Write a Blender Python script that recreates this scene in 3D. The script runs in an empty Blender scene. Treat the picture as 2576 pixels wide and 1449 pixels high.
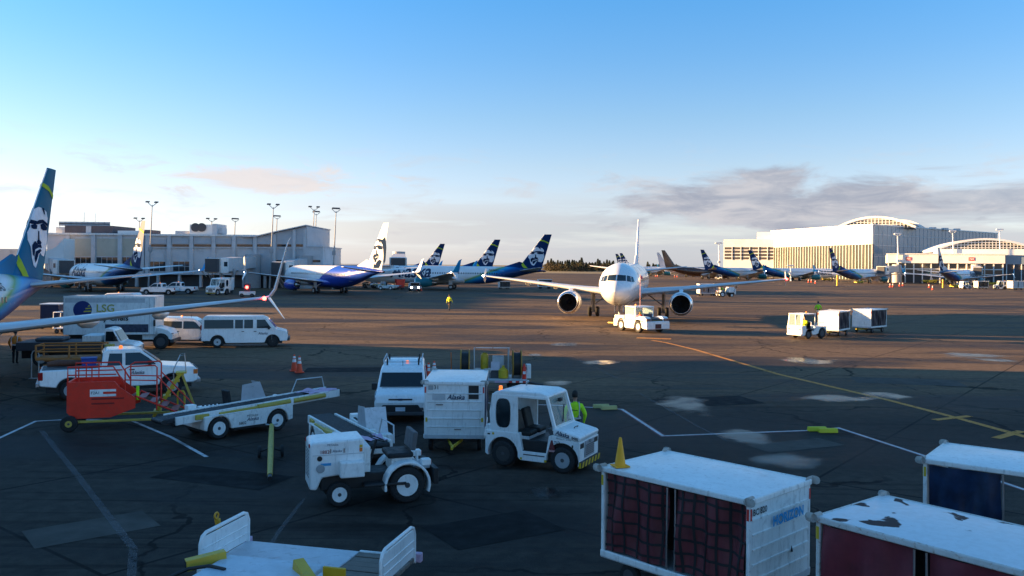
import bpy, bmesh, math, random
from mathutils import Vector, Matrix, noise
R = math.radians
random.seed(7)
sc = bpy.context.scene
col = sc.collection

# ------------------------------------------------------------------ camera
FPX, CXP, CYP, CAMH, ROLL = 2150.0, 1288.0, 665.7, 5.65, R(0.5)
cam_d = bpy.data.cameras.new('camera')
cam = bpy.data.objects.new('camera', cam_d)
col.objects.link(cam)
cam_d.sensor_width = 36.0
cam_d.lens = 36.0 * FPX / 2576.0
cam_d.shift_y = -(724.5 - CYP) / 2576.0
cam_d.clip_start = 0.1
cam_d.clip_end = 9000.0
cam.matrix_world = Matrix.Translation((0, 0, CAMH)) @ Matrix.Rotation(R(90), 4, 'X') @ Matrix.Rotation(ROLL, 4, 'Z')
sc.camera = cam

# ------------------------------------------------------------------ light and sky
SUN_EL = R(7.0)
SUN_AZ = R(-80.0)              # clockwise from +Y: the sun stands low on the -X side, slightly ahead
sun_dir = Vector((math.sin(SUN_AZ) * math.cos(SUN_EL), math.cos(SUN_AZ) * math.cos(SUN_EL), math.sin(SUN_EL)))
sd = bpy.data.lights.new('sun', 'SUN')
sd.energy = 5.0
sd.angle = R(0.5)
sd.color = (1.0, 0.61, 0.27)
sun = bpy.data.objects.new('sun', sd)
col.objects.link(sun)
sun.rotation_euler = sun_dir.to_track_quat('Z', 'Y').to_euler()

vs = sc.view_settings
vs.view_transform = 'Standard'
vs.look = 'None'
vs.exposure = 2.4
vs.gamma = 1.0
vs.use_curve_mapping = False
sc.cycles.use_denoising = True
sc.cycles.max_bounces = 6
sc.cycles.diffuse_bounces = 3
sc.cycles.glossy_bounces = 3
sc.cycles.transmission_bounces = 4
sc.cycles.transparent_max_bounces = 12
sc.cycles.caustics_reflective = False
sc.cycles.caustics_refractive = False
sc.cycles.sample_clamp_indirect = 6.0

class NT:
    """small node-tree writer"""
    def __init__(s, nt):
        s.nt = nt
    def n(s, t, **kw):
        x = s.nt.nodes.new(t)
        for k, v in kw.items():
            if k == 'ins':
                for i, val in v.items():
                    s.put(x, i, val)
            else:
                setattr(x, k, v)
        return x
    def put(s, node, i, val):
        if isinstance(val, bpy.types.NodeSocket):
            s.nt.links.new(val, node.inputs[i])
        else:
            node.inputs[i].default_value = val
    def m(s, op, a, b=0.0, c=None, clamp=False):
        x = s.n('ShaderNodeMath', operation=op)
        x.use_clamp = clamp
        s.put(x, 0, a); s.put(x, 1, b)
        if c is not None:
            s.put(x, 2, c)
        return x.outputs[0]
    def mr(s, v, a, b, c=0.0, d=1.0, smooth=True):
        x = s.n('ShaderNodeMapRange')
        x.interpolation_type = 'SMOOTHSTEP' if smooth else 'LINEAR'
        for i, val in enumerate((v, a, b, c, d)):
            s.put(x, i, val)
        return x.outputs[0]
    def mix(s, f, a, b, mode='MIX'):
        x = s.n('ShaderNodeMix', data_type='RGBA', blend_type=mode)
        s.put(x, 0, f); s.put(x, 6, a); s.put(x, 7, b)
        return x.outputs[2]
    def noise(s, vec, scale, detail=4, rough=.55, dist=0.0):
        x = s.n('ShaderNodeTexNoise')
        if vec is not None:
            s.put(x, 'Vector', vec)
        s.put(x, 'Scale', scale); s.put(x, 'Detail', detail); s.put(x, 'Roughness', rough); s.put(x, 'Distortion', dist)
        return x.outputs[0]
    def comb(s, x, y, z):
        c = s.n('ShaderNodeCombineXYZ')
        s.put(c, 0, x); s.put(c, 1, y); s.put(c, 2, z)
        return c.outputs[0]
    def sep(s, v):
        c = s.n('ShaderNodeSeparateXYZ'); s.put(c, 0, v)
        return c.outputs
    def ramp(s, f, stops, interp='LINEAR'):
        r = s.n('ShaderNodeValToRGB'); s.put(r, 0, f)
        cr = r.color_ramp; cr.interpolation = interp
        while len(cr.elements) < len(stops):
            cr.elements.new(.5)
        for e, (p, c) in zip(cr.elements, stops):
            e.position = p; e.color = c if len(c) == 4 else (*c, 1)
        return r.outputs[0]

def C(r, g, b):
    return (r, g, b, 1.0)

world = bpy.data.worlds.new('World')
sc.world = world
world.use_nodes = True
world.node_tree.nodes.clear()
w = NT(world.node_tree)
sky = w.n('ShaderNodeTexSky', sky_type='NISHITA')
sky.sun_disc = False
sky.sun_elevation = SUN_EL
sky.sun_rotation = SUN_AZ % (2 * math.pi)
sky.altitude = 100
sky.air_density = 1.0
sky.dust_density = .3
sky.ozone_density = 1.0
tc = w.n('ShaderNodeTexCoord')
nrm = w.n('ShaderNodeVectorMath', operation='NORMALIZE'); w.put(nrm, 0, tc.outputs['Generated'])
dx, dy, dz = w.sep(nrm.outputs[0])[:3]
az = w.m('MULTIPLY', w.m('ARCTAN2', dx, dy), 57.2958)        # degrees clockwise from +Y
el = w.m('MULTIPLY', w.m('ARCSINE', dz), 57.2958)
cv = w.comb(w.m('MULTIPLY', az, .055), w.m('MULTIPLY', el, .30), 0.0)
n1 = w.noise(cv, 2.1, 7, .58, .35)
n2 = w.noise(w.comb(w.m('MULTIPLY', az, .03), w.m('MULTIPLY', el, .42), 4.7), 2.6, 5, .55, .2)
n3 = w.noise(w.comb(w.m('MULTIPLY', az, .11), w.m('MULTIPLY', el, .42), 9.3), 2.2, 8, .62, .5)
n4 = w.noise(w.comb(w.m('MULTIPLY', az, .075), w.m('MULTIPLY', el, .25), 2.1), 2.3, 8, .6, .35)
def bank(a0, e0, ra, re, lo, hi, nz):
    """an elongated cloud bank round azimuth a0 / elevation e0 (degrees)"""
    da = w.m('DIVIDE', w.m('SUBTRACT', az, a0), ra)
    de = w.m('DIVIDE', w.m('SUBTRACT', el, e0), re)
    d = w.m('SQRT', w.m('ADD', w.m('MULTIPLY', da, da), w.m('MULTIPLY', de, de)))
    v = w.m('ADD', w.m('SUBTRACT', 1.0, d), w.m('MULTIPLY', w.m('SUBTRACT', nz, .5), 2.6))
    return w.mr(v, lo, hi)
big = bank(17.3, 4.05, 11.5, 2.3, -.1, .5, n4)
pink = bank(-15.6, 5.3, 7.6, 1.15, -.02, .6, n3)
east = bank(29.5, 4.2, 8.0, 1.6, .1, .7, n2)
low = w.m('MULTIPLY', w.m('MULTIPLY', w.mr(el, 5.6, 2.6), w.mr(az, -22, -5)), w.mr(n2, .30, .52))
wisp = w.m('MULTIPLY', w.m('MULTIPLY', w.mr(n3, .5, .72), w.mr(el, 9, 5)), .5)
# white balance by elevation; upper stops, out of view, raised to brighten ambient light
TINT = [(0.0, (.74, 1, 2.9)), (.025, (.80, 1, 2.5)), (.05, (.87, 1, 2.0)), (.10, (.93, 1, 1.66)), (.145, (.90, 1, 1.5)), (.215, (.76, 1, 1.48)), (.30, (.58, 1, 1.6)), (.38, (.45, 1.02, 1.72)), (.65, (.60, 1.2, 1.85)), (1.0, (.66, 1.26, 1.85))]
tint = w.ramp(w.m('DIVIDE', el, 45.0, clamp=True), TINT)
base = w.mix(1.0, w.mix(1.0, sky.outputs[0], tint, 'MULTIPLY'), C(.88, .88, .88), 'MULTIPLY')
glow = w.mr(az, 8, -38)                                        # clouds turn warm towards the sun
k1 = w.mix(w.mr(n3, .3, .7), C(1.35, 1.45, 1.8), C(2.3, 2.25, 2.4))
k2 = w.mix(glow, C(2.2, 2.3, 2.5), C(4.4, 3.6, 2.9))
c1 = w.mix(w.m('MULTIPLY', low, .72), base, k2)
c2 = w.mix(w.m('MULTIPLY', pink, .8), c1, w.mix(n3, C(2.4, 2.2, 2.3), C(4.3, 3.7, 3.3)))
c3 = w.mix(w.m('MULTIPLY', w.m('MAXIMUM', big, w.m('MULTIPLY', east, .8)), .9), c2, k1)
c4 = w.mix(wisp, c3, C(2.6, 2.5, 2.6))
bg = w.n('ShaderNodeBackground'); w.put(bg, 0, c4); w.put(bg, 1, 0.05)
wo = w.n('ShaderNodeOutputWorld'); world.node_tree.links.new(bg.outputs[0], wo.inputs[0])

# ------------------------------------------------------------------ pixel helpers (directions only; depth from ground or given)
_c, _s = math.cos(ROLL), math.sin(ROLL)
def ray(x, y):
    a, b = (x - CXP) / FPX, -(y - CYP) / FPX
    return Vector((a * _c - b * _s, 1.0, a * _s + b * _c))
def G(x, y, z=0.0):
    """the point of the horizontal plane at height z seen at pixel x, y"""
    r = ray(x, y); t = (z - CAMH) / r.z
    return Vector((r.x * t, t, z))
def S(x, y, d):
    r = ray(x, y) * d
    return Vector((r.x, r.y, r.z + CAMH))

# ------------------------------------------------------------------ materials
_mats = {}
def M(name, c, rough=.5, metal=0.0, var=.12, scale=2.5, dirt=0.0, dirtc=(.10, .085, .07), bump=0.0, spec=.5, emit=None, estr=0.0, coat=0.0, alpha=None, streak=0.0):
    if name in _mats:
        return _mats[name]
    m = bpy.data.materials.new(name); m.use_nodes = True
    nt = NT(m.node_tree)
    p = m.node_tree.nodes['Principled BSDF']
    t = nt.n('ShaderNodeTexCoord').outputs['Object']
    n = nt.noise(t, scale, 5, .6)
    k = nt.mr(n, .3, .7, 1 - var, 1 + var * .6, False)
    cc = nt.mix(1.0, C(*c), nt.comb(k, k, k), 'MULTIPLY')
    if dirt:
        g = nt.noise(t, scale * 1.9, 7, .65, .6)
        cc = nt.mix(nt.m('MULTIPLY', nt.mr(g, .52, .74), dirt), cc, C(*dirtc))
    if streak:
        tx, ty, tz = nt.sep(t)[:3]
        sv = nt.noise(nt.comb(nt.m('MULTIPLY', tx, 5.0), nt.m('MULTIPLY', ty, 5.0), nt.m('MULTIPLY', tz, .9)), 2.2, 6, .7, .3)
        sp = nt.noise(t, 16, 4, .7)
        cc = nt.mix(nt.m('MULTIPLY', nt.mr(sv, .5, .78), streak), cc, C(*dirtc))
        cc = nt.mix(nt.m('MULTIPLY', nt.mr(sp, .66, .74), streak * .9), cc, C(.07, .06, .055))
    nt.put(p, 'Base Color', cc)
    nt.put(p, 'Roughness', nt.mr(nt.noise(t, scale * 3, 3), .3, .7, max(.03, rough * .82), min(1, rough * 1.18), False))
    p.inputs['Metallic'].default_value = metal
    p.inputs['Specular IOR Level'].default_value = spec
    if coat:
        p.inputs['Coat Weight'].default_value = coat
        p.inputs['Coat Roughness'].default_value = .08
    if bump:
        b = nt.n('ShaderNodeBump'); nt.put(b, 'Strength', bump); nt.put(b, 'Distance', .02)
        nt.put(b, 'Height', nt.noise(t, scale * 6, 4)); nt.put(p, 'Normal', b.outputs[0])
    if emit:
        p.inputs['Emission Color'].default_value = C(*emit)
        p.inputs['Emission Strength'].default_value = estr
    if alpha is not None:
        p.inputs['Alpha'].default_value = alpha
    _mats[name] = m
    return m

WHITE = M('white_paint', (.84, .84, .82), .38, dirt=.18, scale=1.6, coat=.2, streak=.45, bump=.03)
WHITE2 = M('white_paint_worn', (.80, .80, .77), .5, dirt=.34, scale=2.2, streak=.6, bump=.04)
CARW = M('white_car_paint', (.85, .85, .84), .25, dirt=.10, scale=1.2, coat=.6, streak=.3)
PLANEW = M('white_aircraft_paint', (.80, .80, .80), .28, dirt=.08, scale=.4, coat=.5)
GREY = M('grey_paint', (.34, .35, .36), .5, dirt=.3)
LGREY = M('light_grey', (.52, .53, .54), .55, dirt=.25)
DGREY = M('dark_grey', (.06, .06, .065), .6)
BLACK = M('black', (.015, .015, .016), .55)
RUBBER = M('rubber', (.018, .018, .019), .85, bump=.2, scale=8)
GLASS = M('dark_glass', (.012, .02, .024), .06, var=.1, spec=.6)
YEL = M('yellow_paint', (.62, .42, .02), .5, dirt=.4)
YELB = M('yellow_worn', (.48, .36, .06), .6, dirt=.7, scale=5)
ORG = M('orange_paint', (.75, .16, .02), .5, dirt=.3)
BRNORG = M('faded_orange', (.42, .15, .03), .6, dirt=.6, scale=4)
RED = M('red_paint', (.80, .03, .01), .45, dirt=.25, scale=3)
STEEL = M('steel', (.45, .45, .46), .35, .9)
LIP = M('polished_lip', (.78, .78, .78), .16, 1.0)
NAVY = M('navy', (.008, .02, .06), .35)
BLUEC = M('blue_curtain', (.015, .03, .075), .6, scale=3, var=.4)
MAROON = M('maroon_tarp', (.14, .028, .034), .5, scale=2.5, var=.35)
BUMPG = M('grey_bumper', (.42, .41, .38), .8, dirt=.5, scale=9, bump=.4)
SKIN = M('skin', (.36, .2, .14), .55)
HIVIS = M('hi_vis_yellow', (.50, .92, .02), .8, var=.2, scale=6)
HIVISY = M('hi_vis_lemon', (.85, .85, .01), .8, var=.2, scale=6)
HIVISO = M('hi_vis_orange', (.8, .2, .02), .8, var=.2, scale=6)
CLOTH = M('dark_cloth', (.016, .017, .022), .9)
HAIR = M('dark_hair', (.012, .009, .007), .8)
CONEO = M('cone_orange', (.8, .07, .015), .6)
CONEY = M('cone_amber', (.85, .36, .005), .6)
REFLW = M('reflective_white', (.8, .8, .8), .4)
BELT = M('belt_rubber', (.02, .022, .025), .75, bump=.3, scale=6)
PINK = M('pink_cover', (.62, .42, .55), .8, scale=5, var=.25)
INK = M('blue_lettering', (.012, .035, .085), .5)
INKB = M('black_lettering', (.02, .02, .022), .5)
INKC = M('cyan_lettering', (.03, .30, .58), .5, var=.02)
LAMPW = M('lamp_white', (.9, .9, .9), .3, emit=(1, .95, .85), estr=6)
LAMPR = M('lamp_red', (.9, .05, .03), .3, emit=(1, .04, .03), estr=5)
LAMPA = M('beacon_amber', (.9, .22, .02), .35, emit=(1, .2, .02), estr=.25)
HEAD = M('headlamp', (.20, .21, .22), .15, spec=.6)
TAIL = M('tail_lamp', (.35, .01, .01), .2)
LEATHER = M('black_vinyl', (.016, .017, .018), .6, spec=.3)
PLATE = M('licence_plate', (.55, .62, .7), .4)

# ------------------------------------------------------------------ mesh builder
def rot(ax, deg):
    return Matrix.Rotation(R(deg), 3, ax)
class B:
    def __init__(s):
        s.v, s.f, s.k, s.mi = [], [], [], 0
    def add(s, vs, fs):
        o = len(s.v)
        s.v += [tuple(p) for p in vs]
        s.f += [tuple(i + o for i in f) for f in fs]
        s.k += [s.mi] * len(fs)
        return s
    def box(s, x0, x1, y0, y1, z0, z1):
        vs = [(x, y, z) for z in (z0, z1) for y in (y0, y1) for x in (x0, x1)]
        return s.add(vs, [(0, 2, 3, 1), (4, 5, 7, 6), (0, 1, 5, 4), (2, 6, 7, 3), (0, 4, 6, 2), (1, 3, 7, 5)])
    def cbox(s, c, d, m=None):
        c = Vector(c); h = Vector(d) * .5
        vs = [Vector((a * h.x, b * h.y, e * h.z)) for e in (-1, 1) for b in (-1, 1) for a in (-1, 1)]
        if m:
            vs = [m @ p for p in vs]
        return s.add([p + c for p in vs], [(0, 2, 3, 1), (4, 5, 7, 6), (0, 1, 5, 4), (2, 6, 7, 3), (0, 4, 6, 2), (1, 3, 7, 5)])
    def beam(s, a, b, wd, ht, up=(0, 0, 1)):
        a, b = Vector(a), Vector(b); d = (b - a).normalized()
        sd_ = d.cross(Vector(up))
        if sd_.length < 1e-4:
            sd_ = d.cross(Vector((1, 0, 0)))
        sd_.normalize(); u = sd_.cross(d)
        vs = [p + sd_ * (i * wd / 2) + u * (j * ht / 2) for p in (a, b) for i, j in ((-1, -1), (1, -1), (1, 1), (-1, 1))]
        return s.add(vs, [(0, 1, 2, 3), (7, 6, 5, 4), (0, 4, 5, 1), (1, 5, 6, 2), (2, 6, 7, 3), (3, 7, 4, 0)])
    def prism(s, poly, ax, a, b, tap=None):
        """poly of 2-D points; ax 'y' -> (x,z), 'x' -> (y,z), 'z' -> (x,y)"""
        def P(p, t):
            return {'y': (p[0], t, p[1]), 'x': (t, p[0], p[1]), 'z': (p[0], p[1], t)}[ax]
        n = len(poly)
        vs = [P(p, a if tap is None else tap(p, a)) for p in poly] + [P(p, b if tap is None else tap(p, b)) for p in poly]
        fs = [tuple(range(n)), tuple(range(2 * n - 1, n - 1, -1))] + [(i, i + n, (i + 1) % n + n, (i + 1) % n) for i in range(n)]
        return s.add(vs, fs)
    def rings(s, rs, cap=True, closed=False):
        n = len(rs[0]); vs = [p for r in rs for p in r]; fs = []
        m = len(rs)
        for i in range(m if closed else m - 1):
            j = (i + 1) % m
            for k in range(n):
                fs.append((i * n + k, i * n + (k + 1) % n, j * n + (k + 1) % n, j * n + k))
        if cap and not closed:
            fs += [tuple(range(n - 1, -1, -1)), tuple(range((m - 1) * n, m * n))]
        return s.add(vs, fs)
    def tube(s, pts, r, n=8):
        pts = [Vector(p) for p in pts]; rs = []
        pu = None
        for i, p in enumerate(pts):
            a = pts[max(0, i - 1)]; b = pts[min(len(pts) - 1, i + 1)]
            d = (b - a).normalized()
            if pu is None:
                pu = d.cross(Vector((0, 0, 1)))
                if pu.length < .05:
                    pu = d.cross(Vector((1, 0, 0)))
            u = (pu - d * pu.dot(d)).normalized(); pu = u
            v = d.cross(u); rr = r[i] if isinstance(r, (list, tuple)) else r
            rs.append([p + (u * math.cos(2 * math.pi * k / n) + v * math.sin(2 * math.pi * k / n)) * rr for k in range(n)])
        return s.rings(rs)
    def lathe(s, prof, o, ax='y', n=20, cap=True):
        """prof of (radius, offset along the axis)"""
        o = Vector(o); rs = []
        for r, h in prof:
            ring = []
            for k in range(n):
                a, b = math.cos(2 * math.pi * k / n) * r, math.sin(2 * math.pi * k / n) * r
                ring.append(o + Vector({'x': (h, a, b), 'y': (a, h, b), 'z': (a, b, h)}[ax]))
            rs.append(ring)
        return s.rings(rs, cap)
    def poly(s, pts):
        return s.add(pts, [tuple(range(len(pts)))])
    def mesh(s, name, mats, smooth=None, fix=True):
        me = bpy.data.meshes.new(name)
        me.from_pydata(s.v, [], s.f)
        for m in (mats if isinstance(mats, (list, tuple)) else [mats]):
            me.materials.append(m)
        if any(s.k):
            me.polygons.foreach_set('material_index', s.k)
        if fix:
            bm = bmesh.new(); bm.from_mesh(me)
            bmesh.ops.recalc_face_normals(bm, faces=bm.faces)
            bm.to_mesh(me); bm.free()
        if smooth:
            me.shade_smooth(); me.set_sharp_from_angle(angle=R(smooth))
        me.update()
        return me
    def build(s, name, mats, parent=None, smooth=None, bevel=0, seg=2, fix=True):
        o = bpy.data.objects.new(name, s.mesh(name, mats, smooth, fix))
        col.objects.link(o)
        if parent is not None:
            o.parent = parent
        if bevel:
            md = o.modifiers.new('bevel', 'BEVEL'); md.width = bevel; md.segments = seg; md.limit_method = 'ANGLE'; md.angle_limit = R(35)
        return o

def tag(o, label=None, cat=None, group=None, kind=None):
    for k, v in (('label', label), ('category', cat), ('group', group), ('kind', kind)):
        if v:
            o[k] = v
    return o
def thing(name, label, cat, loc=(0, 0, 0), rz=0.0, group=None):
    o = bpy.data.objects.new(name, None); col.objects.link(o)
    o.empty_display_size = .3
    o.location = Vector(loc) if len(loc) == 3 else Vector((*loc, 0)); o.rotation_euler = (0, 0, R(rz))
    return tag(o, label, cat, group)
def copy_tree(root, loc, rz, label=None, scale=None, group=None):
    def cp(o, par):
        c = o.copy(); col.objects.link(c); c.parent = par
        for ch in kids.get(o, ()):
            cp(ch, c)
        return c
    kids = {}
    for ch in root.children_recursive:
        kids.setdefault(ch.parent, []).append(ch)
    r = cp(root, None)
    r.location = Vector(loc) if len(loc) == 3 else Vector((*loc, 0)); r.rotation_euler = (0, 0, R(rz))
    if label: r['label'] = label
    if group: r['group'] = group
    if scale: r.scale = (scale,) * 3
    return r
def swap(root, table):
    """give a copied thing its own paint"""
    for o in root.children_recursive:
        if o.type == 'MESH' and any(m in table for m in o.data.materials):
            key = (o.data.name, tuple(sorted((a.name, b.name) for a, b in table.items())))
            if key not in _swaps:
                me = o.data.copy()
                for i, m in enumerate(me.materials):
                    if m in table:
                        me.materials[i] = table[m]
                _swaps[key] = me
            o.data = _swaps[key]
_swaps = {}

_txt = {}
def text2d(s, bold=0.0):
    """flat lettering: (vertices, faces, width) at unit letter height"""
    k = (s, bold)
    if k not in _txt:
        cu = bpy.data.curves.new('lettering', 'FONT'); cu.body = s; cu.size = 1.0; cu.offset = bold; cu.resolution_u = 3
        o = bpy.data.objects.new('lettering', cu); col.objects.link(o)
        me = bpy.data.meshes.new_from_object(o)
        vs = [tuple(v.co) for v in me.vertices]; fs = [tuple(p.vertices) for p in me.polygons]
        bpy.data.objects.remove(o); bpy.data.curves.remove(cu); bpy.data.meshes.remove(me)
        wd = max(v[0] for v in vs) if vs else 1
        _txt[k] = (vs, fs, wd)
    return _txt[k]
def lettering(s, name, mat, parent, mapf, width, shear=0.0, bold=0.0, hscale=1.0):
    """mapf(u, v) -> point; the word spans `width` along u"""
    vs, fs, wd = text2d(s, bold); k = width / wd
    b = B()
    b.add([mapf((x + shear * y) * k, y * k * hscale) for x, y, z in vs], fs)
    return b.build(name, mat, parent, fix=False)
def on(o, u, v):
    o, u, v = Vector(o), Vector(u).normalized(), Vector(v).normalized()
    return lambda a, b: o + u * a + v * b

_wh = {}
def wheel(parent, x, y, z, r, wd, rim=None, side=1, rr=.58):
    """tyre with a rim; axis along y, outer face on `side`"""
    rim = rim or WHITE
    k = (r, wd, side, rr)
    if k not in _wh:
        b = B(); h = wd / 2
        b.lathe([(r * rr, -h * .8), (r * .86, -h), (r * .96, -h * .8), (r, -h * .4), (r, h * .4), (r * .96, h * .8), (r * .86, h), (r * rr, h * .8)], (0, 0, 0), 'y', 26)
        b2 = B(); q = side
        b2.lathe([(r * rr, q * h * .82), (r * rr * .92, q * h * .84), (r * rr * .84, q * h * .35), (r * .3, q * h * .3), (r * .26, q * h * .62), (r * .14, q * h * .66), (r * .12, q * h * .8), (.001, q * h * .82)], (0, 0, 0), 'y', 22)
        b3 = B()
        b3.lathe([(r * .15, q * h * .60), (r * .15, q * h * .86), (.001, q * h * .9)], (0, 0, 0), 'y', 10)
        for i in range(6):
            a = i * math.pi / 3
            b3.lathe([(r * .035, q * h * .3), (r * .035, q * h * .45), (.001, q * h * .46)], (math.cos(a) * r * .24, 0, math.sin(a) * r * .24), 'y', 6)
        _wh[k] = (b.mesh('wheel', RUBBER, 50), b2, b3)
    t, b2, b3 = _wh[k]
    o = bpy.data.objects.new('wheel', t); col.objects.link(o); o.parent = parent; o.location = (x, y, z)
    kk = (k, rim.name)
    if kk not in _wh:
        _wh[kk] = (b2.mesh('rim', rim, 40), b3.mesh('hub', DGREY, 40))
    for nm, me in zip(('rim', 'hub'), _wh[kk]):
        p = bpy.data.objects.new(nm, me); col.objects.link(p); p.parent = o
    return o
# ------------------------------------------------------------------ ground
def apron_material():
    m = bpy.data.materials.new('apron_asphalt'); m.use_nodes = True
    nt = NT(m.node_tree); p = m.node_tree.nodes['Principled BSDF']
    pos = nt.n('ShaderNodeNewGeometry').outputs['Position']
    x, y, z = nt.sep(pos)[:3]
    st = nt.comb(nt.m('MULTIPLY', x, .22), y, 0.0)             # rubber and water drawn out along the taxi direction
    a = nt.noise(st, .16, 6, .6, .5)
    b = nt.noise(st, .045, 5, .6, .4)
    f = nt.noise(pos, 2.6, 6, .65)
    g = nt.noise(pos, 26, 3, .6)
    wet = nt.m('MAXIMUM', nt.mr(a, .47, .60), nt.mr(b, .50, .60, 0, .85))
    dry = nt.mix(nt.mr(f, .3, .7), C(.085, .074, .066), C(.125, .108, .094))
    dk = nt.mix(nt.mr(f, .3, .7), C(.024, .022, .022), C(.036, .033, .032))
    c = nt.mix(wet, dry, dk)
    # colour carries light: near ground darkened for shade, far ground warmed for sun
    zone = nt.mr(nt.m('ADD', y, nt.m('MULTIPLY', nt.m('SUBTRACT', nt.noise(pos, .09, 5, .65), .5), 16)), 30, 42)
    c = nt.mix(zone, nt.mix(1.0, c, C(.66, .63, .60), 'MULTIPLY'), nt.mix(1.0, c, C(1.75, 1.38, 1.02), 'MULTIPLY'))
    tyre = nt.noise(nt.comb(nt.m('MULTIPLY', x, .05), nt.m('MULTIPLY', y, 1.5), 3.0), 1.4, 5, .6, .6)
    c = nt.mix(nt.mr(tyre, .56, .68, 0, .55), c, nt.mix(1.0, c, C(.3, .3, .3), 'MULTIPLY'))
    c = nt.mix(nt.mr(g, .35, .65, 0, .35), c, nt.mix(1.0, c, C(.55, .55, .55), 'MULTIPLY'))
    # slab seams
    br = nt.n('ShaderNodeTexBrick'); br.offset = 0.0
    rotv = nt.n('ShaderNodeVectorRotate', rotation_type='Z_AXIS'); nt.put(rotv, 'Vector', pos); nt.put(rotv, 'Angle', R(38))
    nt.put(br, 'Vector', rotv.outputs[0]); nt.put(br, 'Scale', 1.0)
    br.inputs['Brick Width'].default_value = 7.6; br.inputs['Row Height'].default_value = 7.6
    br.inputs['Mortar Size'].default_value = .05; br.inputs['Mortar Smooth'].default_value = .3
    c = nt.mix(nt.m('MULTIPLY', br.outputs['Fac'], .7), c, C(.006, .006, .006))
    vo = nt.n('ShaderNodeTexVoronoi', feature='DISTANCE_TO_EDGE')
    wv_ = nt.n('ShaderNodeTexNoise'); nt.put(wv_, 'Vector', pos); nt.put(wv_, 'Scale', .5); nt.put(wv_, 'Detail', 5.0)
    vm = nt.n('ShaderNodeVectorMath', operation='MULTIPLY_ADD'); nt.put(vm, 0, wv_.outputs['Color']); nt.put(vm, 1, (3.0, 3.0, 0.0)); nt.put(vm, 2, pos)
    nt.put(vo, 'Vector', vm.outputs[0]); nt.put(vo, 'Scale', .10)
    crack = nt.m('MULTIPLY', nt.mr(vo.outputs['Distance'], .0035, .0075, 1, 0), nt.mr(nt.noise(pos, .07, 3), .42, .5))
    c = nt.mix(nt.m('MULTIPLY', crack, .75), c, C(.006, .006, .006))
    grain = nt.noise(pos, 70, 2, .7)
    c = nt.mix(1.0, c, nt.mix(nt.mr(grain, .3, .7), C(.62, .62, .62), C(1.35, 1.35, 1.35)), 'MULTIPLY')
    # oil and tyre stains
    o = nt.noise(pos, .55, 6, .7, 1.0)
    c = nt.mix(nt.mr(o, .58, .74, 0, .6), c, C(.014, .014, .015))
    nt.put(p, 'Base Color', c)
    nt.put(p, 'Roughness', nt.mr(wet, 0, 1, .92, .62))
    p.inputs['Specular IOR Level'].default_value = .07
    bp = nt.n('ShaderNodeBump'); nt.put(bp, 'Strength', .35); nt.put(bp, 'Distance', .02); nt.put(bp, 'Height', nt.noise(pos, 40, 3))
    nt.put(p, 'Normal', bp.outputs[0])
    return m
b = B(); NX, NY = 24, 30
xs = [-1400 + 2800 * i / NX for i in range(NX + 1)]; ys = [-80 + (660) * (j / NY) for j in range(NY + 1)]
b.add([(x, y, 0) for y in ys for x in xs], [(j * (NX + 1) + i, j * (NX + 1) + i + 1, (j + 1) * (NX + 1) + i + 1, (j + 1) * (NX + 1) + i) for j in range(NY) for i in range(NX)])
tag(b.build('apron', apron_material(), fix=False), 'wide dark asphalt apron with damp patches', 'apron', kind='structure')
GRASSM = M('dry_grass', (.19, .14, .055), .95, var=.4, scale=.02, bump=.3)
b = B(); b.add([(-6000, 580, -.02), (6000, 580, -.02), (6000, 7000, -.02), (-6000, 7000, -.02)], [(0, 1, 2, 3)])
tag(b.build('airfield_grass', GRASSM, fix=False), 'dry airfield grass beyond the apron', 'grass field', kind='structure')

def paint(name, c, wear=.45):
    if name in _mats: return _mats[name]
    m = bpy.data.materials.new(name); m.use_nodes = True
    nt = NT(m.node_tree); p = m.node_tree.nodes['Principled BSDF']
    pos = nt.n('ShaderNodeNewGeometry').outputs['Position']
    n = nt.noise(pos, 3.5, 6, .7, .3); n2 = nt.noise(pos, .35, 4, .6)
    nt.put(p, 'Base Color', nt.mix(nt.mr(n, .35, .7), C(*c), C(*[v * .55 for v in c])))
    nt.put(p, 'Alpha', nt.m('MULTIPLY', nt.m('MULTIPLY', nt.mr(n, wear - .16, wear + .1), nt.mr(n2, .3, .42, .35, 1)), 1.0 if wear < .45 else .32))
    p.inputs['Roughness'].default_value = .7
    _mats[name] = m
    return m
PWH = paint('white_line_paint', (.62, .60, .60), .33)
PYE = paint('yellow_line_paint', (.72, .28, .015), .42)
PFA = paint('faded_line_paint', (.24, .22, .23), .46)
PRD = paint('red_line_paint', (.20, .05, .05), .42)
def ribbon(name, pts, wd, mat, z, label):
    pts = [Vector((p[0], p[1])) for p in pts]; L, Rr = [], []
    for i, p in enumerate(pts):
        d1 = (p - pts[i - 1]).normalized() if i else (pts[1] - p).normalized()
        d2 = (pts[i + 1] - p).normalized() if i < len(pts) - 1 else d1
        t = (d1 + d2).normalized(); n = Vector((-t.y, t.x)); k = wd / 2 / max(.4, t.dot(d1))
        L.append(p + n * k); Rr.append(p - n * k)
    b = B(); n = len(pts)
    b.add([(p.x, p.y, z) for p in L + Rr], [(i, i + 1, n + i + 1, n + i) for i in range(n - 1)])
    return tag(b.build(name, mat, fix=False), label, 'marking', kind='structure')
def px(*pp):
    return [G(x, y) for x, y in pp]
bound = px((1100, 1010), (1405, 1020), (1565, 1030), (1668, 1097), (2040, 1083), (2110, 1077), (2310, 1142), (2600, 1240))
ribbon('boundary_line_edge', bound, .24, PRD, .004, 'dull red edging under the white boundary line')
ribbon('boundary_line', bound, .12, PWH, .008, 'thin white boundary line zigzagging over the apron')
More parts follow.
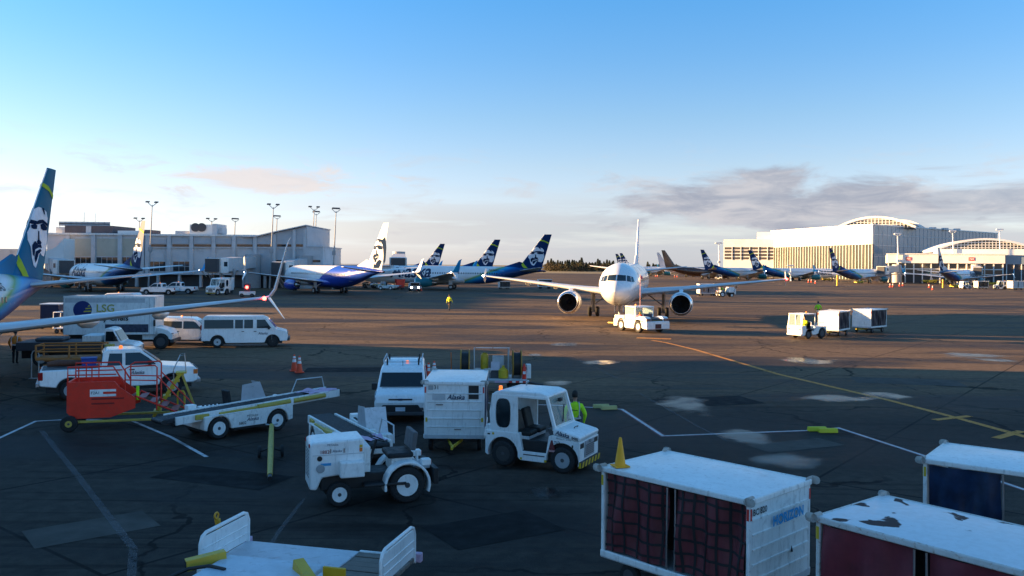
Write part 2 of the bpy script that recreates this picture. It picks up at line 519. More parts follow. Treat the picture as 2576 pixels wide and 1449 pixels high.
ribbon('boundary_line', px((-40, 1120), (90, 1060), (165, 1056), (330, 1058), (430, 1100), (520, 1150)), .12, PWH, .008, 'white boundary line bending beside the red stand')
ribbon('boundary_line', px((105, 1085), (190, 1190), (335, 1380), (330, 1470)), .16, PFA, .008, 'worn pale line running towards the flat trailer')
ribbon('boundary_line', px((765, 1255), (700, 1340), (640, 1440)), .10, PFA, .008, 'faint line beside the open tractor')
ribbon('centre_line', px((1640, 856), (1675, 862), (1750, 880), (1855, 911), (1960, 942), (2100, 975), (2240, 1008), (2420, 1055), (2590, 1102)), .30, PYE, .008, 'yellow lead-in line curving towards the tow tractor')
ribbon('stop_bar', px((1602, 850), (1688, 853)), .9, PYE, .012, 'wide yellow bar across the end of the lead-in line')
for a, c_, lab in (((2350, 1057), (2440, 1047), 'short yellow tick across the lead-in line'), ((2505, 1103), (2570, 1085), 'second short yellow tick across the lead-in line')):
    ribbon('tick_mark', px(a, c_), .3, PYE, .012, lab)
for k, (pp, lab) in enumerate(((((1060, 842), (1400, 830), (1700, 826), (2050, 822), (2400, 800)), 'faint pale service line behind the tow tractor'),
                ((((1000, 862), (1300, 848), (1560, 842))), 'faint pale line crossing in front of the tow tractor'),
                (((2240, 812), (2400, 800), (2600, 790)), 'pale line in the long shade beside the baggage carts'),
                (((1610, 990), (1760, 1075), (1830, 1110)), 'thin worn line crossing the damp asphalt'),
                (((1390, 880), (1470, 912), (1560, 955)), 'short worn line beside the small puddle'))):
    ribbon('service_line', px(*pp), (.14, .12, .14, .09, .09)[k], PFA, .008, lab)

def puddle_material():
    m = bpy.data.materials.new('puddle_water'); m.use_nodes = True
    nt = NT(m.node_tree); p = m.node_tree.nodes['Principled BSDF']
    t = nt.n('ShaderNodeTexCoord').outputs['Object']
    pos = nt.n('ShaderNodeNewGeometry').outputs['Position']
    ln = nt.n('ShaderNodeVectorMath', operation='LENGTH'); nt.put(ln, 0, t)
    v = nt.m('ADD', nt.m('SUBTRACT', 1.0, ln.outputs['Value']), nt.m('MULTIPLY', nt.m('SUBTRACT', nt.noise(pos, .55, 4, .5), .5), 1.7))
    p.inputs['Base Color'].default_value = C(.015, .016, .018)
    nt.put(p, 'Roughness', nt.mr(nt.noise(pos, 1.2, 4), .35, .65, .06, .28))
    p.inputs['Specular IOR Level'].default_value = .5
    nt.put(p, 'Alpha', nt.mr(v, .12, .62, 0, .5))
    return m
PUD = puddle_material()
b = B(); b.lathe([(.001, 0), (.35, 0), (.7, 0), (1.15, 0)], (0, 0, 0), 'z', 28); pud_me = None
pb = B(); pb.add([(0, 0, 0)] + [(r * math.cos(a * math.pi / 16), r * math.sin(a * math.pi / 16), 0) for r in (.6, 1.2) for a in range(32)],
                 [(0, 1 + i, 1 + (i + 1) % 32) for i in range(32)] + [(1 + i, 33 + i, 33 + (i + 1) % 32, 1 + (i + 1) % 32) for i in range(32)])
pud_me = pb.mesh('puddle', PUD, fix=False)
for x, y, rx, ry, lab in ((1425, 867, 45, 8, 'small round puddle beyond the pavement seam'), (1512, 912, 60, 7, 'thin bright puddle on the shade edge'), (1405, 965, 45, 8, 'little puddle behind the cab tractor'),
        (2040, 908, 85, 9, 'long shining puddle ahead of the baggage train'), (2110, 1003, 110, 11, 'puddle beside the yellow lead-in line'), (2210, 995, 75, 13, 'puddle lying across the yellow lead-in line'),
        (1725, 1017, 85, 26, 'wide damp puddle above the boundary line'), (1990, 1162, 120, 24, 'broad puddle behind the netted cart'), (2440, 894, 90, 8, 'thin puddle out on the sunlit apron'),
        (1365, 1240, 75, 20, 'dim wet patch in front of the cab tractor'), (1870, 1100, 90, 22, 'wet patch on the boundary line'), (1345, 893, 25, 4, 'tiny puddle near the hose trailer'), (2500, 905, 60, 6, 'faint puddle next to the service line')):
    q = G(x, y); q2 = G(x + rx, y); q3 = G(x, y - ry)
    o = bpy.data.objects.new('puddle', pud_me); col.objects.link(o); o.location = (q.x, q.y, .016); o.scale = ((q2 - q).length, abs(q3.y - q.y), 1)
    tag(o, lab, 'puddle', kind='structure')

# repaired patches of newer or older asphalt
PATCH = {k: M('asphalt_patch_' + k, c, .9, var=.3, scale=.8, spec=.1, bump=.3) for k, c in (('dark', (.016, .015, .015)), ('pale', (.085, .074, .064)))}
for k, (x, y, w_, d_, a, kind, lab) in enumerate(((1240, 1330, 2.6, 1.7, 32, 'dark', 'dark repair patch before the cab tractor'), (560, 1200, 3.4, 1.5, -20, 'dark', 'dark repair patch beside the tow bar'), (1780, 1010, 4.2, 2.2, 18, 'dark', 'dark repair patch beyond the boundary line'),
        (2280, 960, 5.0, 2.4, -12, 'pale', 'pale repair patch beside the lead-in line'), (230, 1330, 2.4, 1.4, 40, 'pale', 'pale repair patch by the worn line'), (900, 930, 5.5, 2.0, 8, 'dark', 'dark repair patch behind the small van'), (2000, 1120, 3.0, 1.2, 24, 'pale', 'pale repair patch inside the boundary line'))):
    q = G(x, y); m_ = Matrix.Rotation(R(a), 3, 'Z'); b = B()
    b.add([q + m_ @ Vector((sx * w_ / 2, sy * d_ / 2, .006 - q.z)) for sx, sy in ((-1, -1), (1, -1), (1.02, .97), (-.98, 1))], [(0, 1, 2, 3)])
    tag(b.build('pavement_patch', PATCH[kind], fix=False), lab, 'patch', kind='structure')
# ------------------------------------------------------------------ aircraft
def pchip(tab):
    """monotone interpolation of rows (d, a, b, c)"""
    xs = [r[0] for r in tab]; cols = list(zip(*tab))[1:]
    n = len(xs); h = [xs[i + 1] - xs[i] for i in range(n - 1)]; ms = []
    for c in cols:
        dl = [(c[i + 1] - c[i]) / h[i] for i in range(n - 1)]; m = [dl[0]]
        for i in range(1, n - 1):
            m.append(0.0 if dl[i - 1] * dl[i] <= 0 else 2 * dl[i - 1] * dl[i] / (dl[i - 1] + dl[i]))
        m.append(dl[-1]); ms.append(m)
    def f(x):
        x = min(max(x, xs[0]), xs[-1])
        i = max(k for k in range(n - 1) if xs[k] <= x) if x > xs[0] else 0
        t = (x - xs[i]) / h[i]; out = []
        for c, m in zip(cols, ms):
            out.append((2 * t**3 - 3 * t * t + 1) * c[i] + (t**3 - 2 * t * t + t) * h[i] * m[i] + (-2 * t**3 + 3 * t * t) * c[i + 1] + (t**3 - t * t) * h[i] * m[i + 1])
        return out
    return f
def naca(c, t=.10):
    return 5 * t * (.2969 * math.sqrt(max(c, 0)) - .126 * c - .3516 * c * c + .2843 * c**3 - .1036 * c**4)
AF = [1, .8, .55, .32, .15, .05, .012, 0]
def foil(b, secs, t=.11):
    """secs of (LE point, chord, normal): a lofted wing; chord runs towards -x"""
    rs = []
    for le, ch, nv in secs:
        le, nv = Vector(le), Vector(nv).normalized()
        up = [le + Vector((-c * ch, 0, 0)) + nv * naca(c, t) * ch * 1.1 for c in AF]
        dn = [le + Vector((-c * ch, 0, 0)) - nv * naca(c, t) * ch * .8 for c in AF[-2:0:-1]]
        rs.append(up + dn + [le + Vector((-ch, 0, 0)) - nv * .006])
    b.rings(rs)
    return b

def tail_paint(name, stops, k, off, span):
    """fuselage paint: colours swept along the body and up it (object space; tail end at x=0)"""
    m = bpy.data.materials.new(name); m.use_nodes = True
    nt = NT(m.node_tree); p = m.node_tree.nodes['Principled BSDF']
    t = nt.n('ShaderNodeTexCoord').outputs['Object']
    x, y, z = nt.sep(t)[:3]
    v = nt.m('ADD', nt.m('ADD', x, nt.m('MULTIPLY', z, k)), -off)
    f = nt.mr(v, -span, span, 0, 1, False)
    c = nt.ramp(f, stops)
    n = nt.noise(t, .7, 4)
    c = nt.mix(1.0, c, nt.mix(n, C(.86, .86, .86), C(1.04, 1.04, 1.04)), 'MULTIPLY')
    nt.put(p, 'Base Color', c)
    p.inputs['Roughness'].default_value = .34
    p.inputs['Coat Weight'].default_value = .05; p.inputs['Coat Roughness'].default_value = .15
    p.inputs['Specular IOR Level'].default_value = .22
    _mats[name] = m
    return m
ANAVY, ABLUE, ACYAN, AGREEN, AWHITE = (.005, .030, .105), (.006, .08, .27), (.015, .30, .62), (.18, .36, .06), (.80, .80, .80)
# v<0 towards the tail and the belly
LIV_A = tail_paint('airline_swept_paint', [(0, ANAVY), (.24, ANAVY), (.36, ABLUE), (.44, ACYAN), (.475, (.06, .36, .40)), (.50, AGREEN), (.53, (.66, .70, .58)), (.56, AWHITE), (1, AWHITE)], 2.7, 23.2, 12)
LIV_B = tail_paint('blue_swept_paint', [(0, (.012, .05, .36)), (.485, (.012, .06, .42)), (.487, (.35, .28, .4)), (.497, AWHITE), (1, AWHITE)], 1.9, 26.0, 12)
LIV_A1 = tail_paint('airline_swept_paint_short', [(0, ANAVY), (.24, ANAVY), (.36, ABLUE), (.44, ACYAN), (.475, (.06, .36, .40)), (.50, AGREEN), (.53, (.66, .70, .58)), (.56, AWHITE), (1, AWHITE)], 2.7, 20.6, 12)
FINTEAL = tail_paint('teal_fin_paint', [(0, (.012, .13, .22)), (.5, (.012, .15, .28)), (.72, (.015, .24, .5)), (.95, ACYAN), (1, ACYAN)], -.75, 1.6, 6)
BROWN = M('brown_aircraft_paint', (.075, .026, .012), .3, scale=.3, coat=.4)
FINNAVY = tail_paint('airline_fin_paint', [(0, ANAVY), (.52, ANAVY), (.72, ABLUE), (.95, ACYAN), (1, ACYAN)], -.75, 1.6, 6)
FINWHITE = M('white_fin_paint', (.62, .63, .66), .7, scale=.4, spec=.1)
FACE = M('emblem_pale', (.72, .74, .78), .7, spec=.1)
FACED = M('emblem_navy', (.008, .022, .06), .9, spec=.03)
for m_ in (FINNAVY, FINTEAL):
    q_ = m_.node_tree.nodes['Principled BSDF']; q_.inputs['Specular IOR Level'].default_value = .06; q_.inputs['Coat Weight'].default_value = 0.0; q_.inputs['Roughness'].default_value = .5
LIME = M('lime_stripe', (.40, .50, .04), .7, spec=.1)
NACP = tail_paint('nacelle_paint', [(0, (.02, .16, .20)), (.35, (.05, .30, .36)), (.5, AWHITE), (1, AWHITE)], .8, 2.6, 4)
BLUENAC = M('blue_nacelle', (.012, .06, .42), .3, coat=.4)
WINGM = M('wing_grey', (.55, .56, .58), .35, var=.08, scale=.5, coat=.2)
FANM = M('fan_dark', (.03, .03, .034), .4, .6)

def fin_geo(kind):
    if kind == '320':
        return dict(z0=5.6, z1=11.76, le0=6.6, le1=1.2, te0=1.0, te1=-.6, fil=9.0)
    return dict(z0=5.0, z1=12.5, le0=6.0, le1=.25, te0=.75, te1=-1.4, fil=10.2)
FACE_POLY = [(2240, 392), (2258, 352), (2305, 334), (2345, 338), (2385, 352), (2402, 380), (2398, 425), (2408, 470), (2392, 520), (2372, 552), (2340, 545), (2318, 532), (2298, 570), (2276, 602), (2250, 590), (2232, 558), (2224, 512), (2204, 482), (2210, 450), (2232, 425)]
FEATS = [[(2225, 405), (2240, 393), (2285, 398), (2300, 392), (2340, 388), (2404, 404), (2402, 418), (2345, 402), (2300, 410), (2282, 412), (2240, 412)],
         [(2236, 418), (2262, 410), (2284, 416), (2280, 432), (2252, 434), (2238, 430)],
         [(2312, 412), (2345, 402), (2396, 420), (2390, 434), (2350, 436), (2322, 430)],
         [(2292, 440), (2302, 440), (2306, 478), (2330, 490), (2322, 500), (2286, 498), (2280, 486), (2290, 478)],
         [(2236, 502), (2262, 484), (2290, 500), (2326, 500), (2338, 514), (2300, 512), (2262, 522), (2254, 552), (2240, 545), (2234, 520)],
         [(2268, 530), (2318, 518), (2336, 526), (2300, 540), (2284, 566), (2266, 580), (2258, 560)],
         [(2330, 338), (2352, 336), (2366, 366), (2352, 362)]]
STRIPES = [[(2336, 236), (2350, 222), (2400, 234), (2466, 268), (2462, 290), (2410, 258), (2362, 246)],
           [(2092, 538), (2112, 512), (2135, 545), (2160, 590), (2202, 640), (2160, 648), (2130, 610)]]
def fine(vs, fs, lv):
    """lettering cut into small triangles so that it can follow a curved skin"""
    tr = [[Vector(vs[f[0]]), Vector(vs[f[i]]), Vector(vs[f[i + 1]])] for f in fs for i in range(1, len(f) - 1)]
    for _ in range(lv):
        nx = []
        for a, b_, c_ in tr:
            ab, bc_, ca = (a + b_) / 2, (b_ + c_) / 2, (c_ + a) / 2
            nx += [[a, ab, ca], [ab, b_, bc_], [ca, bc_, c_], [ab, bc_, ca]]
        tr = nx
    ix, ov, of = {}, [], []
    for t in tr:
        f = []
        for v in t:
            k = (round(v.x, 5), round(v.y, 5))
            if k not in ix:
                ix[k] = len(ov); ov.append(tuple(v))
            f.append(ix[k])
        of.append(tuple(f))
    return ov, of
def em(p):
    return ((2420 - p[0]) / 56.0, 5.0 + (630 - p[1]) * 7.5 / 480.0)

def aircraft(label, loc, hd, L=39.5, ng=19.6, kind='737', fus=None, fin=None, emblem=None, nac=None, title=None, titlemat=None, near=False, wl='split', name='airliner', lights=True, ferry=None, stripe=True, scale=1.0):
    """origin on the ground between the main wheels, nose towards +x; parts use the tail end as x=0 for the paint"""
    fus = fus or LIV_A; fin = fin or FINNAVY; nac = nac or NACP
    A320 = kind == '320'
    root = thing(name, label, 'airplane', loc, hd, 'airliners on the apron')
    root.scale = (scale,) * 3
    tl = L - ng                                   # tail end lies tl behind the gear
    Rw, zc = (1.975, 3.85) if A320 else (1.9, 3.2)
    if A320:
        nose = [(0, .04, -.50, -.56), (.25, .55, -.02, -1.0), (.7, .92, .36, -1.32), (1.3, 1.24, .68, -1.58), (2.0, 1.5, 1.12, -1.76), (2.8, 1.7, 1.55, -1.9), (4.0, 1.88, 1.9, -2.02), (6.0, 1.975, 2.07, -2.07)]
    else:
        nose = [(0, .04, -.42, -.48), (.3, .46, .02, -.86), (.8, .82, .34, -1.2), (1.5, 1.16, .66, -1.46), (2.2, 1.42, 1.2, -1.66), (3.2, 1.68, 1.68, -1.8), (4.5, 1.83, 1.9, -1.9), (6.5, 1.9, 2.0, -1.95)]
    tl_tab = [(15, 1, 1.0, -1.0), (12, .97, 1.0, -.86), (9, .84, .98, -.52), (6, .63, .92, -.1), (3, .40, .80, .28), (1, .22, .66, .42), (0, .12, .58, .46)]
    tab = nose + [(L - e, Rw * a, Rw * 1.05 * t_, Rw * 1.05 * b_) for e, a, t_, b_ in tl_tab]
    sec = pchip(tab)
    def X(d):                                     # distance from the nose -> part space (tail end = 0)
        return L - d
    def surf(d, ph, off=0.0):
        wd, tp, bt = sec(d); md = (tp + bt) / 2; hh = (tp - bt) / 2
        n = Vector((0, math.sin(ph) / max(wd, .05), math.cos(ph) / max(hh, .05))).normalized()
        return Vector((X(d), wd * math.sin(ph), zc + md + hh * math.cos(ph))) + n * off
    def side(d, z, sg, off=.012):
        """point on the skin at height z"""
        wd, tp, bt = sec(d); md = (tp + bt) / 2; hh = (tp - bt) / 2
        q = max(-1, min(1, (z - zc - md) / hh))
        return surf(d, sg * math.acos(q), off)
    def add(b, nm, mats, par=None, **kw):
        o = b.build(nm, mats, par or root, **kw)
        if par is None:
            o.location.x = -tl
        return o
    n = 32 if near else 24
    ds = [0, .12, .3, .55, .9, 1.3, 1.8, 2.4, 3.1, 4, 5, 6.5] + [8 + 3 * i for i in range(int((L - 24) / 3))] + [L - e for e in (15, 13.5, 12, 10.5, 9, 7.5, 6, 4.5, 3, 2, 1, 0)]
    b = B(); b.rings([[surf(d, 2 * math.pi * k / n) for k in range(n)] for d in ds])
    add(b, 'fuselage', fus, smooth=60)
    # fairing under the wing root
    b = B(); g0 = ng
    b.rings([[Vector((X(g0 + dd), wq * math.cos(a), zc - 1.1 + hq * math.sin(a))) for a in [2 * math.pi * k / 16 for k in range(16)]] for dd, wq, hq in ((-8, .3, .2), (-6.5, 1.7, .75), (-4, 2.1, 1.02), (0, 2.1, 1.05), (2.5, 1.8, .85), (4.5, .4, .25))])
    add(b, 'wing_fairing', LGREY if fus is not LIV_B else BLUENAC if nac is BLUENAC else LGREY, smooth=60)
    # cabin windows: one row of tiny panes
    b = B(); d = 6.3
    while d < L - 10.5:
        for sg in (-1, 1):
            zz = zc + .42
            b.poly([side(d, zz - .17, sg), side(d + .24, zz - .17, sg), side(d + .24, zz + .17, sg), side(d, zz + .17, sg)])
        d += .53
    tag(add(b, 'cabin_windows', GLASS, fix=False), kind='stuff')
    # doors
    for dd in (4.9, L - 10.0):
        for sg in (-1, 1):
            b = B(); z0, z1 = zc - .75, zc + 1.05; w_ = .84; t_ = .05
            for (a0, a1, c0, c1) in ((0, t_, z0, z1), (w_ - t_, w_, z0, z1), (0, w_, z0, z0 + t_), (0, w_, z1 - t_, z1)):
                m_ = (c0 + c1) / 2
                b.poly([side(dd + a0, c0, sg), side(dd + a1, c0, sg), side(dd + a1, m_, sg), side(dd + a1, c1, sg), side(dd + a0, c1, sg), side(dd + a0, m_, sg)])
            add(b, 'door_outline', LGREY, fix=False)
    # cockpit panes, drawn in front view and laid on the nose
    def front(y, z):
        lo, hi = .05, 6.0
        for _ in range(40):
            mid = (lo + hi) / 2; wd, tp, bt = sec(mid); m_ = (tp + bt) / 2; hh = (tp - bt) / 2
            if (y / wd)**2 + ((z - m_) / hh)**2 > 1: lo = mid
            else: hi = mid
        return Vector((X(hi) + .02, y * 1.004, zc + z + .012))
    panes = [[(.06, .42), (.86, .40), (.80, .90), (.06, .95)], [(.94, .38), (1.30, .30), (1.20, .82), (.90, .89)], [(1.36, .30), (1.58, .28), (1.42, .74), (1.26, .80)]]
    if not A320:
        panes = [[(.05, .50), (.70, .48), (.66, .92), (.05, .98)], [(.77, .46), (1.14, .40), (1.06, .86), (.74, .91)], [(1.20, .40), (1.42, .42), (1.32, .84), (1.13, .85)]]
    for q in panes:
        for sg in (-1, 1):
            b = B(); g = 4
            P = lambda u, v: [(q[0][i] * (1 - u) + q[1][i] * u) * (1 - v) + (q[3][i] * (1 - u) + q[2][i] * u) * v for i in (0, 1)]
            vs = [front(sg * P(i / g, j / g)[0], P(i / g, j / g)[1]) for j in range(g + 1) for i in range(g + 1)]
            b.add(vs, [(j * 5 + i, j * 5 + i + 1, (j + 1) * 5 + i + 1, (j + 1) * 5 + i) for j in range(g) for i in range(g)])
            add(b, 'cockpit_window', GLASS, smooth=60)
    # wings
    zw = zc - 1.15
    le = (X(ng - 6.6), X(ng - 4.2), X(ng + 1.75)) if not A320 else (X(ng - 6.2), X(ng - 4.0), X(ng + 2.2))
    half = 17.0 if not A320 else 16.9
    for sg in (-1, 1):
        dh = math.tan(R(6.5 if not A320 else 5.6))
        secs = [((le[0] + .6, sg * .6, zw), 8.4, (0, 0, 1)), ((le[1], sg * 5.8, zw + 5.2 * dh), 4.7, (0, 0, 1)), ((le[2] + (half - 16) * 0, sg * half, zw + (half - .6) * dh), 1.65, (0, 0, 1))]
        b = foil(B(), secs, .115)
        wg = add(b, 'wing', WINGM, smooth=35)
        zt = zw + (half - .6) * dh
        if wl in ('split', 'blend'):
            wk = 1.28 if near else 1.0
            s_ = [((le[2], sg * half, zt), 1.62, (0, 0, 1)), ((le[2] - .25, sg * (half + .32), zt + .12), 1.45, (0, -sg * .5, .9)), ((le[2] - .55, sg * (half + .55), zt + .5), 1.25, (0, -sg * .93, .35)), ((le[2] - 1.7 * wk, sg * (half + .55 + .4 * wk), zt + 2.5 * wk), .5, (0, -sg * .97, .2)), ((le[2] - 2.3 * wk, sg * (half + .6 + .45 * wk), zt + 2.78 * wk), .1, (0, -sg, .1))]
            b = foil(B(), s_, .09); add(b, 'winglet', FINNAVY if fus is LIV_A and not near else PLANEW, smooth=40)
            if wl == 'split':
                s_ = [((le[2] - .3, sg * (half + .25), zt + .02), 1.1, (0, sg * .5, .85)), ((le[2] - 1.2, sg * (half + 1.0), zt - 1.15), .35, (0, sg * .8, .6)), ((le[2] - 1.5, sg * (half + 1.05), zt - 1.25), .08, (0, sg * .8, .6))]
                b = foil(B(), s_, .08); add(b, 'winglet_blade', PLANEW, smooth=40)
        elif wl == 'fence':
            b = foil(B(), [((le[2] - .35, sg * (half + .02), zt - .75), .35, (0, sg, 0)), ((le[2] + .1, sg * (half + .03), zt), 1.3, (0, sg, 0)), ((le[2] - .9, sg * (half + .02), zt + .85), .4, (0, sg, 0))], .06)
            add(b, 'wingtip_fence', PLANEW, smooth=40)
        if near or A320:
            for yy in (3.9, 8.2, 11.6):
                b = B(); x_ = le[1] - (yy - 5.8) * (le[1] - le[2]) / (half - 5.8) - (4.2 if yy < 5 else 3.6 - (yy - 8) * .25); zz = zw + (yy - .6) * dh - .22
                b.rings([[Vector((x_ + dd, sg * yy + .17 * q * math.cos(a), zz + dz_ + .24 * q * math.sin(a))) for a in [math.pi * k / 5 for k in range(10)]] for dd, q, dz_ in ((1.6, .2, 0), (.8, .9, -.06), (-.4, 1, -.12), (-1.4, .5, -.1), (-1.9, .1, -.06))])
                add(b, 'flap_fairing', WINGM, smooth=50)
        # engine
        ye = sg * (4.85 if not A320 else 5.75); re = 1.03 if not A320 else 1.16
        ze = (1.56 if not A320 else 1.78); xf = X(ng - 7.7) if not A320 else X(ng - 7.0)
        b = B()
        b.lathe([(re * .80, 0.04), (re * .86, .02), (re * .95, -.12), (re * 1.03, -.6), (re * 1.06, -1.3), (re * 1.0, -2.4), (re * .86, -3.3), (re * .66, -3.9), (re * .60, -3.9), (re * .5, -3.2)], (0, 0, 0), 'x', 28, False)
        e = add(b, 'engine', PLANEW if nac is None else nac, smooth=50); e.location = (-tl + xf, ye, ze)
        b = B(); b.lathe([(re * .80, -.3), (re * .80, .0), (re * .83, .055), (re * .88, .05), (re * .935, -.06), (re * .965, -.16), (re * .94, -.16)], (0, 0, 0), 'x', 28, False)
        o = add(b, 'inlet_lip', LIP, e, smooth=60)
        b = B(); b.lathe([(re * .81, .02), (re * .79, -.3), (re * .80, -1.0), (.001, -1.02)], (0, 0, 0), 'x', 24, False); add(b, 'inlet_duct', BLACK, e, smooth=40)
        b = B()
        for k in range(22):
            a = 2 * math.pi * k / 22; a2 = a + .17
            b.poly([(-.8, math.cos(a) * .25, math.sin(a) * .25), (-.7, math.cos(a) * re * .78, math.sin(a) * re * .78), (-.9, math.cos(a2) * re * .78, math.sin(a2) * re * .78), (-.92, math.cos(a2) * .25, math.sin(a2) * .25)])
        b.lathe([(.001, -.35), (.14, -.55), (.27, -.85), (.001, -.9)], (0, 0, 0), 'x', 14, False)
        tag(add(b, 'fan', FANM, e, smooth=30), kind='stuff')
        b = B(); b.lathe([(re * .52, -3.2), (re * .44, -4.3), (re * .3, -4.5), (.02, -5.1)], (0, 0, 0), 'x', 18); add(b, 'exhaust_cone', STEEL, e, smooth=40)
        b = B(); b.prism([(xf - .9, ze + re * .9), (xf - 3.9, ze + re * .5), (xf - 5.4, zw + .05), (xf - 4.5, zw + 4.5 * dh * .9 + .05), (xf - 2.6, zw + 4.3 * dh + .1)], 'y', ye - .2, ye + .2)
        add(b, 'pylon', PLANEW, bevel=.05)
        # main gear
        yg = sg * (2.86 if not A320 else 3.8); rw_ = .56; zt_ = zw + .1
        b = B(); b.tube([(X(ng), yg, rw_), (X(ng) + .05, yg, zt_)], .15, 10); b.tube([(X(ng), yg, rw_ + .75), (X(ng) - .1, yg * .45, zt_)], .07, 8); b.tube([(X(ng), yg - .55, rw_), (X(ng), yg + .55, rw_)], .09, 8)
        b.box(X(ng) - .35, X(ng) + .45, yg + sg * .22, yg + sg * .26, 1.0, zt_)
        g = add(b, 'main_gear', GREY if A320 else LGREY, smooth=40)
        for q in (-.42, .42):
            wheel(g, X(ng), yg + q, rw_, rw_, .38, LGREY, 1 if q > 0 else -1, .5)
        if lights:
            b = B(); b.lathe([(.001, .12), (.1, .06), (.12, -.1), (.001, -.14)], (le[2] + .05, sg * (half + .1), zt + .02), 'x', 8)
            add(b, 'wingtip_lamp', LAMPR if (sg > 0 and (near or A320)) else LAMPW)
    # tail
    fg = fin_geo(kind)
    b = B(); rs = []
    def fin_at(z):
        t = (z - fg['z0']) / (fg['z1'] - fg['z0'])
        return fg['le0'] + (fg['le1'] - fg['le0']) * t, fg['te0'] + (fg['te1'] - fg['te0']) * t
    foil(b, [((fin_at(z)[0], 0, z), fin_at(z)[0] - fin_at(z)[1], (0, 1, 0)) for z in (fg['z0'] - .7, fg['z0'] + .8, fg['z0'] + 3, fg['z1'] - .25, fg['z1'])], .095)
    fo = add(b, 'fin', fin, smooth=35)
    b = B(); b.prism([(fg['fil'], fg['z0'] - .12), (fg['le0'] - .2, fg['z0'] + 1.35), (fg['le0'] - 2.5, fg['z0'] + .6), (fg['le0'] - 2.5, fg['z0'] - .5), (fg['fil'], fg['z0'] - .5)], 'y', -.11, .11)
    add(b, 'dorsal_fillet', fin if fus is not LIV_B else FINWHITE, bevel=.06)
    if fus in (LIV_A, LIV_A1) or ferry:
        b = B(); foil(b, [((fin_at(z)[0] + .03, 0, z), .26, (0, 1, 0)) for z in (fg['z0'] + 1.3, fg['z1'] - .1)], .3); add(b, 'leading_edge', PLANEW, fo, smooth=40)
    if emblem:
        def skin(p, sg, off):
            xe, z = em(p); l_, t_ = fin_at(z); ch = l_ - t_; xe = min(xe, l_ - .02); c_ = min(max((l_ - xe) / ch, 0), 1)
            return Vector((xe, sg * (naca(c_, .095) * ch * (1.1 if sg > 0 else .8) + off), z))
        def fill(bb, pts, sg, off):
            from mathutils.geometry import tessellate_polygon
            tris = [[Vector(pts[i]) for i in t] for t in tessellate_polygon([[Vector((p[0], p[1], 0)) for p in pts]])]
            for _ in range(3 if len(pts) > 15 else 2):
                nx = []
                for a_, b_, c_ in tris:
                    ab, bc_, ca = (a_ + b_) / 2, (b_ + c_) / 2, (c_ + a_) / 2
                    nx += [[a_, ab, ca], [ab, b_, bc_], [ca, bc_, c_], [ab, bc_, ca]]
                tris = nx
            for t in tris: bb.add([skin(p, sg, off) for p in t], [(0, 1, 2)])
        for sg in (-1, 1):
            b = B()
            if emblem == 'light':
                fill(b, FACE_POLY, sg, .03); b.mi = 1
            else:
                b.mi = 1
            for q in FEATS: fill(b, q, sg, .055)
            if emblem == 'dark':
                fill(b, [(2400, 330), (2440, 300), (2455, 420), (2440, 560), (2412, 600), (2410, 470), (2403, 390)], sg, .05)
                fill(b, [(2250, 340), (2330, 318), (2400, 330), (2403, 390), (2370, 350), (2310, 334), (2262, 352)], sg, .052)
                fill(b, [(2250, 592), (2276, 604), (2298, 572), (2340, 546), (2380, 560), (2330, 640), (2240, 640)], sg, .05)
            add(b, 'face_emblem', [FACE, FACED], fo, fix=False)
            if stripe and emblem == 'light':
                for q in STRIPES:
                    b = B(); fill(b, q, sg, .04); add(b, 'lime_stripe', LIME, fo, fix=False)
    zs = zc + 1.05
    for sg in (-1, 1):
        hs = 7.1 if not A320 else 6.22
        b = foil(B(), [((6.2, sg * .3, zs), 4.4, (0, 0, 1)), ((1.8, sg * hs, zs + (hs - .3) * math.tan(R(6.5)) ), 1.35, (0, 0, 1)), ((1.4, sg * (hs + .12), zs + hs * math.tan(R(6.5))), .9, (0, 0, 1))], .09)
        add(b, 'tailplane', WINGM, smooth=35)
    b = B(); b.lathe([(.001, -.25), (.12, -.15), (.2, .1), (.24, .5)], (0, 0, zc + .52 * Rw * 1.05), 'x', 12); add(b, 'exhaust', DGREY, smooth=40)
    # nose gear
    xg = X(ng - (15.6 if L < 41 else 17.2)) if not A320 else X(ng - 12.64)
    b = B(); b.tube([(xg, 0, .4), (xg - .05, 0, zc - 1.5)], .1, 8); b.tube([(xg, 0, 1.1), (xg + .9, 0, zc - 1.6)], .05, 6); b.tube([(xg, -.3, .36), (xg, .3, .36)], .06, 8)
    b.box(xg - .3, xg + .9, .38, .42, 1.25, zc - 1.55); b.box(xg - .3, xg + .9, -.42, -.38, 1.25, zc - 1.55)
    g = add(b, 'nose_gear', LGREY, smooth=40)
    for q in (-.22, .22): wheel(g, xg, q, .36, .36, .2, LGREY, 1 if q > 0 else -1, .5)
    if title:
        tx, d0, wid, hsc = title
        for sg in (-1, 1):
            def mp(u, v, sg=sg):
                dd = d0 + (u if sg > 0 else wid - u)
                return side(dd, zc - .55 + v, sg, .02)
            vs, fs, wd = text2d(tx, .02); k = wid / wd; vs, fs = fine(vs, fs, 2)
            b = B(); b.add([mp((x + .3 * y) * k, y * k * hsc) for x, y, z in vs], fs); o = add(b, 'title_lettering', titlemat or INK, fix=False)
    if near or title:
        vs, fs, wd = text2d('N624AS', 0.01); vs, fs = fine(vs, fs, 1)
        for sg in (-1, 1):
            k = 2.2 / wd; b = B(); b.add([side(L - 12.6 + (x * k if sg > 0 else 2.2 - x * k), zc + .95 + y * k, sg, .02) for x, y, z in vs], fs); add(b, 'registration', INKB, fix=False)
    if ferry:
        ferry(locals())
    return root
def heading(hx, hy):
    return math.degrees(math.atan2(hy, hx))
TITLE = ('Alaska', 5.6, 8.6, 1.0)
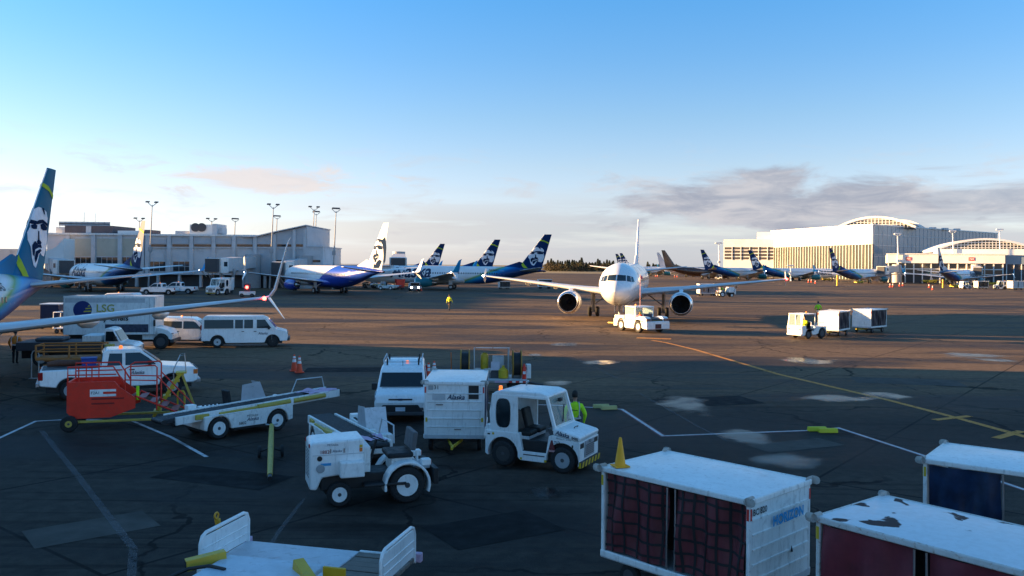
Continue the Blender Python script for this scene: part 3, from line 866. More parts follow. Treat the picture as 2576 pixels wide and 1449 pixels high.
# near airliner whose wing reaches over the apron
aircraft('airliner with swept blue tail whose long wing passes in front of the catering truck', (-29.0, 41.5), -82, L=33.6, ng=16.6, scale=.95, fus=LIV_A1, fin=FINTEAL, emblem='light', near=True, title=TITLE)
aircraft('blue-tailed airliner parked nose-in under the concrete terminal, sunlit fin edge', (-75.8, 159.0), heading(-.67, .74), emblem='light', fin=FINNAVY, title=TITLE)
aircraft('airliner with royal blue body and white fin bearing a dark face', (-34.0, 160.0), heading(-.62, .78), fus=LIV_B, fin=FINWHITE, emblem='dark', nac=BLUENAC, ferry=None)
aircraft('side-on airliner lettered Alaska with dark blue tail, beyond the walking worker', (-13.4, 193.0), 177, L=42.1, ng=21.2, emblem='light', title=('Alaska', 7.4, 9.0, 1.2))
aircraft('airliner hidden behind the Alaska-lettered one, only its blue fin showing', (-25.5, 236.0), 177, L=42.1, ng=21.2, emblem='light')
aircraft('most distant airliner of the terminal row with a small dark fin', (-44.0, 290.0), 177, emblem='light')
def a320extra(k):
    pass
A320B = tail_paint('sky_blue_fin_paint', [(0, (.03, .16, .40)), (.5, (.05, .30, .62)), (.62, (.7, .72, .75)), (1, (.8, .8, .8))], .9, 8.6, 6)
gp = G(1580, 797)
aircraft('white twin-engine airliner facing the camera, being pushed by the tow tractor', (gp.x, gp.y), heading(-.2, -.98), L=37.57, ng=17.7, kind='320', fus=PLANEW, fin=A320B, nac=PLANEW, wl='fence', near=True)
for (x, yt, d, hx, hy, lab, kw) in (
        (1551, 641, 500, .93, .36, 'dark finned airliner farthest away behind the white airliner nose', dict(emblem='light')),
        (1562, 637, 470, .93, .36, 'small blue-finned airliner just behind the white airliner nose', dict(emblem='light')),
        (1655, 646, 440, .9, .45, 'plain white airliner with sunlit white fin beside the brown one', dict(fus=PLANEW, fin=FINWHITE, nac=PLANEW)),
        (1668, 632, 372, .96, .27, 'all-brown cargo airliner with a dark brown fin', dict(fus=BROWN, fin=BROWN, nac=BROWN, name='cargo_airliner', wl=None)),
        (1766, 628, 352, .93, .37, 'blue-tailed airliner parked next to the brown cargo airliner', dict(emblem='light', title=TITLE)),
        (1886, 628, 350, .97, .24, 'blue-tailed airliner parked in front of the louvred block', dict(emblem='light', L=42.1, ng=21.2, title=TITLE)),
        (2089, 623, 302, .80, .60, 'blue-tailed airliner parked in front of the glazed hall', dict(emblem='light', title=TITLE)),
        (2361, 622, 280, .70, .71, 'airliner seen from behind with a pale worn fin by the arched concourse', dict(emblem='dark', fin=LGREY, title=TITLE))):
    L_, ng_ = kw.get('L', 39.5), kw.get('ng', 19.6)
    t = S(x, yt, d); h = Vector((hx, hy)).normalized()
    aircraft(lab, (t.x + h.x * (L_ - ng_ + .6), t.y + h.y * (L_ - ng_ + .6)), heading(hx, hy), **kw)
# ------------------------------------------------------------------ buildings
CONC = M('pale_concrete', (.56, .57, .58), .8, scale=.25, dirt=.35, bump=.2)
CONCD = M('beige_infill', (.50, .47, .38), .8, scale=.3, dirt=.25)
CLAD = M('ribbed_cladding', (.44, .47, .50), .6, scale=.4)
WHITEB = M('white_panel', (.78, .76, .72), .6, scale=.3, var=.08)
ROOFM = M('metal_roof', (.55, .57, .60), .35, .3, scale=.3)
WGLASS = M('window_glass', (.02, .024, .028), .07, scale=.4, spec=.7)
HGLASS = M('hall_glass', (.05, .055, .045), .1, scale=.2, spec=.6)
BGLASS = M('blue_glass', (.20, .27, .33), .16, scale=.1, spec=.6)
SIGNR = M('red_sign', (.6, .04, .03), .5)
PENT = M('brown_penthouse', (.13, .10, .10), .8, scale=.5)

FY = 190.0
def fx(x): return S(x, 650, FY).x
def fz(x, y): return S(x, y, FY).z
T = thing('terminal_building', 'long pale concrete terminal with square piers, strip windows and a sloping metal roof', 'terminal', (0, 0, 0))
def part(nm, mat, par, fn, **kw):
    b = B(); fn(b); return b.build(nm, mat, par, **kw)
def fbox(nm, mat, x0, x1, y0, y1, out=0.0, depth=1.0, par=None, **kw):
    """a block of the facade between pixels x0..x1 / y0..y1, its face `out` in front of the facade plane"""
    return part(nm, mat, par or T, lambda b: b.box(fx(x0), fx(x1), FY - out, FY - out + depth, fz(x0, y1), fz(x0, y0)), **kw)
fbox('wall', CONC, 118, 372, 589, 690, 0, 26)
fbox('wall', CONC, 372.2, 645, 592, 690, 0, 26)
fbox('ground_floor', DGREY, 120, 770, 690.3, 745, -2.5, 20)
for x in range(122, 770, 54):
    fbox('column', CONC, x, x + 6, 690.3, 745, -.4, .8)
fbox('parapet', WHITE2, 117, 373, 585.5, 590, .5, 27)
fbox('parapet', WHITE2, 373.2, 645, 588.6, 593, .5, 27)
for a, c_ in ((177, 230), (243, 296), (308, 352)):
    fbox('infill_panel', CONCD, a, c_, 600, 644, .06, .5)
    w_ = fbox('window', WGLASS, a, c_, 647, 679, .05, .5)
    for k in range(1, 4):
        fbox('mullion', LGREY, a + (c_ - a) * k / 4 - .35, a + (c_ - a) * k / 4 + .35, 647, 679, .12, .2, w_)
    fbox('mullion', LGREY, a, c_, 662.5, 663.5, .13, .2, w_)
for x in (166, 230, 297, 353, 366):
    fbox('pier', CONC, x + 1, x + 11, 592, 690, .45, .9)
for a, c_ in ((375, 419), (433, 475), (488, 531), (542, 582), (596, 635)):
    w_ = fbox('strip_window', WGLASS, a, c_, 614.5, 620.5, .04, .5)
    fbox('infill_panel', CLAD, a, c_, 600, 613, .1, .5)
    fbox('sill', CONC, a - 2, c_ + 2, 621, 623.5, .35, .5)
for a, c_ in ((373, 416), (436, 480), (560, 600)):
    w_ = fbox('window', WGLASS, a, c_, 658, 682, .05, .5)
    for k in (1, 2):
        fbox('mullion', LGREY, a + (c_ - a) * k / 3 - .35, a + (c_ - a) * k / 3 + .35, 658, 682, .12, .2, w_)
    fbox('mullion', LGREY, a, c_, 669.5, 670.3, .13, .2, w_)
for x in (420, 476, 532, 583, 636):
    fbox('pier', CONC, x + 2, x + 11, 594, 690, .45, .9)
# sloping end wing
def wedge(b):
    b.prism([(fx(645.2), fz(645, 690)), (fx(771), fz(771, 690)), (fx(771), fz(771, 569)), (fx(700), fz(700, 584)), (fx(645.2), fz(645, 597))], 'y', FY - .1, FY + 24)
part('end_wing', CLAD, T, wedge)
def wroof(b):
    b.prism([(fx(612), fz(612, 596.5)), (fx(645), fz(645, 596)), (fx(700), fz(700, 583)), (fx(772), fz(772, 567.6)), (fx(772), fz(772, 565.4)), (fx(700), fz(700, 580.6)), (fx(645), fz(645, 593.4)), (fx(612), fz(612, 594.4))], 'y', FY - 1.0, FY + 25)
part('sloping_roof', ROOFM, T, wroof)
for a, c_ in ((647, 685), (697, 733), (745, 762)):
    fbox('strip_window', WGLASS, a, c_, 614.5, 620.5, .14, .5)
for x in (688, 737, 764):
    fbox('pier', CONC, x, x + 7, 590 if x < 730 else 578, 690, .5, .7)
fbox('string_course', CONC, 645.4, 771, 622, 624.5, .4, .6)
fbox('annex', CONC, 771.3, 814, 622, 692, .8, 20)
fbox('annex_roof', CLAD, 771.3, 816, 619.5, 622, 1.0, 20.6)
fbox('window', WGLASS, 692, 752, 654, 659.5, .16, .5); fbox('window', WGLASS, 775, 808, 654, 659.5, .85, .5)
fbox('low_link', CONC, 814.3, 985, 668, 690, 1.5, 12); fbox('low_link_roof', CLAD, 814.3, 986, 666, 668, 2.0, 13)
# things on the roof
def roofbox(nm, mat, x0, x1, y0, y1, back, depth, par=T):
    d = FY + back; k = d / FY
    b = B(); a, c_ = S(x0, y1, d), S(x1, y0, d)
    b.box(a.x, c_.x, d, d + depth, a.z - .4, c_.z); return b.build(nm, mat, par)
roofbox('penthouse', PENT, 163, 283, 568, 586, 6, 12)
roofbox('penthouse_annex', WHITEB, 141, 163, 571, 586, 7, 8)
roofbox('penthouse_band', LGREY, 216, 229, 568.5, 586, 5.8, .2)
roofbox('stair_head', PENT, 352, 377, 578, 590, 5, 6)
roofbox('stair_head', WHITEB, 296, 352, 580.5, 590, 6, 6)
for x in range(150, 280, 14):
    roofbox('rail_post', LGREY, x, x + .8, 558, 569, 7, .1)
roofbox('roof_rail', LGREY, 148, 276, 558.4, 559.4, 7, .1); roofbox('roof_rail', LGREY, 148, 276, 562.6, 563.4, 7, .1)
roofbox('antenna', GREY, 211, 211.9, 534, 569, 9, .1); roofbox('antenna', GREY, 239, 239.7, 537, 569, 9, .1)
u = roofbox('rooftop_unit', WHITEB, 477, 534, 565, 590, 5, 7)
roofbox('unit_side', LGREY, 534, 545, 563, 589, 5, 6.8); roofbox('unit_duct', LGREY, 545, 560, 574, 583, 6, 3); roofbox('unit_base', LGREY, 441, 478, 581, 590, 6, 5)
for x in (492, 508):
    b = B(); q = S(x, 572, FY + 4.9); b.lathe([(1.0, 0), (1.0, -.25), (.7, -.3), (.001, -.3)], q, 'y', 14); b.build('unit_fan', DGREY, T)
# stepped wall with a sloping parapet in front of the west bay
b = B(); a, e_ = S(110, 640, 182), S(164, 600, 182)
b.prism([(a.x, 5), (e_.x, 5), (e_.x, e_.z), (S(143, 620, 182).x, S(143, 622, 182).z), (a.x, S(110, 636, 182).z)], 'y', 181.5, 186); b.build('sloping_parapet', WHITEB, T)
fbox('gate_sign', SIGNR, 166, 176, 605, 617, .95, .2)
lettering('C', 'gate_letter', WHITEB, T, on((fx(168), FY - 1.0, fz(168, 615)), (1, 0, 0), (0, 0, 1)), .55, bold=.02)
fbox('gate_sign', SIGNR, 570, 582, 655, 661, .9, .2)
# low building running off behind the near airliner
b = B(); q = S(0, 626, 205); q2 = S(119, 640, 205); b.box(q.x - 40, q2.x, 205, 225, 0, q.z)
tag(b.build('terminal_wing', CONC), 'low plain concrete wing behind the near airliner fin', 'building')
# the terminal goes on beyond the picture and keeps the low sun off the stands
b = B(); b.box(-210, -127, 128, 189, 0, 15); b.box(-209, -128, 130, 188, 15, 15.6)
tag(b.build('concourse_wing', CONC), 'plain concrete concourse wing joined to the pale terminal', 'building')
b = B(); b.box(-150, -72, -70, 63.5, 0, 21); b.box(-149, -73, -69, 62.5, 21, 21.7); b.box(-71.9, -66, 40, 62, 3.2, 6.4)
tag(b.build('satellite_terminal', CONC), 'tall concrete satellite terminal whose shade covers the near apron', 'building')

# ------------------------------------------------------------------ jet bridges
def jet_bridge(a, c_, z0, z1, label, wd=2.6, ht=2.7, mat=None):
    a, c_ = Vector(a), Vector(c_); d = c_ - a; L = d.length
    t = thing('jet_bridge', label, 'jet bridge', (a.x, a.y, 0), math.degrees(math.atan2(d.y, d.x)), 'jet bridges at the gates')
    mat = mat or LGREY
    zz = lambda x: z0 + (z1 - z0) * x / L
    b = B(); m_ = L * .5
    for x0, x1, w_, k in ((0, m_, wd - .3, -.15), (m_ - 1, L - 2.5, wd, 0)):
        b.add([(x, y, zz(x) + z + k * (1 if z > 0 else -1)) for x in (x0, x1) for y, z in ((-w_ / 2, 0), (w_ / 2, 0), (w_ / 2, ht), (-w_ / 2, ht))], [(0, 1, 2, 3), (7, 6, 5, 4), (0, 4, 5, 1), (1, 5, 6, 2), (2, 6, 7, 3), (3, 7, 4, 0)])
        b.build('tunnel', mat, t); b = B()
    for x in [m_ + 1.5 * k for k in range(int((L - 4 - m_) / 1.5))]:
        for sg in (-1, 1):
            part('rib', LGREY, t, lambda b: b.box(x, x + .14, sg * wd / 2, sg * (wd / 2 + .06), zz(x) + .1, zz(x) + ht - .1))
    part('cab', WHITE2, t, lambda b: b.box(L - 2.7, L + .9, -wd / 2 - .4, wd / 2 + .4, z1 - .15, z1 + ht + .15), bevel=.1)
    part('canopy', DGREY, t, lambda b: b.box(L + .9, L + 1.7, -wd / 2, wd / 2, z1 + .1, z1 + ht))
    part('cab_window', GLASS, t, lambda b: b.box(L - 2.0, L - .3, -wd / 2 - .42, wd / 2 + .42, z1 + 1.2, z1 + 2.1))
    part('rotunda', GREY, t, lambda b: b.lathe([(1.7, 0), (1.7, zz(0) + ht + .3), (.001, zz(0) + ht + .4)], (0, 0, 0), 'z', 20))
    for y in (-1.3, 1.3):
        part('drive_column', GREY, t, lambda b: b.box(L - 6.2, L - 5.7, y - .22, y + .22, .5, zz(L - 6) + .5))
    part('cross_beam', GREY, t, lambda b: b.box(L - 6.3, L - 5.6, -1.5, 1.5, zz(L - 6) - .5, zz(L - 6) + .0))
    for y in (-1.0, 1.0): wheel(t, L - 6, y, .55, .55, .4, GREY, 1 if y > 0 else -1)
    b = B()
    for k in range(12):
        b.box(L - 2.9 - k * .3, L - 2.6 - k * .3, -wd / 2 - 1.3, -wd / 2 - .45, z1 - .3 - k * .28, z1 - .24 - k * .28)
    b.beam((L - 2.7, -wd / 2 - 1.3, z1 - .2), (L - 6.1, -wd / 2 - 1.3, .3), .06, .2); b.beam((L - 2.7, -wd / 2 - .45, z1 - .2), (L - 6.1, -wd / 2 - .45, .3), .06, .2)
    tag(b.build('service_stair', STEEL, t), kind='stuff')
    return t
jet_bridge((fx(118), FY - 1), (S(160, 680, 176).x, 176.5), 4.2, 3.0, 'grey jet bridge docked behind the near airliner fin')
jet_bridge((fx(640), FY - 1), (S(545, 680, 170).x, 169.0), 4.4, 3.6, 'jet bridge with a blank tunnel between the terminal and the blue-bodied airliner')
jet_bridge((fx(770), FY - 1), (S(700, 680, 176).x, 178.0), 4.2, 3.0, 'jet bridge docked to the nose of the blue-bodied airliner')
jet_bridge((S(1003, 680, 232).x, 232), (S(1000, 680, 206).x, 207), 5.0, 3.4, 'jet bridge end rising behind the white-finned tail', wd=3.4, ht=3.6)

# ------------------------------------------------------------------ light masts
def mast(top, d, label, heads=2, lean=0.0, mat=None):
    p = S(top[0], top[1], d); h = p.z
    t = thing('light_mast', label, 'light mast', (p.x, p.y, 0), 0, 'apron light masts')
    mat = mat or GREY; k = max(1.0, d / 210)
    part('pole', mat, t, lambda b: b.tube([(0, 0, 0), (0, 0, h * .5), (0, 0, h - .6)], [.19 * k, .15 * k, .09 * k], 8), smooth=40)
    part('cross_arm', mat, t, lambda b: (b.beam((0, 0, h - 1.0), (-.95 * k, 0, h - .15), .12, .12), b.beam((0, 0, h - 1.0), (.95 * k, 0, h - .15), .12, .12)))
    for q in ((-1, 1) if heads == 2 else (0,)):
        part('floodlight', DGREY if mat is GREY else mat, t, lambda b: b.cbox((q * .95 * k, -.2, h), (.8 * k if heads == 2 else 1.7 * k, .6, .24 * k), rot('X', 18)), bevel=.05)
    part('ladder_cage', mat, t, lambda b: b.box(-.35 * k, .35 * k, -.35, .35, h * .42, h * .42 + 1.0))
    t.rotation_euler = (0, R(lean), 0)
    return t
for top, d, hd, lab in (((375, 508), 186, 2, 'tall twin-head light mast beside the sunlit fin'), ((345, 549), 235, 2, 'light mast showing over the roof beside the sunlit fin'), ((527, 550), 250, 2, 'light mast over the white rooftop unit'),
        ((586, 550), 245, 1, 'light mast past the end of the rooftop unit'), ((680, 514), 186, 2, 'tall twin-head light mast in front of the sloping roof'), ((691, 543), 250, 1, 'short-looking light mast behind the sloping roof'),
        ((783, 520), 205, 2, 'slim light mast at the high end of the sloping roof'), ((789, 532), 225, 1, 'single-head light mast close behind the slim one'), ((838, 524), 186, 1, 'single-head light mast standing alone past the terminal annex')):
    mast(top, d, lab, hd, 2.2)
for top, d, lab in (((1811, 611), 430, 'pale light mast at the corner of the louvred block'), ((2262, 588), 330, 'pale light mast in front of the blue glass facade'), ((2401, 581), 330, 'pale light mast between the blue facade and the arched roof'), ((2519, 577), 330, 'pale light mast in front of the arched roof'), ((1990, 668), 345, 'low pale mast before the glazed hall')):
    mast(top, d, lab, 1, -2.0, WHITEB)

# ------------------------------------------------------------------ east terminal
def plane(o, u):
    o, u = Vector((*o, 0)), Vector((*u, 0)).normalized(); nrm_ = Vector((u.y, -u.x, 0))   # outward = towards the camera side
    def box(nm, mat, par, x0, x1, z0, z1, out=0.0, depth=1.0, **kw):
        vs = [o + u * x + nrm_ * n + Vector((0, 0, z)) for z in (z0, z1) for n in (out - depth, out) for x in (x0, x1)]
        b = B(); b.add(vs, [(0, 2, 3, 1), (4, 5, 7, 6), (0, 1, 5, 4), (2, 6, 7, 3), (0, 4, 6, 2), (1, 3, 7, 5)])
        return b.build(nm, mat, par, **kw)
    return box, (lambda x, n=0.0, z=0.0: o + u * x + nrm_ * n + Vector((0, 0, z)))
E1 = thing('glazed_terminal_hall', 'large white terminal hall with ribbed glass side and barrel roof', 'terminal')
cn, lf, rt = Vector((160.5, 380)), Vector((140.5, 462)), Vector((262, 462))
HT = 24.6
back = lf + (rt - cn)
b = B(); b.prism([tuple(cn + Vector((.3, .6))), tuple(rt), tuple(back), tuple(lf)], 'z', 0, HT - .6); b.build('wall', WHITEB, E1)
LW = (cn - lf).length; bxL, ptL = plane(lf, cn - lf)
bxR, ptR = plane(cn, rt - cn); RW = (rt - cn).length
bxL('upper_panel', WHITEB, E1, 0, LW, 16.2, HT, .5, 1.0)
bxL('glass_wall', HGLASS, E1, 0, LW, 0, 16.1, .3, .5)
n_ = 36
for k in range(n_ + 1):
    bxL('glass_fin', WHITEB, E1, LW * k / n_ - .11, LW * k / n_ + .11, .3, 16.15, .62, .3)
for k in range(1, 40):
    bxL('panel_rib', LGREY, E1, LW * k / 40 - .06, LW * k / 40 + .06, 16.6, HT - .4, .56, .1)
bxL('coping', WHITEB, E1, -.5, LW + .6, HT, HT + .6, .7, 1.6)
bxR('glass_wall', BGLASS, E1, .4, RW, 0, HT, .3, .5)
for k in range(34):
    bxR('mullion', LGREY, E1, RW * k / 34 + .3, RW * k / 34 + .45, .3, HT - .2, .4, .15)
for z in (5.5, 10.5, 15.6, 20.4):
    bxR('transom', LGREY, E1, .4, RW, z, z + .25, .42, .15)
bxR('coping', WHITEB, E1, .3, RW + .5, HT, HT + .5, .6, 1.4)
def barrel(nm, par, mat, c0, w_dir, ax, halfw, z0, rise, length, seg=18, thick=1.1):
    w_dir, ax = Vector((*w_dir, 0)).normalized(), Vector((*ax, 0)).normalized(); c0 = Vector((*c0, 0))
    rs = []
    for t in (0, length):
        ring = []
        for q, rr in ((0, 1.0), (1, -1.0)):
            ks = range(seg + 1) if q == 0 else range(seg, -1, -1)
            for k in ks:
                u = -1 + 2 * k / seg
                ring.append(c0 + ax * t + w_dir * (u * halfw * (1 if q == 0 else .985)) + Vector((0, 0, z0 + rise * (1 - u * u) - q * thick)))
        rs.append(ring)
    b = B(); b.rings(rs); return b.build(nm, mat, par, smooth=40)
wd_, ax_ = Vector((.88, -.47)), Vector((.47, .88))
bc = Vector((170.5, 402))
barrel('barrel_roof', E1, WHITEB, bc, wd_, ax_, 17.5, HT + .4, 5.0, 46)
def lunette(nm, par, mat, c0, w_dir, ax, halfw, z0, rise, off, n=22, barw=.3):
    w_dir, ax = Vector((*w_dir, 0)).normalized(), Vector((*ax, 0)).normalized(); c0 = Vector((*c0, 0)) + ax * off
    pts = [c0 + w_dir * (u * halfw * .98) + Vector((0, 0, z0 + (rise - .7) * (1 - u * u))) for u in [-1 + 2 * k / 24 for k in range(25)]]
    pts += [c0 + w_dir * halfw * .98 + Vector((0, 0, z0 - .8)), c0 - w_dir * halfw * .98 + Vector((0, 0, z0 - .8))]
    b = B(); m = len(pts); b.add(pts + [p + ax * .4 for p in pts], [tuple(range(m)), tuple(range(2 * m - 1, m - 1, -1))] + [(i, (i + 1) % m, (i + 1) % m + m, i + m) for i in range(m)])
    g = b.build(nm, mat, par)
    for k in range(1, n):
        u = -1 + 2 * k / n; h = (rise - .7) * (1 - u * u)
        if h > .5:
            p = c0 + w_dir * (u * halfw * .98) - ax * .12
            b = B(); b.beam(p + Vector((0, 0, z0 - .6)), p + Vector((0, 0, z0 + h)), barw, .2, up=(w_dir.y, -w_dir.x, 0)); b.build('mullion', WHITEB, par)
    for q in (.25, .5, .75):
        hw = halfw * .98 * math.sqrt(max(0, 1 - q)); p = c0 - ax * .13 + Vector((0, 0, z0 + (rise - .7) * q))
        b = B(); b.beam(p - w_dir * hw, p + w_dir * hw, .2, .25); b.build('transom', WHITEB, par)
    return g
lunette('lunette_glass', E1, HGLASS, bc, wd_, ax_, 17.5, HT + .4, 5.0, .7)
barrel('barrel_roof', E1, WHITEB, Vector((200, 440)), wd_, ax_, 13, HT + .4, 5.6, 26)
for k in range(6):
    q = Vector((176 + k * 9, 396 + k * 6, HT + .6)); part('skylight', ROOFM, E1, lambda b: b.box(q.x, q.x + 2.4, q.y, q.y + 2.4, HT, HT + 1.0))
# louvred block
E2 = thing('louvred_block', 'white block with dark horizontal louvre bands beside the glazed hall', 'building')
a2 = S(1820, 640, 470); c2_ = lf + Vector((1.5, -3))
bx2, pt2 = plane((a2.x, a2.y), c2_ - Vector((a2.x, a2.y))); W2 = (c2_ - Vector((a2.x, a2.y))).length
bx2('wall', WHITEB, E2, 0, W2, 0, 20.5, 0, 30)
bx2('tower', WHITEB, E2, W2 * .62, W2 + 8, 20.5, 24.5, -3, 20)
for z in (9.6, 11.4, 13.2, 15.0):
    bx2('louvre', DGREY, E2, .6, W2 - .3, z, z + 1.25, .08, .4)
bx2('window', WGLASS, E2, .5, W2, .4, 3.4, .1, .4)
for k in range(1, 6): bx2('mullion', WHITEB, E2, W2 * k / 6 - .2, W2 * k / 6 + .2, 9.2, 16.6, .3, .3)
# arched concourse
E3 = thing('arched_concourse', 'low white concourse with dark window bands under an arched glass roof', 'terminal')
o3, u3 = Vector((S(2232, 660, 332).x, 332)), Vector((.92, -.38))
bx3, pt3 = plane(o3, u3); W3 = 62
bx3('wall', WHITEB, E3, 0, 40, 7.6, 10.9, 0, 26)
bx3('wall', BGLASS, E3, 40.3, W3, 7.4, 10.8, -1.2, 26)
bx3('recess', DGREY, E3, .5, W3, 0, 7.6, -1.5, 20)
for z, h in ((5.2, .35), (3.2, .35)):
    bx3('spandrel', WHITEB, E3, -2, 39.5, z, z + h, -.6, .8)
bx3('window', WGLASS, E3, 0, 39.8, 3.6, 5.2, -1.0, .3); bx3('window', WGLASS, E3, 0, 39.8, 5.6, 7.5, -1.0, .3)
for k in range(14): bx3('column', WHITEB, E3, k * 3 + .2, k * 3 + .6, 0, 7.6, -.5, .5)
for k in range(9): bx3('mullion', WHITEB, E3, 40.5 + k * 2.4, 40.8 + k * 2.4, .5, 7.4, -1.0, .3)
bx3('coping', WHITEB, E3, -.4, 40.4, 10.9, 11.3, .3, 1.4)
for x, s_ in ((6.5, 'N5'), (28, 'N4')):
    bx3('gate_sign', SIGNR, E3, x, x + 2.0, 8.6, 9.9, .1, .3)
    p = pt3(x + .3, .14, 8.9); lettering(s_, 'gate_letter', WHITEB, E3, on(p, u3.to_3d(), (0, 0, 1)), 1.4, bold=.02)
ac = Vector((S(2480, 640, 345).x, 345))
wv, av = (.95, -.3), (.3, .95)
bx3('clerestory', WHITEB, E3, 18, W3 + 6, 10.9, 13.2, -8, 20)
barrel('arched_roof', E3, WHITEB, ac, wv, av, 19.5, 13.2, 4.8, 40, thick=.8)
lunette('lunette_glass', E3, HGLASS, ac, wv, av, 19.5, 13.2, 4.8, .8, n=30, barw=.22)
jet_bridge((pt3(30).x, pt3(30).y - 1), (S(2470, 690, 300).x, 303), 4.2, 3.4, 'jet bridge with a sloping grey tunnel under the arched concourse')
jet_bridge((pt3(3).x, pt3(3).y - 1), (S(2240, 690, 318).x - 4, 316), 4.0, 3.4, 'jet bridge tucked behind the airliner by the glazed hall')

# ------------------------------------------------------------------ distant trees
def leaf_mat(nm, c):
    return M(nm, c, .9, var=.6, scale=.35)
FIRM, DECM = leaf_mat('fir_foliage', (.038, .050, .030)), leaf_mat('autumn_foliage', (.10, .075, .03))  # foliage colours lightened to carry distance haze
BARK = M('bark', (.06, .045, .035), .95)
def tree_mesh(kind, seed):
    rnd = random.Random(seed); b = B()
    n = 1500
    for i in range(n):
        if kind == 'fir':
            t = rnd.random()**.8; z = .8 + t * 18; r = (1 - t) * (3.4 + .7 * math.sin(i * 7.7)) * math.sqrt(rnd.random()) + .15
        else:
            t = rnd.random(); z = 1.2 + t * 12; r = 5.2 * math.sin(math.pi * min(1, .12 + t * .86))**.6 * math.sqrt(rnd.random())
        a = rnd.random() * 6.283; p = Vector((r * math.cos(a), r * math.sin(a), z - (r * .25 if kind == 'fir' else 0)))
        s_ = rnd.uniform(.3, .75); q = [Vector([rnd.gauss(0, 1) for _ in range(3)]).normalized() * s_ for _ in range(3)]
        b.add([p + v for v in q], [(0, 1, 2)])
    c_ = b.mesh('crown', FIRM if kind == 'fir' else DECM, fix=False)
    b = B(); b.tube([(0, 0, 0), (.1, 0, 6), (0, .1, 19 if kind == 'fir' else 9)], [.4, .28, .04], 7)
    if kind != 'fir':
        for k in range(5): b.tube([(0, 0, 4.5 + k), (1.6 * math.cos(k * 1.3), 1.6 * math.sin(k * 1.3), 7 + k), (3 * math.cos(k * 1.3), 3 * math.sin(k * 1.3), 9 + k)], [.16, .1, .03], 5)
    return c_, b.mesh('trunk', BARK, 40)
tm = {(k, s_): tree_mesh(k, s_) for k in ('fir', 'round') for s_ in (1, 2, 3)}
rnd = random.Random(5)
for band, x0, x1, d0, d1, cnt, lab in (('a', 1372, 1545, 760, 900, 62, 'on the far edge of the airfield'), ('b', 1628, 1705, 700, 900, 24, 'behind the brown cargo airliner')):
    for k in range(cnt):
        x = x0 + (x1 - x0) * (k + rnd.random()) / cnt; d = rnd.uniform(d0, d1)
        kind = 'fir' if rnd.random() < .6 else 'round'
        p = S(x, 670, d); c_, t_ = tm[(kind, rnd.randint(1, 3))]
        o = thing('fir_tree' if kind == 'fir' else 'broadleaf_tree', ('dark pointed fir tree ' if kind == 'fir' else 'rounded autumn tree ') + lab, 'tree', (p.x, p.y, -.1), rnd.uniform(0, 360), ('fir trees ' if kind == 'fir' else 'broadleaf trees ') + lab)
        f = rnd.uniform(.40, .60) * (1.15 if kind == 'fir' and rnd.random() < .25 else 1) * (1 if band == 'a' else .8); o.scale = (f * 1.9, f * 1.9, f)
        for nm, me in (('crown', c_), ('trunk', t_)):
            q = bpy.data.objects.new(nm, me); col.objects.link(q); q.parent = o
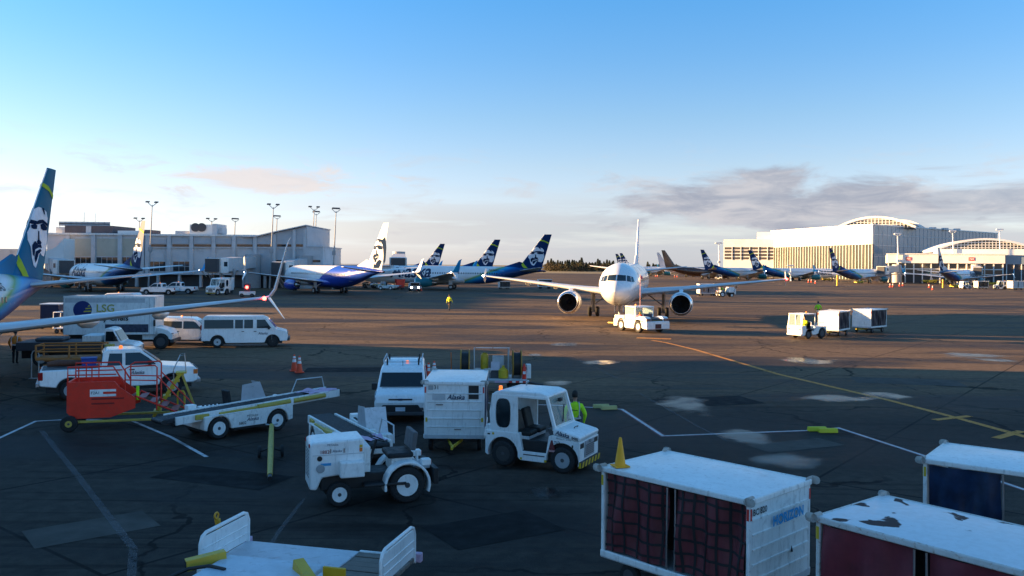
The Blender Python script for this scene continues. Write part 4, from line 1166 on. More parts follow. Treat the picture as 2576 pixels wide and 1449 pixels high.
# ------------------------------------------------------------------ people
def make_person(pose, seed=0):
    """one skinned body in the given pose, facing +x, feet at z=0; returns a mesh with zones by material index 0 skin, 1 top, 2 trousers, 3 shoes"""
    v, e, r, zone = [], [], [], []
    def a(p, rad, par, zn):
        v.append(Vector(p)); r.append(rad); zone.append(zn)
        if par is not None: e.append((par, len(v) - 1))
        return len(v) - 1
    sit = pose == 'sit'
    hz = .55 if sit else .95
    pel = a((0, 0, hz), (.125, .16), None, 2)
    bel = a((.01, 0, hz + .2), (.13, .175), pel, 1)
    che = a((.02, 0, hz + .40), (.14, .205), bel, 1)
    nb = a((.01, 0, hz + .55), (.075, .085), che, 1)
    nk = a((.025, 0, hz + .63), (.055, .055), nb, 0)
    hd0 = a((.035, 0, hz + .70), (.08, .072), nk, 0)
    hd1 = a((.045, 0, hz + .79), (.092, .078), hd0, 0)
    a((.03, 0, hz + .855), (.06, .055), hd1, 0)
    st = .16 if pose == 'walk' else .03
    for sg in (-1, 1):
        hp = a((0, sg * .10, hz - .06), (.09, .09), pel, 2)
        if sit:
            kn = a((.43, sg * .13, hz - .02), (.065, .065), hp, 2); an = a((.45, sg * .13, .1), (.045, .045), kn, 2)
            to = a((.62, sg * .14, .06), (.04, .045), an, 3)
        else:
            kn = a((sg * st * .6 + .03, sg * .10, .5), (.068, .068), hp, 2); an = a((sg * st - .02, sg * .10, .1), (.048, .048), kn, 2)
            to = a((sg * st + .15, sg * .12, .045), (.04, .045), an, 3)
        sh = a((.01, sg * .20, hz + .47), (.085, .085), che, 1)
        if sit:
            el_ = a((.12, sg * .27, hz + .25), (.052, .052), sh, 1); wr = a((.36, sg * .17, hz + .28), (.034, .034), el_, 1)
            pd = Vector((.5, 0, .05))
        elif pose == 'walk':
            el_ = a((-sg * .08 - .02, sg * .27, hz + .22), (.052, .052), sh, 1); wr = a((-sg * .16 + .06, sg * .27, hz - .02), (.034, .034), el_, 1)
            pd = Vector((.15, 0, -1))
        else:
            el_ = a((-.03, sg * .32, hz + .22), (.07, .07), sh, 1); wr = a((.08, sg * .27, hz - .01), (.036, .036), el_, 1)
            pd = Vector((.25, 0, -1))
        pd.normalize()
        pm = a(v[wr] + pd * .075, (.022, .034), wr, 0)
        for k in range(4):
            f0 = a(v[pm] + pd * .035 + Vector((.026 * (k - 1.5) * (0 if sit else 1), .024 * (k - 1.5) * (1 if sit else .2), 0)), (.010, .010), pm, 0)
            f1 = a(v[f0] + pd * (.035 + .006 * (k in (1, 2))) - Vector((0, sg * .006, 0)), (.009, .009), f0, 0)
            a(v[f1] + pd * .028 - Vector((0, sg * .014, .004)), (.008, .008), f1, 0)
        th = a(v[pm] + Vector((.035, -sg * .018, 0)) - pd * .02, (.011, .011), pm, 0); a(v[th] + pd * .035 + Vector((.012, 0, 0)), (.009, .009), th, 0)
    me = bpy.data.meshes.new('body'); me.from_pydata([tuple(p) for p in v], e, [])
    o = bpy.data.objects.new('body', me); col.objects.link(o)
    md = o.modifiers.new('skin', 'SKIN'); md.use_smooth_shade = True
    for i, q in enumerate(r):
        sv = me.skin_vertices[0].data[i]; sv.radius = q; sv.use_root = i == 0
    o.modifiers.new('sub', 'SUBSURF').levels = 1
    dg = bpy.context.evaluated_depsgraph_get(); out = bpy.data.meshes.new_from_object(o.evaluated_get(dg))
    bpy.data.objects.remove(o)
    return out, v, zone
def zoned(src, v, zone, mats):
    me = src.copy(); me.materials.clear()
    for m in mats: me.materials.append(m)
    for p in me.polygons:
        c_ = p.center; i = min(range(len(v)), key=lambda k: (v[k] - c_).length_squared)
        p.material_index = zone[i]; p.use_smooth = True
    return me
POSE = {k: make_person(k) for k in ('stand', 'walk', 'sit')}
def person(label, loc, rz, pose, top, legs=None, cap=None, vest=False, back=None, group=None, z=0.0, scale=1.0):
    src, v, zone = POSE[pose]; hz = .55 if pose == 'sit' else .95
    t = thing('person', label, 'person', (loc[0], loc[1], z), rz, group); t.scale = (scale,) * 3
    legs = legs or CLOTH
    o = bpy.data.objects.new('body', zoned(src, v, zone, [SKIN, top, legs, BLACK])); col.objects.link(o); o.parent = t
    b = B(); c_ = Vector((.035, 0, hz + .79)); rs = []
    for k in range(9):
        ph = math.pi * k / 12; rr = math.sin(ph); rs.append([c_ + Vector((-.02 + .108 * rr * math.cos(q) - (.02 if k > 4 else 0), .096 * rr * math.sin(q), .03 + .115 * math.cos(ph) - (0 if k < 6 else .012 * (k - 5)) + (.10 * max(0, math.cos(q)) * max(0, k - 5) / 3))) for q in [2 * math.pi * j / 14 for j in range(14)]])
    rs[0] = [c_ + Vector((-.02 + .012 * math.cos(2 * math.pi * j / 14), .012 * math.sin(2 * math.pi * j / 14), .145)) for j in range(14)]
    b.rings(rs)
    if cap: b.cbox(c_ + Vector((.12, 0, .055)), (.1, .14, .015))
    b.build('cap' if cap else 'hair', cap or HAIR, t, smooth=60)
    b = B(); f = c_ + Vector((.105, 0, -.005))
    b.add([f + Vector((0, -.012, .02)), f + Vector((.028, 0, -.022)), f + Vector((0, .012, .02)), f + Vector((0, 0, -.03))], [(0, 1, 2), (0, 3, 1), (1, 3, 2)])
    b.build('nose', SKIN, t)
    for sg in (-1, 1):
        b = B(); b.lathe([(.001, .006), (.009, .003), (.001, -.006)], f + Vector((-.012, sg * .032, .015)), 'x', 8); b.build('eye', BLACK, t)
        b = B(); b.lathe([(.001, .012), (.022, .004), (.026, -.006), (.001, -.01)], c_ + Vector((.0, sg * .082, -.005)), 'y', 10); b.build('ear', SKIN, t, smooth=60)
    b = B(); b.cbox(f + Vector((-.006, 0, -.052)), (.01, .045, .008)); b.build('mouth', M('lips', (.25, .1, .08), .6), t)
    if vest:
        for sg in (-1, 1):
            b = B(); b.tube([(-.155, sg * .14, hz + .12), (-.165, sg * .15, hz + .3), (-.135, sg * .15, hz + .48), (-.02, sg * .125, hz + .575), (.11, sg * .12, hz + .5), (.155, sg * .12, hz + .3), (.14, sg * .12, hz + .12)], .016, 6); b.build('reflective_band', LGREY, t)
        b = B(); b.rings([[Vector((.01 + q * .15 * math.cos(a_), q * .19 * math.sin(a_), hz + .08 + dz_)) for a_ in [2 * math.pi * j / 20 for j in range(20)]] for q, dz_ in ((1, 0), (1.02, .0), (1.02, .05), (1, .05))]); b.build('reflective_band', LGREY, t)
    if back:
        lettering(back, 'back_lettering', INKB, t, on((-.172, .10, hz + .34), (0, -1, 0), (0, 0, 1)), .2, bold=.03)
    return t

# ------------------------------------------------------------------ vehicle helpers
def arc(cx, cz, r, a0, a1, n=9):
    return [(cx + r * math.cos(R(a0 + (a1 - a0) * k / n)), cz + r * math.sin(R(a0 + (a1 - a0) * k / n))) for k in range(n + 1)]
class Body:
    """a car body: side outline pushed across, leaning in above the belt line"""
    def __init__(s, par, wd, zb=99, lean=0.0):
        s.par, s.w, s.zb, s.k = par, wd, zb, lean
    def hw(s, z): return s.w / 2 - s.k * max(0, z - s.zb)
    def shell(s, nm, prof, mat, bevel=.05, seg=3, par=None):
        b = B(); b.prism(prof, 'y', -1, 1, tap=lambda p, t: t * s.hw(p[1])); return b.build(nm, mat, par or s.par, bevel=bevel, seg=seg, smooth=30)
    def side(s, nm, pts, mat, sides=(-1, 1), off=.008, par=None, th=.012, bevel=0):
        for sg in sides:
            b = B(); n = len(pts); a_ = [(x, sg * (s.hw(z) + off), z) for x, z in pts]; c_ = [(x, sg * (s.hw(z) + off - th - .02), z) for x, z in pts]
            b.add(a_ + c_, [tuple(range(n)), tuple(range(2 * n - 1, n - 1, -1))] + [(i, (i + 1) % n, (i + 1) % n + n, i + n) for i in range(n)]); b.build(nm, mat, par or s.par, bevel=bevel)
    def across(s, nm, p0, p1, f0, f1, mat, off=.01, par=None, th=.02):
        """a pane across the body between side points p0 (low) and p1 (high), spanning fractions f of the half width"""
        d = Vector((p1[0] - p0[0], p1[1] - p0[1])).normalized(); n = Vector((d.y, -d.x)) * off
        b = B(); q = [Vector((p0[0] + n.x, f0 * s.hw(p0[1]), p0[1] + n.y)), Vector((p0[0] + n.x, -f0 * s.hw(p0[1]), p0[1] + n.y)), Vector((p1[0] + n.x, -f1 * s.hw(p1[1]), p1[1] + n.y)), Vector((p1[0] + n.x, f1 * s.hw(p1[1]), p1[1] + n.y))]
        t = Vector((n.x, 0, n.y)).normalized() * -th
        b.add(q + [v_ + t for v_ in q], [(0, 1, 2, 3), (7, 6, 5, 4), (0, 4, 5, 1), (1, 5, 6, 2), (2, 6, 7, 3), (3, 7, 4, 0)]); return b.build(nm, mat, par or s.par)
def bx(par, nm, mat, x0, x1, y0, y1, z0, z1, bevel=.02):
    b = B(); b.box(x0, x1, y0, y1, z0, z1); return b.build(nm, mat, par, bevel=bevel)
def tb(par, nm, mat, pts, r, n=8):
    b = B(); b.tube(pts, r, n); return b.build(nm, mat, par, smooth=50)
def oval(cx, cz, w_, h_, n=20, p=3.2):
    out = []
    for k in range(n):
        a_ = 2 * math.pi * k / n; c_, s_ = math.cos(a_), math.sin(a_)
        out.append((cx + w_ / 2 * math.copysign(abs(c_)**(2 / p), c_), cz + h_ / 2 * math.copysign(abs(s_)**(2 / p), s_)))
    return out
CLEARG = M('tinted_glass', (.55, .75, .72), .04, spec=.6, alpha=.28, var=.02)

# ------------------------------------------------------------------ baggage tractor with a cab
def cab_tractor(label, loc, rz, texts=True):
    t = thing('baggage_tractor', label, 'tractor', loc, rz, 'baggage tractors')
    W_ = 1.46; bd = Body(t, W_)
    prof = [(-1.45, .34)] + arc(-.90, .36, .47, 190, -5, 12) + [(-.36, .24), (.36, .24)] + arc(.90, .36, .47, 185, -15, 12) + [(1.38, .25), (1.40, .88), (.62, 1.02), (.50, .98), (.42, .50), (-.30, .50), (-.40, .98), (-1.45, .98)]
    bd.shell('chassis', prof, WHITE, bevel=.03)
    h = bd.shell('hood', [(.62, 1.03), (1.38, .89), (1.42, 1.0), (1.36, 1.05), (.70, 1.20), (.62, 1.20)], WHITE, bevel=.035)
    bx(t, 'wheel_well', BLACK, -1.3, 1.3, -W_ / 2 + .12, W_ / 2 - .12, .25, .80)
    for x in (-.90, .90):
        for sg in (-1, 1): wheel(t, x, sg * (W_ / 2 - .10), .36, .36, .22, GREY if x > 0 else M('rusty_rim', (.05, .045, .042), .8), sg, .6)
    # cab
    rf = B(); rf.prism([(-1.28, 1.92), (-1.20, 2.06), (-1.0, 2.13), (.20, 2.14), (.42, 2.08), (.46, 2.02), (.40, 1.98), (-1.22, 1.90)], 'y', -.70, .70); rf.build('cab_roof', WHITE, t, bevel=.05, seg=3, smooth=30)
    for sg in (-1, 1):
        y0, y1 = sorted((sg * .64, sg * .71))
        b = B(); b.prism([(-1.30, .96), (-.46, .96), (-.46, 2.02), (-1.26, 2.02), (-1.34, 1.5)], 'y', y0, y1); b.build('rear_quarter', WHITE, t, bevel=.02)
        ov = oval(-.90, 1.50, .42, .78)
        b = B(); b.prism(ov, 'y', *sorted((sg * .715, sg * .725))); g = b.build('quarter_window', GLASS, t)
        b = B(); ov2 = oval(-.90, 1.50, .46, .82); n = len(ov)
        b.add([(x, sg * .722, z) for x, z in ov2] + [(x, sg * .735, z) for x, z in ov], [(i, (i + 1) % n, (i + 1) % n + n, i + n) for i in range(n)]); b.build('window_rubber', BLACK, g)
        b = B(); b.beam((.66, sg * .66, 1.16), (.40, sg * .66, 2.04), .08, .09); b.build('front_pillar', WHITE, t, bevel=.015)
        bx(t, 'roof_rail', WHITE, -.5, .44, *sorted((sg * .66, sg * .71)), 1.95, 2.04)
    b = B(); b.add([(.68, y, 1.20) for y in (-.62, .62)] + [(.43, y, 2.0) for y in (.62, -.62)], [(0, 1, 2, 3)]); b.build('windscreen', CLEARG, t)
    bx(t, 'windscreen_sill', WHITE, .58, .72, -.68, .68, 1.12, 1.22)
    b = B(); b.beam((.62, .05, 1.75), (.665, -.12, 1.3), .03, .03); b.build('wiper', BLACK, t)
    bx(t, 'wiper_motor', BLACK, .50, .60, -.14, .02, 1.85, 1.95)
    bx(t, 'rear_panel', WHITE, -1.33, -1.27, -.64, .64, .96, 1.35); b = B(); b.box(-1.31, -1.29, -.64, .64, 1.36, 1.95); b.build('rear_window', CLEARG, t)
    bx(t, 'rear_deck', WHITE, -1.5, -1.3, -.62, .62, .96, 1.12)
    for y in (-.32, .30):
        bx(t, 'seat_cushion', LEATHER, -.62, -.12, y - .25, y + .25, .88, 1.02, .05); b = B(); b.cbox((-.62, y, 1.25), (.13, .46, .58), rot('Y', -14)); b.build('seat_back', LEATHER, t, bevel=.05)
    bx(t, 'seat_base', LGREY, -.62, -.16, -.58, .58, .5, .88); bx(t, 'floor_mat', BLACK, -.30, .42, -.70, .70, .501, .515, 0)
    bx(t, 'step_tread', DGREY, -.26, .38, -.745, -.60, .40, .425, 0)
    b = B(); b.prism([(.66, .5), (.66, 1.15), (.40, 1.15), (.52, .9), (.52, .5)], 'y', -.6, .6); b.build('dashboard', DGREY, t)
    b = B(); n = 20; c_ = Vector((.22, .30, 1.22)); m_ = rot('Y', -60)
    b.rings([[c_ + m_ @ Vector(((.19 + .016 * math.cos(q)) * math.cos(a_), (.19 + .016 * math.cos(q)) * math.sin(a_), .016 * math.sin(q))) for q in [2 * math.pi * j / 6 for j in range(6)]] for a_ in [2 * math.pi * k / n for k in range(n)]], closed=True)
    st = b.build('steering_wheel', BLACK, t, smooth=60); tb(t, 'steering_column', BLACK, [(.24, .30, 1.2), (.5, .30, .85)], .03)
    b = B(); b.lathe([(.06, 0), (.06, .03), (.05, .035), (.05, .12), (.04, .135), (.001, .14)], (-1.15, -.38, 2.07), 'z', 14); b.build('beacon', LAMPA, t, smooth=40)
    tb(t, 'horn', STEEL, [(-.75, .5, 2.12), (-.75, .5, 2.22), (-.68, .5, 2.27)], .025)
    # front
    bx(t, 'grille', GREY, 1.395, 1.425, -.34, .34, .42, .86, .01)
    for k in range(6): bx(t, 'grille_bar', DGREY, 1.424, 1.434, -.30, .30, .48 + k * .05, .505 + k * .05, 0)
    for sg in (-1, 1):
        bx(t, 'headlamp', BLACK, 1.38, 1.41, *sorted((sg * .40, sg * .66)), .70, .84); bx(t, 'corner_panel', WHITE, 1.39, 1.408, *sorted((sg * .40, sg * .68)), .42, .68, 0)
    bx(t, 'bumper', BLACK, 1.37, 1.46, -.72, .72, .20, .36)
    for k in range(6):
        y = -.70 + k * .24; b = B(); b.add([(1.463, y, .205), (1.463, y + .12, .205), (1.463, y + .2, .355), (1.463, y + .08, .355)], [(0, 1, 2, 3)]); b.build('hazard_stripe', YEL, t)
    for sg in (-1, 1):
        for k in range(2):
            x = 1.30 - k * .0; b = B(); b.add([(1.38 + .04 * k, sg * .728, .205), (1.42 + .035 * k, sg * .728, .205), (1.44 + .015 * k, sg * .728, .355), (1.40 + .03 * k, sg * .728, .355)], [(0, 1, 2, 3)]); b.build('hazard_stripe', YEL, t)
        b = B(); b.add([(-1.452, sg * .5, .34), (-1.452, sg * .72, .34), (-1.452, sg * .72, .52), (-1.452, sg * .5, .52)], [(0, 1, 2, 3)]); b.build('hazard_stripe', YEL, t)
        bd.side('red_triangle', [(.50, .62), (.68, .62), (.62, .88), (.57, .88)], M('dull_red', (.16, .03, .03), .5), (sg,), .004); bd.side('warning_label', [(.49, .56), (.69, .56), (.69, .61), (.49, .61)], M('label_pink', (.5, .25, .25), .5), (sg,), .004)
        for x, z in ((-.33, .29), (.40, .29), (-1.2, .90)): bd.side('marker_dot', [(x - .03, z - .03), (x + .03, z - .03), (x + .03, z + .03), (x - .03, z + .03)], YEL, (sg,), .004)
        bd.side('latch', [(-1.38 + 0, .86), (-1.30, .86), (-1.30, .90), (-1.38, .90)], BLACK, (sg,), .004); bd.side('hood_latch', [(1.18, .72), (1.22, .72), (1.22, .80), (1.18, .80)], BLACK, (sg,), .006)
    bx(t, 'tow_hitch', DGREY, -1.62, -1.44, -.1, .1, .30, .44); tb(t, 'hood_handle', BLACK, [(1.0, -.12, 1.145), (1.02, -.12, 1.18), (1.02, .12, 1.18), (1.0, .12, 1.145)], .012)
    if texts:
        sl = Vector((.66, 0, -.145)).normalized()
        f = lambda o: on(o, (1, 0, -.0), (0, .0, 1))
        hs = -.733
        # on the flat hood top, near the right edge
        dn = Vector((.76, 0, -.145)).normalized()
        lettering('Alaska', 'lettering', INK, t, on((.70, hs - .002, 1.055), dn, (0, 0, 1)), .40, .35, .025, 1.05)
        lettering('8480', 'lettering', INKB, t, on((1.17, hs - .002, .965), dn, (0, 0, 1)), .19, 0, .02, 1.1)
        lettering('TLD', 'lettering', INKB, t, on((.66, hs, .80), (1, 0, 0), (0, 0, 1)), .17, 0, .03); lettering('MEGlobe air services', 'lettering', INKB, t, on((.72, hs, .93), (1, 0, -.05), (0, 0, 1)), .44, 0, 0)
        lettering('TLD', 'lettering', INKB, t, on((1.432, -.12, .79), (0, 1, 0), (0, 0, 1)), .2, 0, .03)
    return t
g1, g2 = G(1270, 1172), G(1415, 1190)
mid = (g1 + g2) / 2; hd = heading(g2.x - g1.x, g2.y - g1.y)
inw = Vector((-(g2 - g1).y, (g2 - g1).x, 0)).normalized() * .63
TR = cab_tractor('white cab tractor lettered Alaska 8480, hitched to the ribbed white cart', (mid.x + inw.x, mid.y + inw.y), hd)

# ------------------------------------------------------------------ baggage cart
def curtain(par, nm, x0, x1, z0, z1, y, sg, mat, seed, amp=.05, straps=None):
    rnd_ = random.Random(seed); ph = [rnd_.uniform(0, 6.28) for _ in range(6)]
    def P(u, v, off=0.0):
        d = amp * (math.sin(u * 13 + ph[0] + v * 1.7) + .6 * math.sin(u * 29 + ph[1]) * v + .5 * math.sin(v * 5 + u * 6 + ph[2])) * (.35 + .65 * math.sin(math.pi * min(1, v * .9 + .1)))
        return (x0 + (x1 - x0) * u + .02 * math.sin(v * 4 + ph[3]) * u, sg * (y + d + off), z1 + (z0 - z1) * v + .015 * math.sin(u * 9 + ph[4]) * v)
    b = B(); nu, nv = 34, 16
    b.add([P(i / nu, j / nv) for j in range(nv + 1) for i in range(nu + 1)], [(j * (nu + 1) + i, j * (nu + 1) + i + 1, (j + 1) * (nu + 1) + i + 1, (j + 1) * (nu + 1) + i) for j in range(nv) for i in range(nu)])
    o = b.build(nm, mat, par, smooth=60, fix=False)
    if straps:
        cu, cv, sm = straps; hw = .021 / abs(x1 - x0); hv = .021 / abs(z1 - z0)
        for k in range(cu):
            u = (k + .6) / cu
            b = B(); b.add([P(u + q + .010 * math.sin(j * .5 + k * 2.1), j / nv, .014) for j in range(nv + 1) for q in (-hw, hw)], [(2 * j, 2 * j + 1, 2 * j + 3, 2 * j + 2) for j in range(nv)]); b.build('strap', sm, o, fix=False)
        for k in range(cv):
            v = (k + .55) / cv
            b = B(); b.add([P(i / nu, v + q + .007 * math.sin(i * .3 + k * 1.7) - .012 * math.sin(math.pi * i / nu), .017) for i in range(nu + 1) for q in (-hv, hv)], [(2 * i, 2 * i + 1, 2 * i + 3, 2 * i + 2) for i in range(nu)]); b.build('strap', sm, o, fix=False)
    return o
def bag_cart(label, loc, rz, L=2.98, W_=1.75, H=2.07, cm=None, straps=None, roof=None, frame=None, seed=1, bars=True, ends=(True, True), panel=None, curt=(-1, 1), loose=False):
    t = thing('baggage_cart', label, 'baggage cart', loc, rz, 'baggage carts')
    frame = frame or WHITE2; panel = panel or WHITE2; cm = cm or BLUEC; h, w_ = L / 2, W_ / 2; zd = .56
    bx(t, 'deck', LGREY, -h, h, -w_, w_, zd - .12, zd, .01)
    for sg in (-1, 1):
        bx(t, 'deck_rail', frame, -h, h, *sorted((sg * (w_ - .04), sg * (w_ + .02))), zd - .10, zd + .02)
    for sx in (-1, 1):
        for sg in (-1, 1):
            bx(t, 'post', frame, *sorted((sx * (h - .07), sx * h)), *sorted((sg * (w_ - .07), sg * w_)), zd, H - .06)
            b = B(); c_ = Vector((sx * (h + .01), sg * (w_ + .01), H - .03)); rs = []
            b.rings([[c_ + Vector((sx * (.06 - .16 * q) if q < .5 else -sx * .02 - sx * 0, (sg * .06 if q < .5 else sg * .06 - sg * .32 * (q - .5)), 0)) + Vector((.055 * math.cos(a_) * (1 if q < .5 else .3), .055 * math.cos(a_) * (.3 if q < .5 else 1), .07 * math.sin(a_))) for a_ in [2 * math.pi * j / 8 for j in range(8)]] for q in (1.0, .75, .5, .49, .2, 0)])
            b.build('corner_bumper', BUMPG, t, smooth=50)
            bx(t, 'reflector', SIGNR if sx > 0 else YEL, sx * (h - .055), sx * (h - .015), *sorted((sg * w_, sg * (w_ + .006))), H - .34, H - .16, 0)
            if ends[0 if sx < 0 else 1]: bx(t, 'reflector', SIGNR if sx > 0 else YEL, *sorted((sx * h, sx * (h + .006))), *sorted((sg * (w_ - .055), sg * (w_ - .015))), H - .34, H - .16, 0)
    b = B(); n = 8; vs = []
    for i in range(n + 1):
        for j in range(n + 1):
            u, v = i / n * 2 - 1, j / n * 2 - 1; vs.append((u * (h + .01), v * (w_ + .01), H - .02 + .035 * (1 - u * u) * (1 - v * v)))
    b.add(vs, [(i * (n + 1) + j, i * (n + 1) + j + 1, (i + 1) * (n + 1) + j + 1, (i + 1) * (n + 1) + j) for i in range(n) for j in range(n)]); b.box(-h, h, -w_, w_, H - .07, H - .03)
    b.build('roof', roof or WHITE, t, smooth=40)
    for sg in (-1, 1):
        bx(t, 'roof_rail', frame, -h, h, *sorted((sg * (w_ - .01), sg * (w_ + .03))), H - .10, H - .005)
    for k, sx in enumerate((-1, 1)):
        bx(t, 'roof_rail', frame, *sorted((sx * (h - .01), sx * (h + .025))), -w_, w_, H - .10, H - .006)
        if ends[k]:
            e = bx(t, 'end_panel', panel, *sorted((sx * (h - .05), sx * (h - .012))), -w_ + .05, w_ - .05, zd - .02, H - .08)
            for q in range(1, 6):
                z = zd + (H - zd - .1) * q / 6
                b = B(); x_ = sx * (h - .012); b.prism([(x_, z - .035), (x_ + sx * .022, z - .022), (x_ + sx * .022, z + .004), (x_, z + .010)], 'y', -w_ + .09, w_ - .09); b.build('panel_rib', frame, e)
    for sg in curt:
        x0, x1 = -h + .10, h - .08; md_ = .02
        if loose: md_ = -.1
        curtain(t, 'curtain', x0, md_ - .10, zd + .04, H - .12, w_ - .035, sg, cm, seed + sg, straps=straps)
        curtain(t, 'curtain', md_ + .10 + (.35 if loose else 0), x1, zd + .04, H - .12, w_ - .035, sg, cm, seed + 5 + sg, straps=(straps[0] + 1, straps[1], straps[2]) if straps else None)
        if bars:
            for x in (md_ - .08, md_ + .08 + (.28 if loose else 0)):
                tb(t, 'curtain_pole', STEEL, [(x, sg * (w_ + .0), zd + .03), (x + (.012 if x < 0 else .02), sg * (w_ + .012), (zd + H) / 2), (x, sg * (w_ - .01), H - .12)], .017)
    if 1 in curt and -1 in curt:
        b = B(); b.box(-h + .1, h - .1, -.02, .02, zd, H - .12); b.build('inner_divider', DGREY, t)
    for sx in (-1, 1):
        b = B(); b.beam((sx * (h - .55), -w_ + .2, .30), (sx * (h - .55), w_ - .2, .30), .1, .1); b.build('axle', DGREY, t)
        for sg in (-1, 1): wheel(t, sx * (h - .55), sg * (w_ - .16), .21, .21, .13, DGREY, sg, .55)
    b = B(); b.prism([(-h + .5, .34), (h - .5, .34), (h - .65, .46), (-h + .65, .46)], 'y', -.12, .12); b.build('underframe', YEL, t)
    b = B(); b.beam((h - .5, -.22, .32), (h + .55, -.03, .34), .05, .07); b.beam((h - .5, .22, .32), (h + .55, .03, .34), .05, .07); b.beam((h + .5, 0, .34), (h + 1.0, 0, .36), .06, .07); b.build('tow_bar', YEL, t)
    return t
def end_text(t, s, y0, z0, wd, mat, h, shear=0, bold=.02):
    return lettering(s, 'lettering', mat, t, on((h + .012, y0, z0), (0, 1, 0), (0, 0, 1)), wd, shear, bold)
# ribbed white cart behind the tractor
c31 = bag_cart('white ribbed cart numbered 31 with a square hole in its Alaska end', (-1.68, 26.95), -90, L=2.95, W_=1.80, H=2.15, panel=WHITE, frame=WHITE, seed=3)
h = 2.95 / 2
end_text(c31, '31', -.62, 1.92, .13, INKB, h, 0, 0); bx(c31, 'painted_out_number', GREY, h - .01, h + .004, -.78, -.64, 1.9, 2.03, 0)
end_text(c31, 'Alaska', -.22, 1.62, .52, INK, h + .012, .3)
for z0, z1 in ((1.80, 2.03), (1.63, 1.765)): bx(c31, 'panel_hole', BLACK, h - .02, h + .004, .42, .72, z0, z1, 0)
bx(c31, 'card_holder', LGREY, h - .01, h + .010, -.66, -.28, 1.60, 1.76, .004); bx(c31, 'handle', DGREY, h - .01, h + .03, -.55, -.34, 1.45, 1.47, .004); bx(c31, 'handle', DGREY, h - .01, h + .03, .0, .2, .72, .735, .004)
for y in (-.86, .80): bx(c31, 'reflector', YEL, h - .01, h + .012, y, y + .06, .95, 1.07, 0)
# netted maroon cart
A, Bc, Cc, Dd = [G(x, y, 2.07) for x, y in ((1512, 1172), (1887, 1258), (2045, 1197), (1668, 1135))]
ctr = (A + Bc + Cc + Dd) / 4
NET = M('net_strap', (.012, .010, .012), .7)
hz = bag_cart('cart with black-netted maroon curtains and a blue HORIZON end', (ctr.x, ctr.y), heading(Bc.x - A.x, Bc.y - A.y), L=2.98, W_=1.95, cm=MAROON, straps=(5, 6, NET), seed=11)
h = 1.49
end_text(hz, 'BC 820', -.90, 1.80, .42, INKB, h, 0, .02); end_text(hz, 'HORIZON', -.32, 1.53, 1.0, INKC, h + .014, 0, .045)
b = B(); b.add([(h + .012, .28, .98), (h + .012, .36, .97), (h + .012, .33, 1.05), (h + .012, .30, 1.09)], [(0, 1, 2, 3)]); b.build('scuff', INKB, hz)
def rust_roof():
    m = bpy.data.materials.new('peeling_roof_paint'); m.use_nodes = True
    nt = NT(m.node_tree); p = m.node_tree.nodes['Principled BSDF']; t = nt.n('ShaderNodeTexCoord').outputs['Object']
    n = nt.noise(t, 1.9, 3, .45, .8); f = nt.noise(t, 9, 5, .6)
    hole = nt.mr(nt.m('ADD', n, nt.m('MULTIPLY', nt.m('SUBTRACT', f, .5), .05)), .635, .665); rim = nt.mr(n, .60, .66)
    wht = nt.mix(nt.mr(f, .3, .75), C(.74, .75, .76), C(.66, .66, .66))
    c_ = nt.mix(nt.m('MULTIPLY', rim, nt.mr(f, .45, .7, 0, .35)), wht, C(.38, .17, .06))
    c_ = nt.mix(hole, c_, nt.mix(f, C(.09, .035, .022), C(.04, .026, .026)))
    nt.put(p, 'Base Color', c_); nt.put(p, 'Roughness', nt.mr(hole, 0, 1, .35, .85))
    return m
RUSTW = M('rusty_rail', (.62, .61, .58), .6, dirt=.8, dirtc=(.28, .11, .03), scale=6)
A2, B2 = G(2052, 1295, 2.07), G(2575, 1432, 2.07); dr = (B2 - A2).normalized(); nn = Vector((-dr.y, dr.x, 0))
ctr = A2 + dr * 1.5 + nn * .95
bag_cart('cart with peeling rust-spotted white roof and plain maroon curtains', (ctr.x, ctr.y), heading(dr.x, dr.y), L=3.0, W_=1.9, cm=M('maroon_cloth', (.17, .024, .036), .55, scale=3, var=.3), roof=rust_roof(), frame=RUSTW, seed=23)
A3 = G(2322, 1152, 2.07); dr = Vector((math.cos(R(-38)), math.sin(R(-38)), 0)); nn = Vector((-dr.y, dr.x, 0)); ctr = A3 + dr * 1.5 + nn * .95
bag_cart('cart with torn dark blue curtains hanging open', (ctr.x, ctr.y), heading(dr.x, dr.y), L=3.0, W_=1.9, cm=M('torn_blue_curtain', (.010, .03, .075), .35, scale=3, var=.6), seed=31, curt=(-1,), loose=True)
# amber cone on the netted cart
def cone(label, loc, hgt, mat, z=0.0, bands=False, name='traffic_cone', group='traffic cones'):
    t = thing(name, label, 'cone', (loc[0], loc[1], z), 17, group); k = hgt / .7
    b = B(); b.box(-.19 * k, .19 * k, -.19 * k, .19 * k, 0, .035 * k); b.build('base', mat, t, bevel=.015)
    b = B(); b.lathe([(.14 * k, .03 * k), (.13 * k, .06 * k), (.035 * k, .68 * k), (.02 * k, .70 * k), (.001, .70 * k)], (0, 0, 0), 'z', 20); b.build('body', mat, t, smooth=50)
    if bands:
        for z0, z1 in ((.38, .50), (.54, .63)):
            r_ = lambda z: .13 - (z - .06) * (.095 / .62) + .004
            b = B(); b.lathe([(r_(z0) * k, z0 * k), (r_(z1) * k, z1 * k)], (0, 0, 0), 'z', 20); b.build('reflective_band', REFLW, t, smooth=50)
    return t
q = G(1560, 1172, 2.07)
cone('amber cone standing on the netted cart roof', (q.x, q.y), .52, CONEY, z=2.062, name='amber_cone')
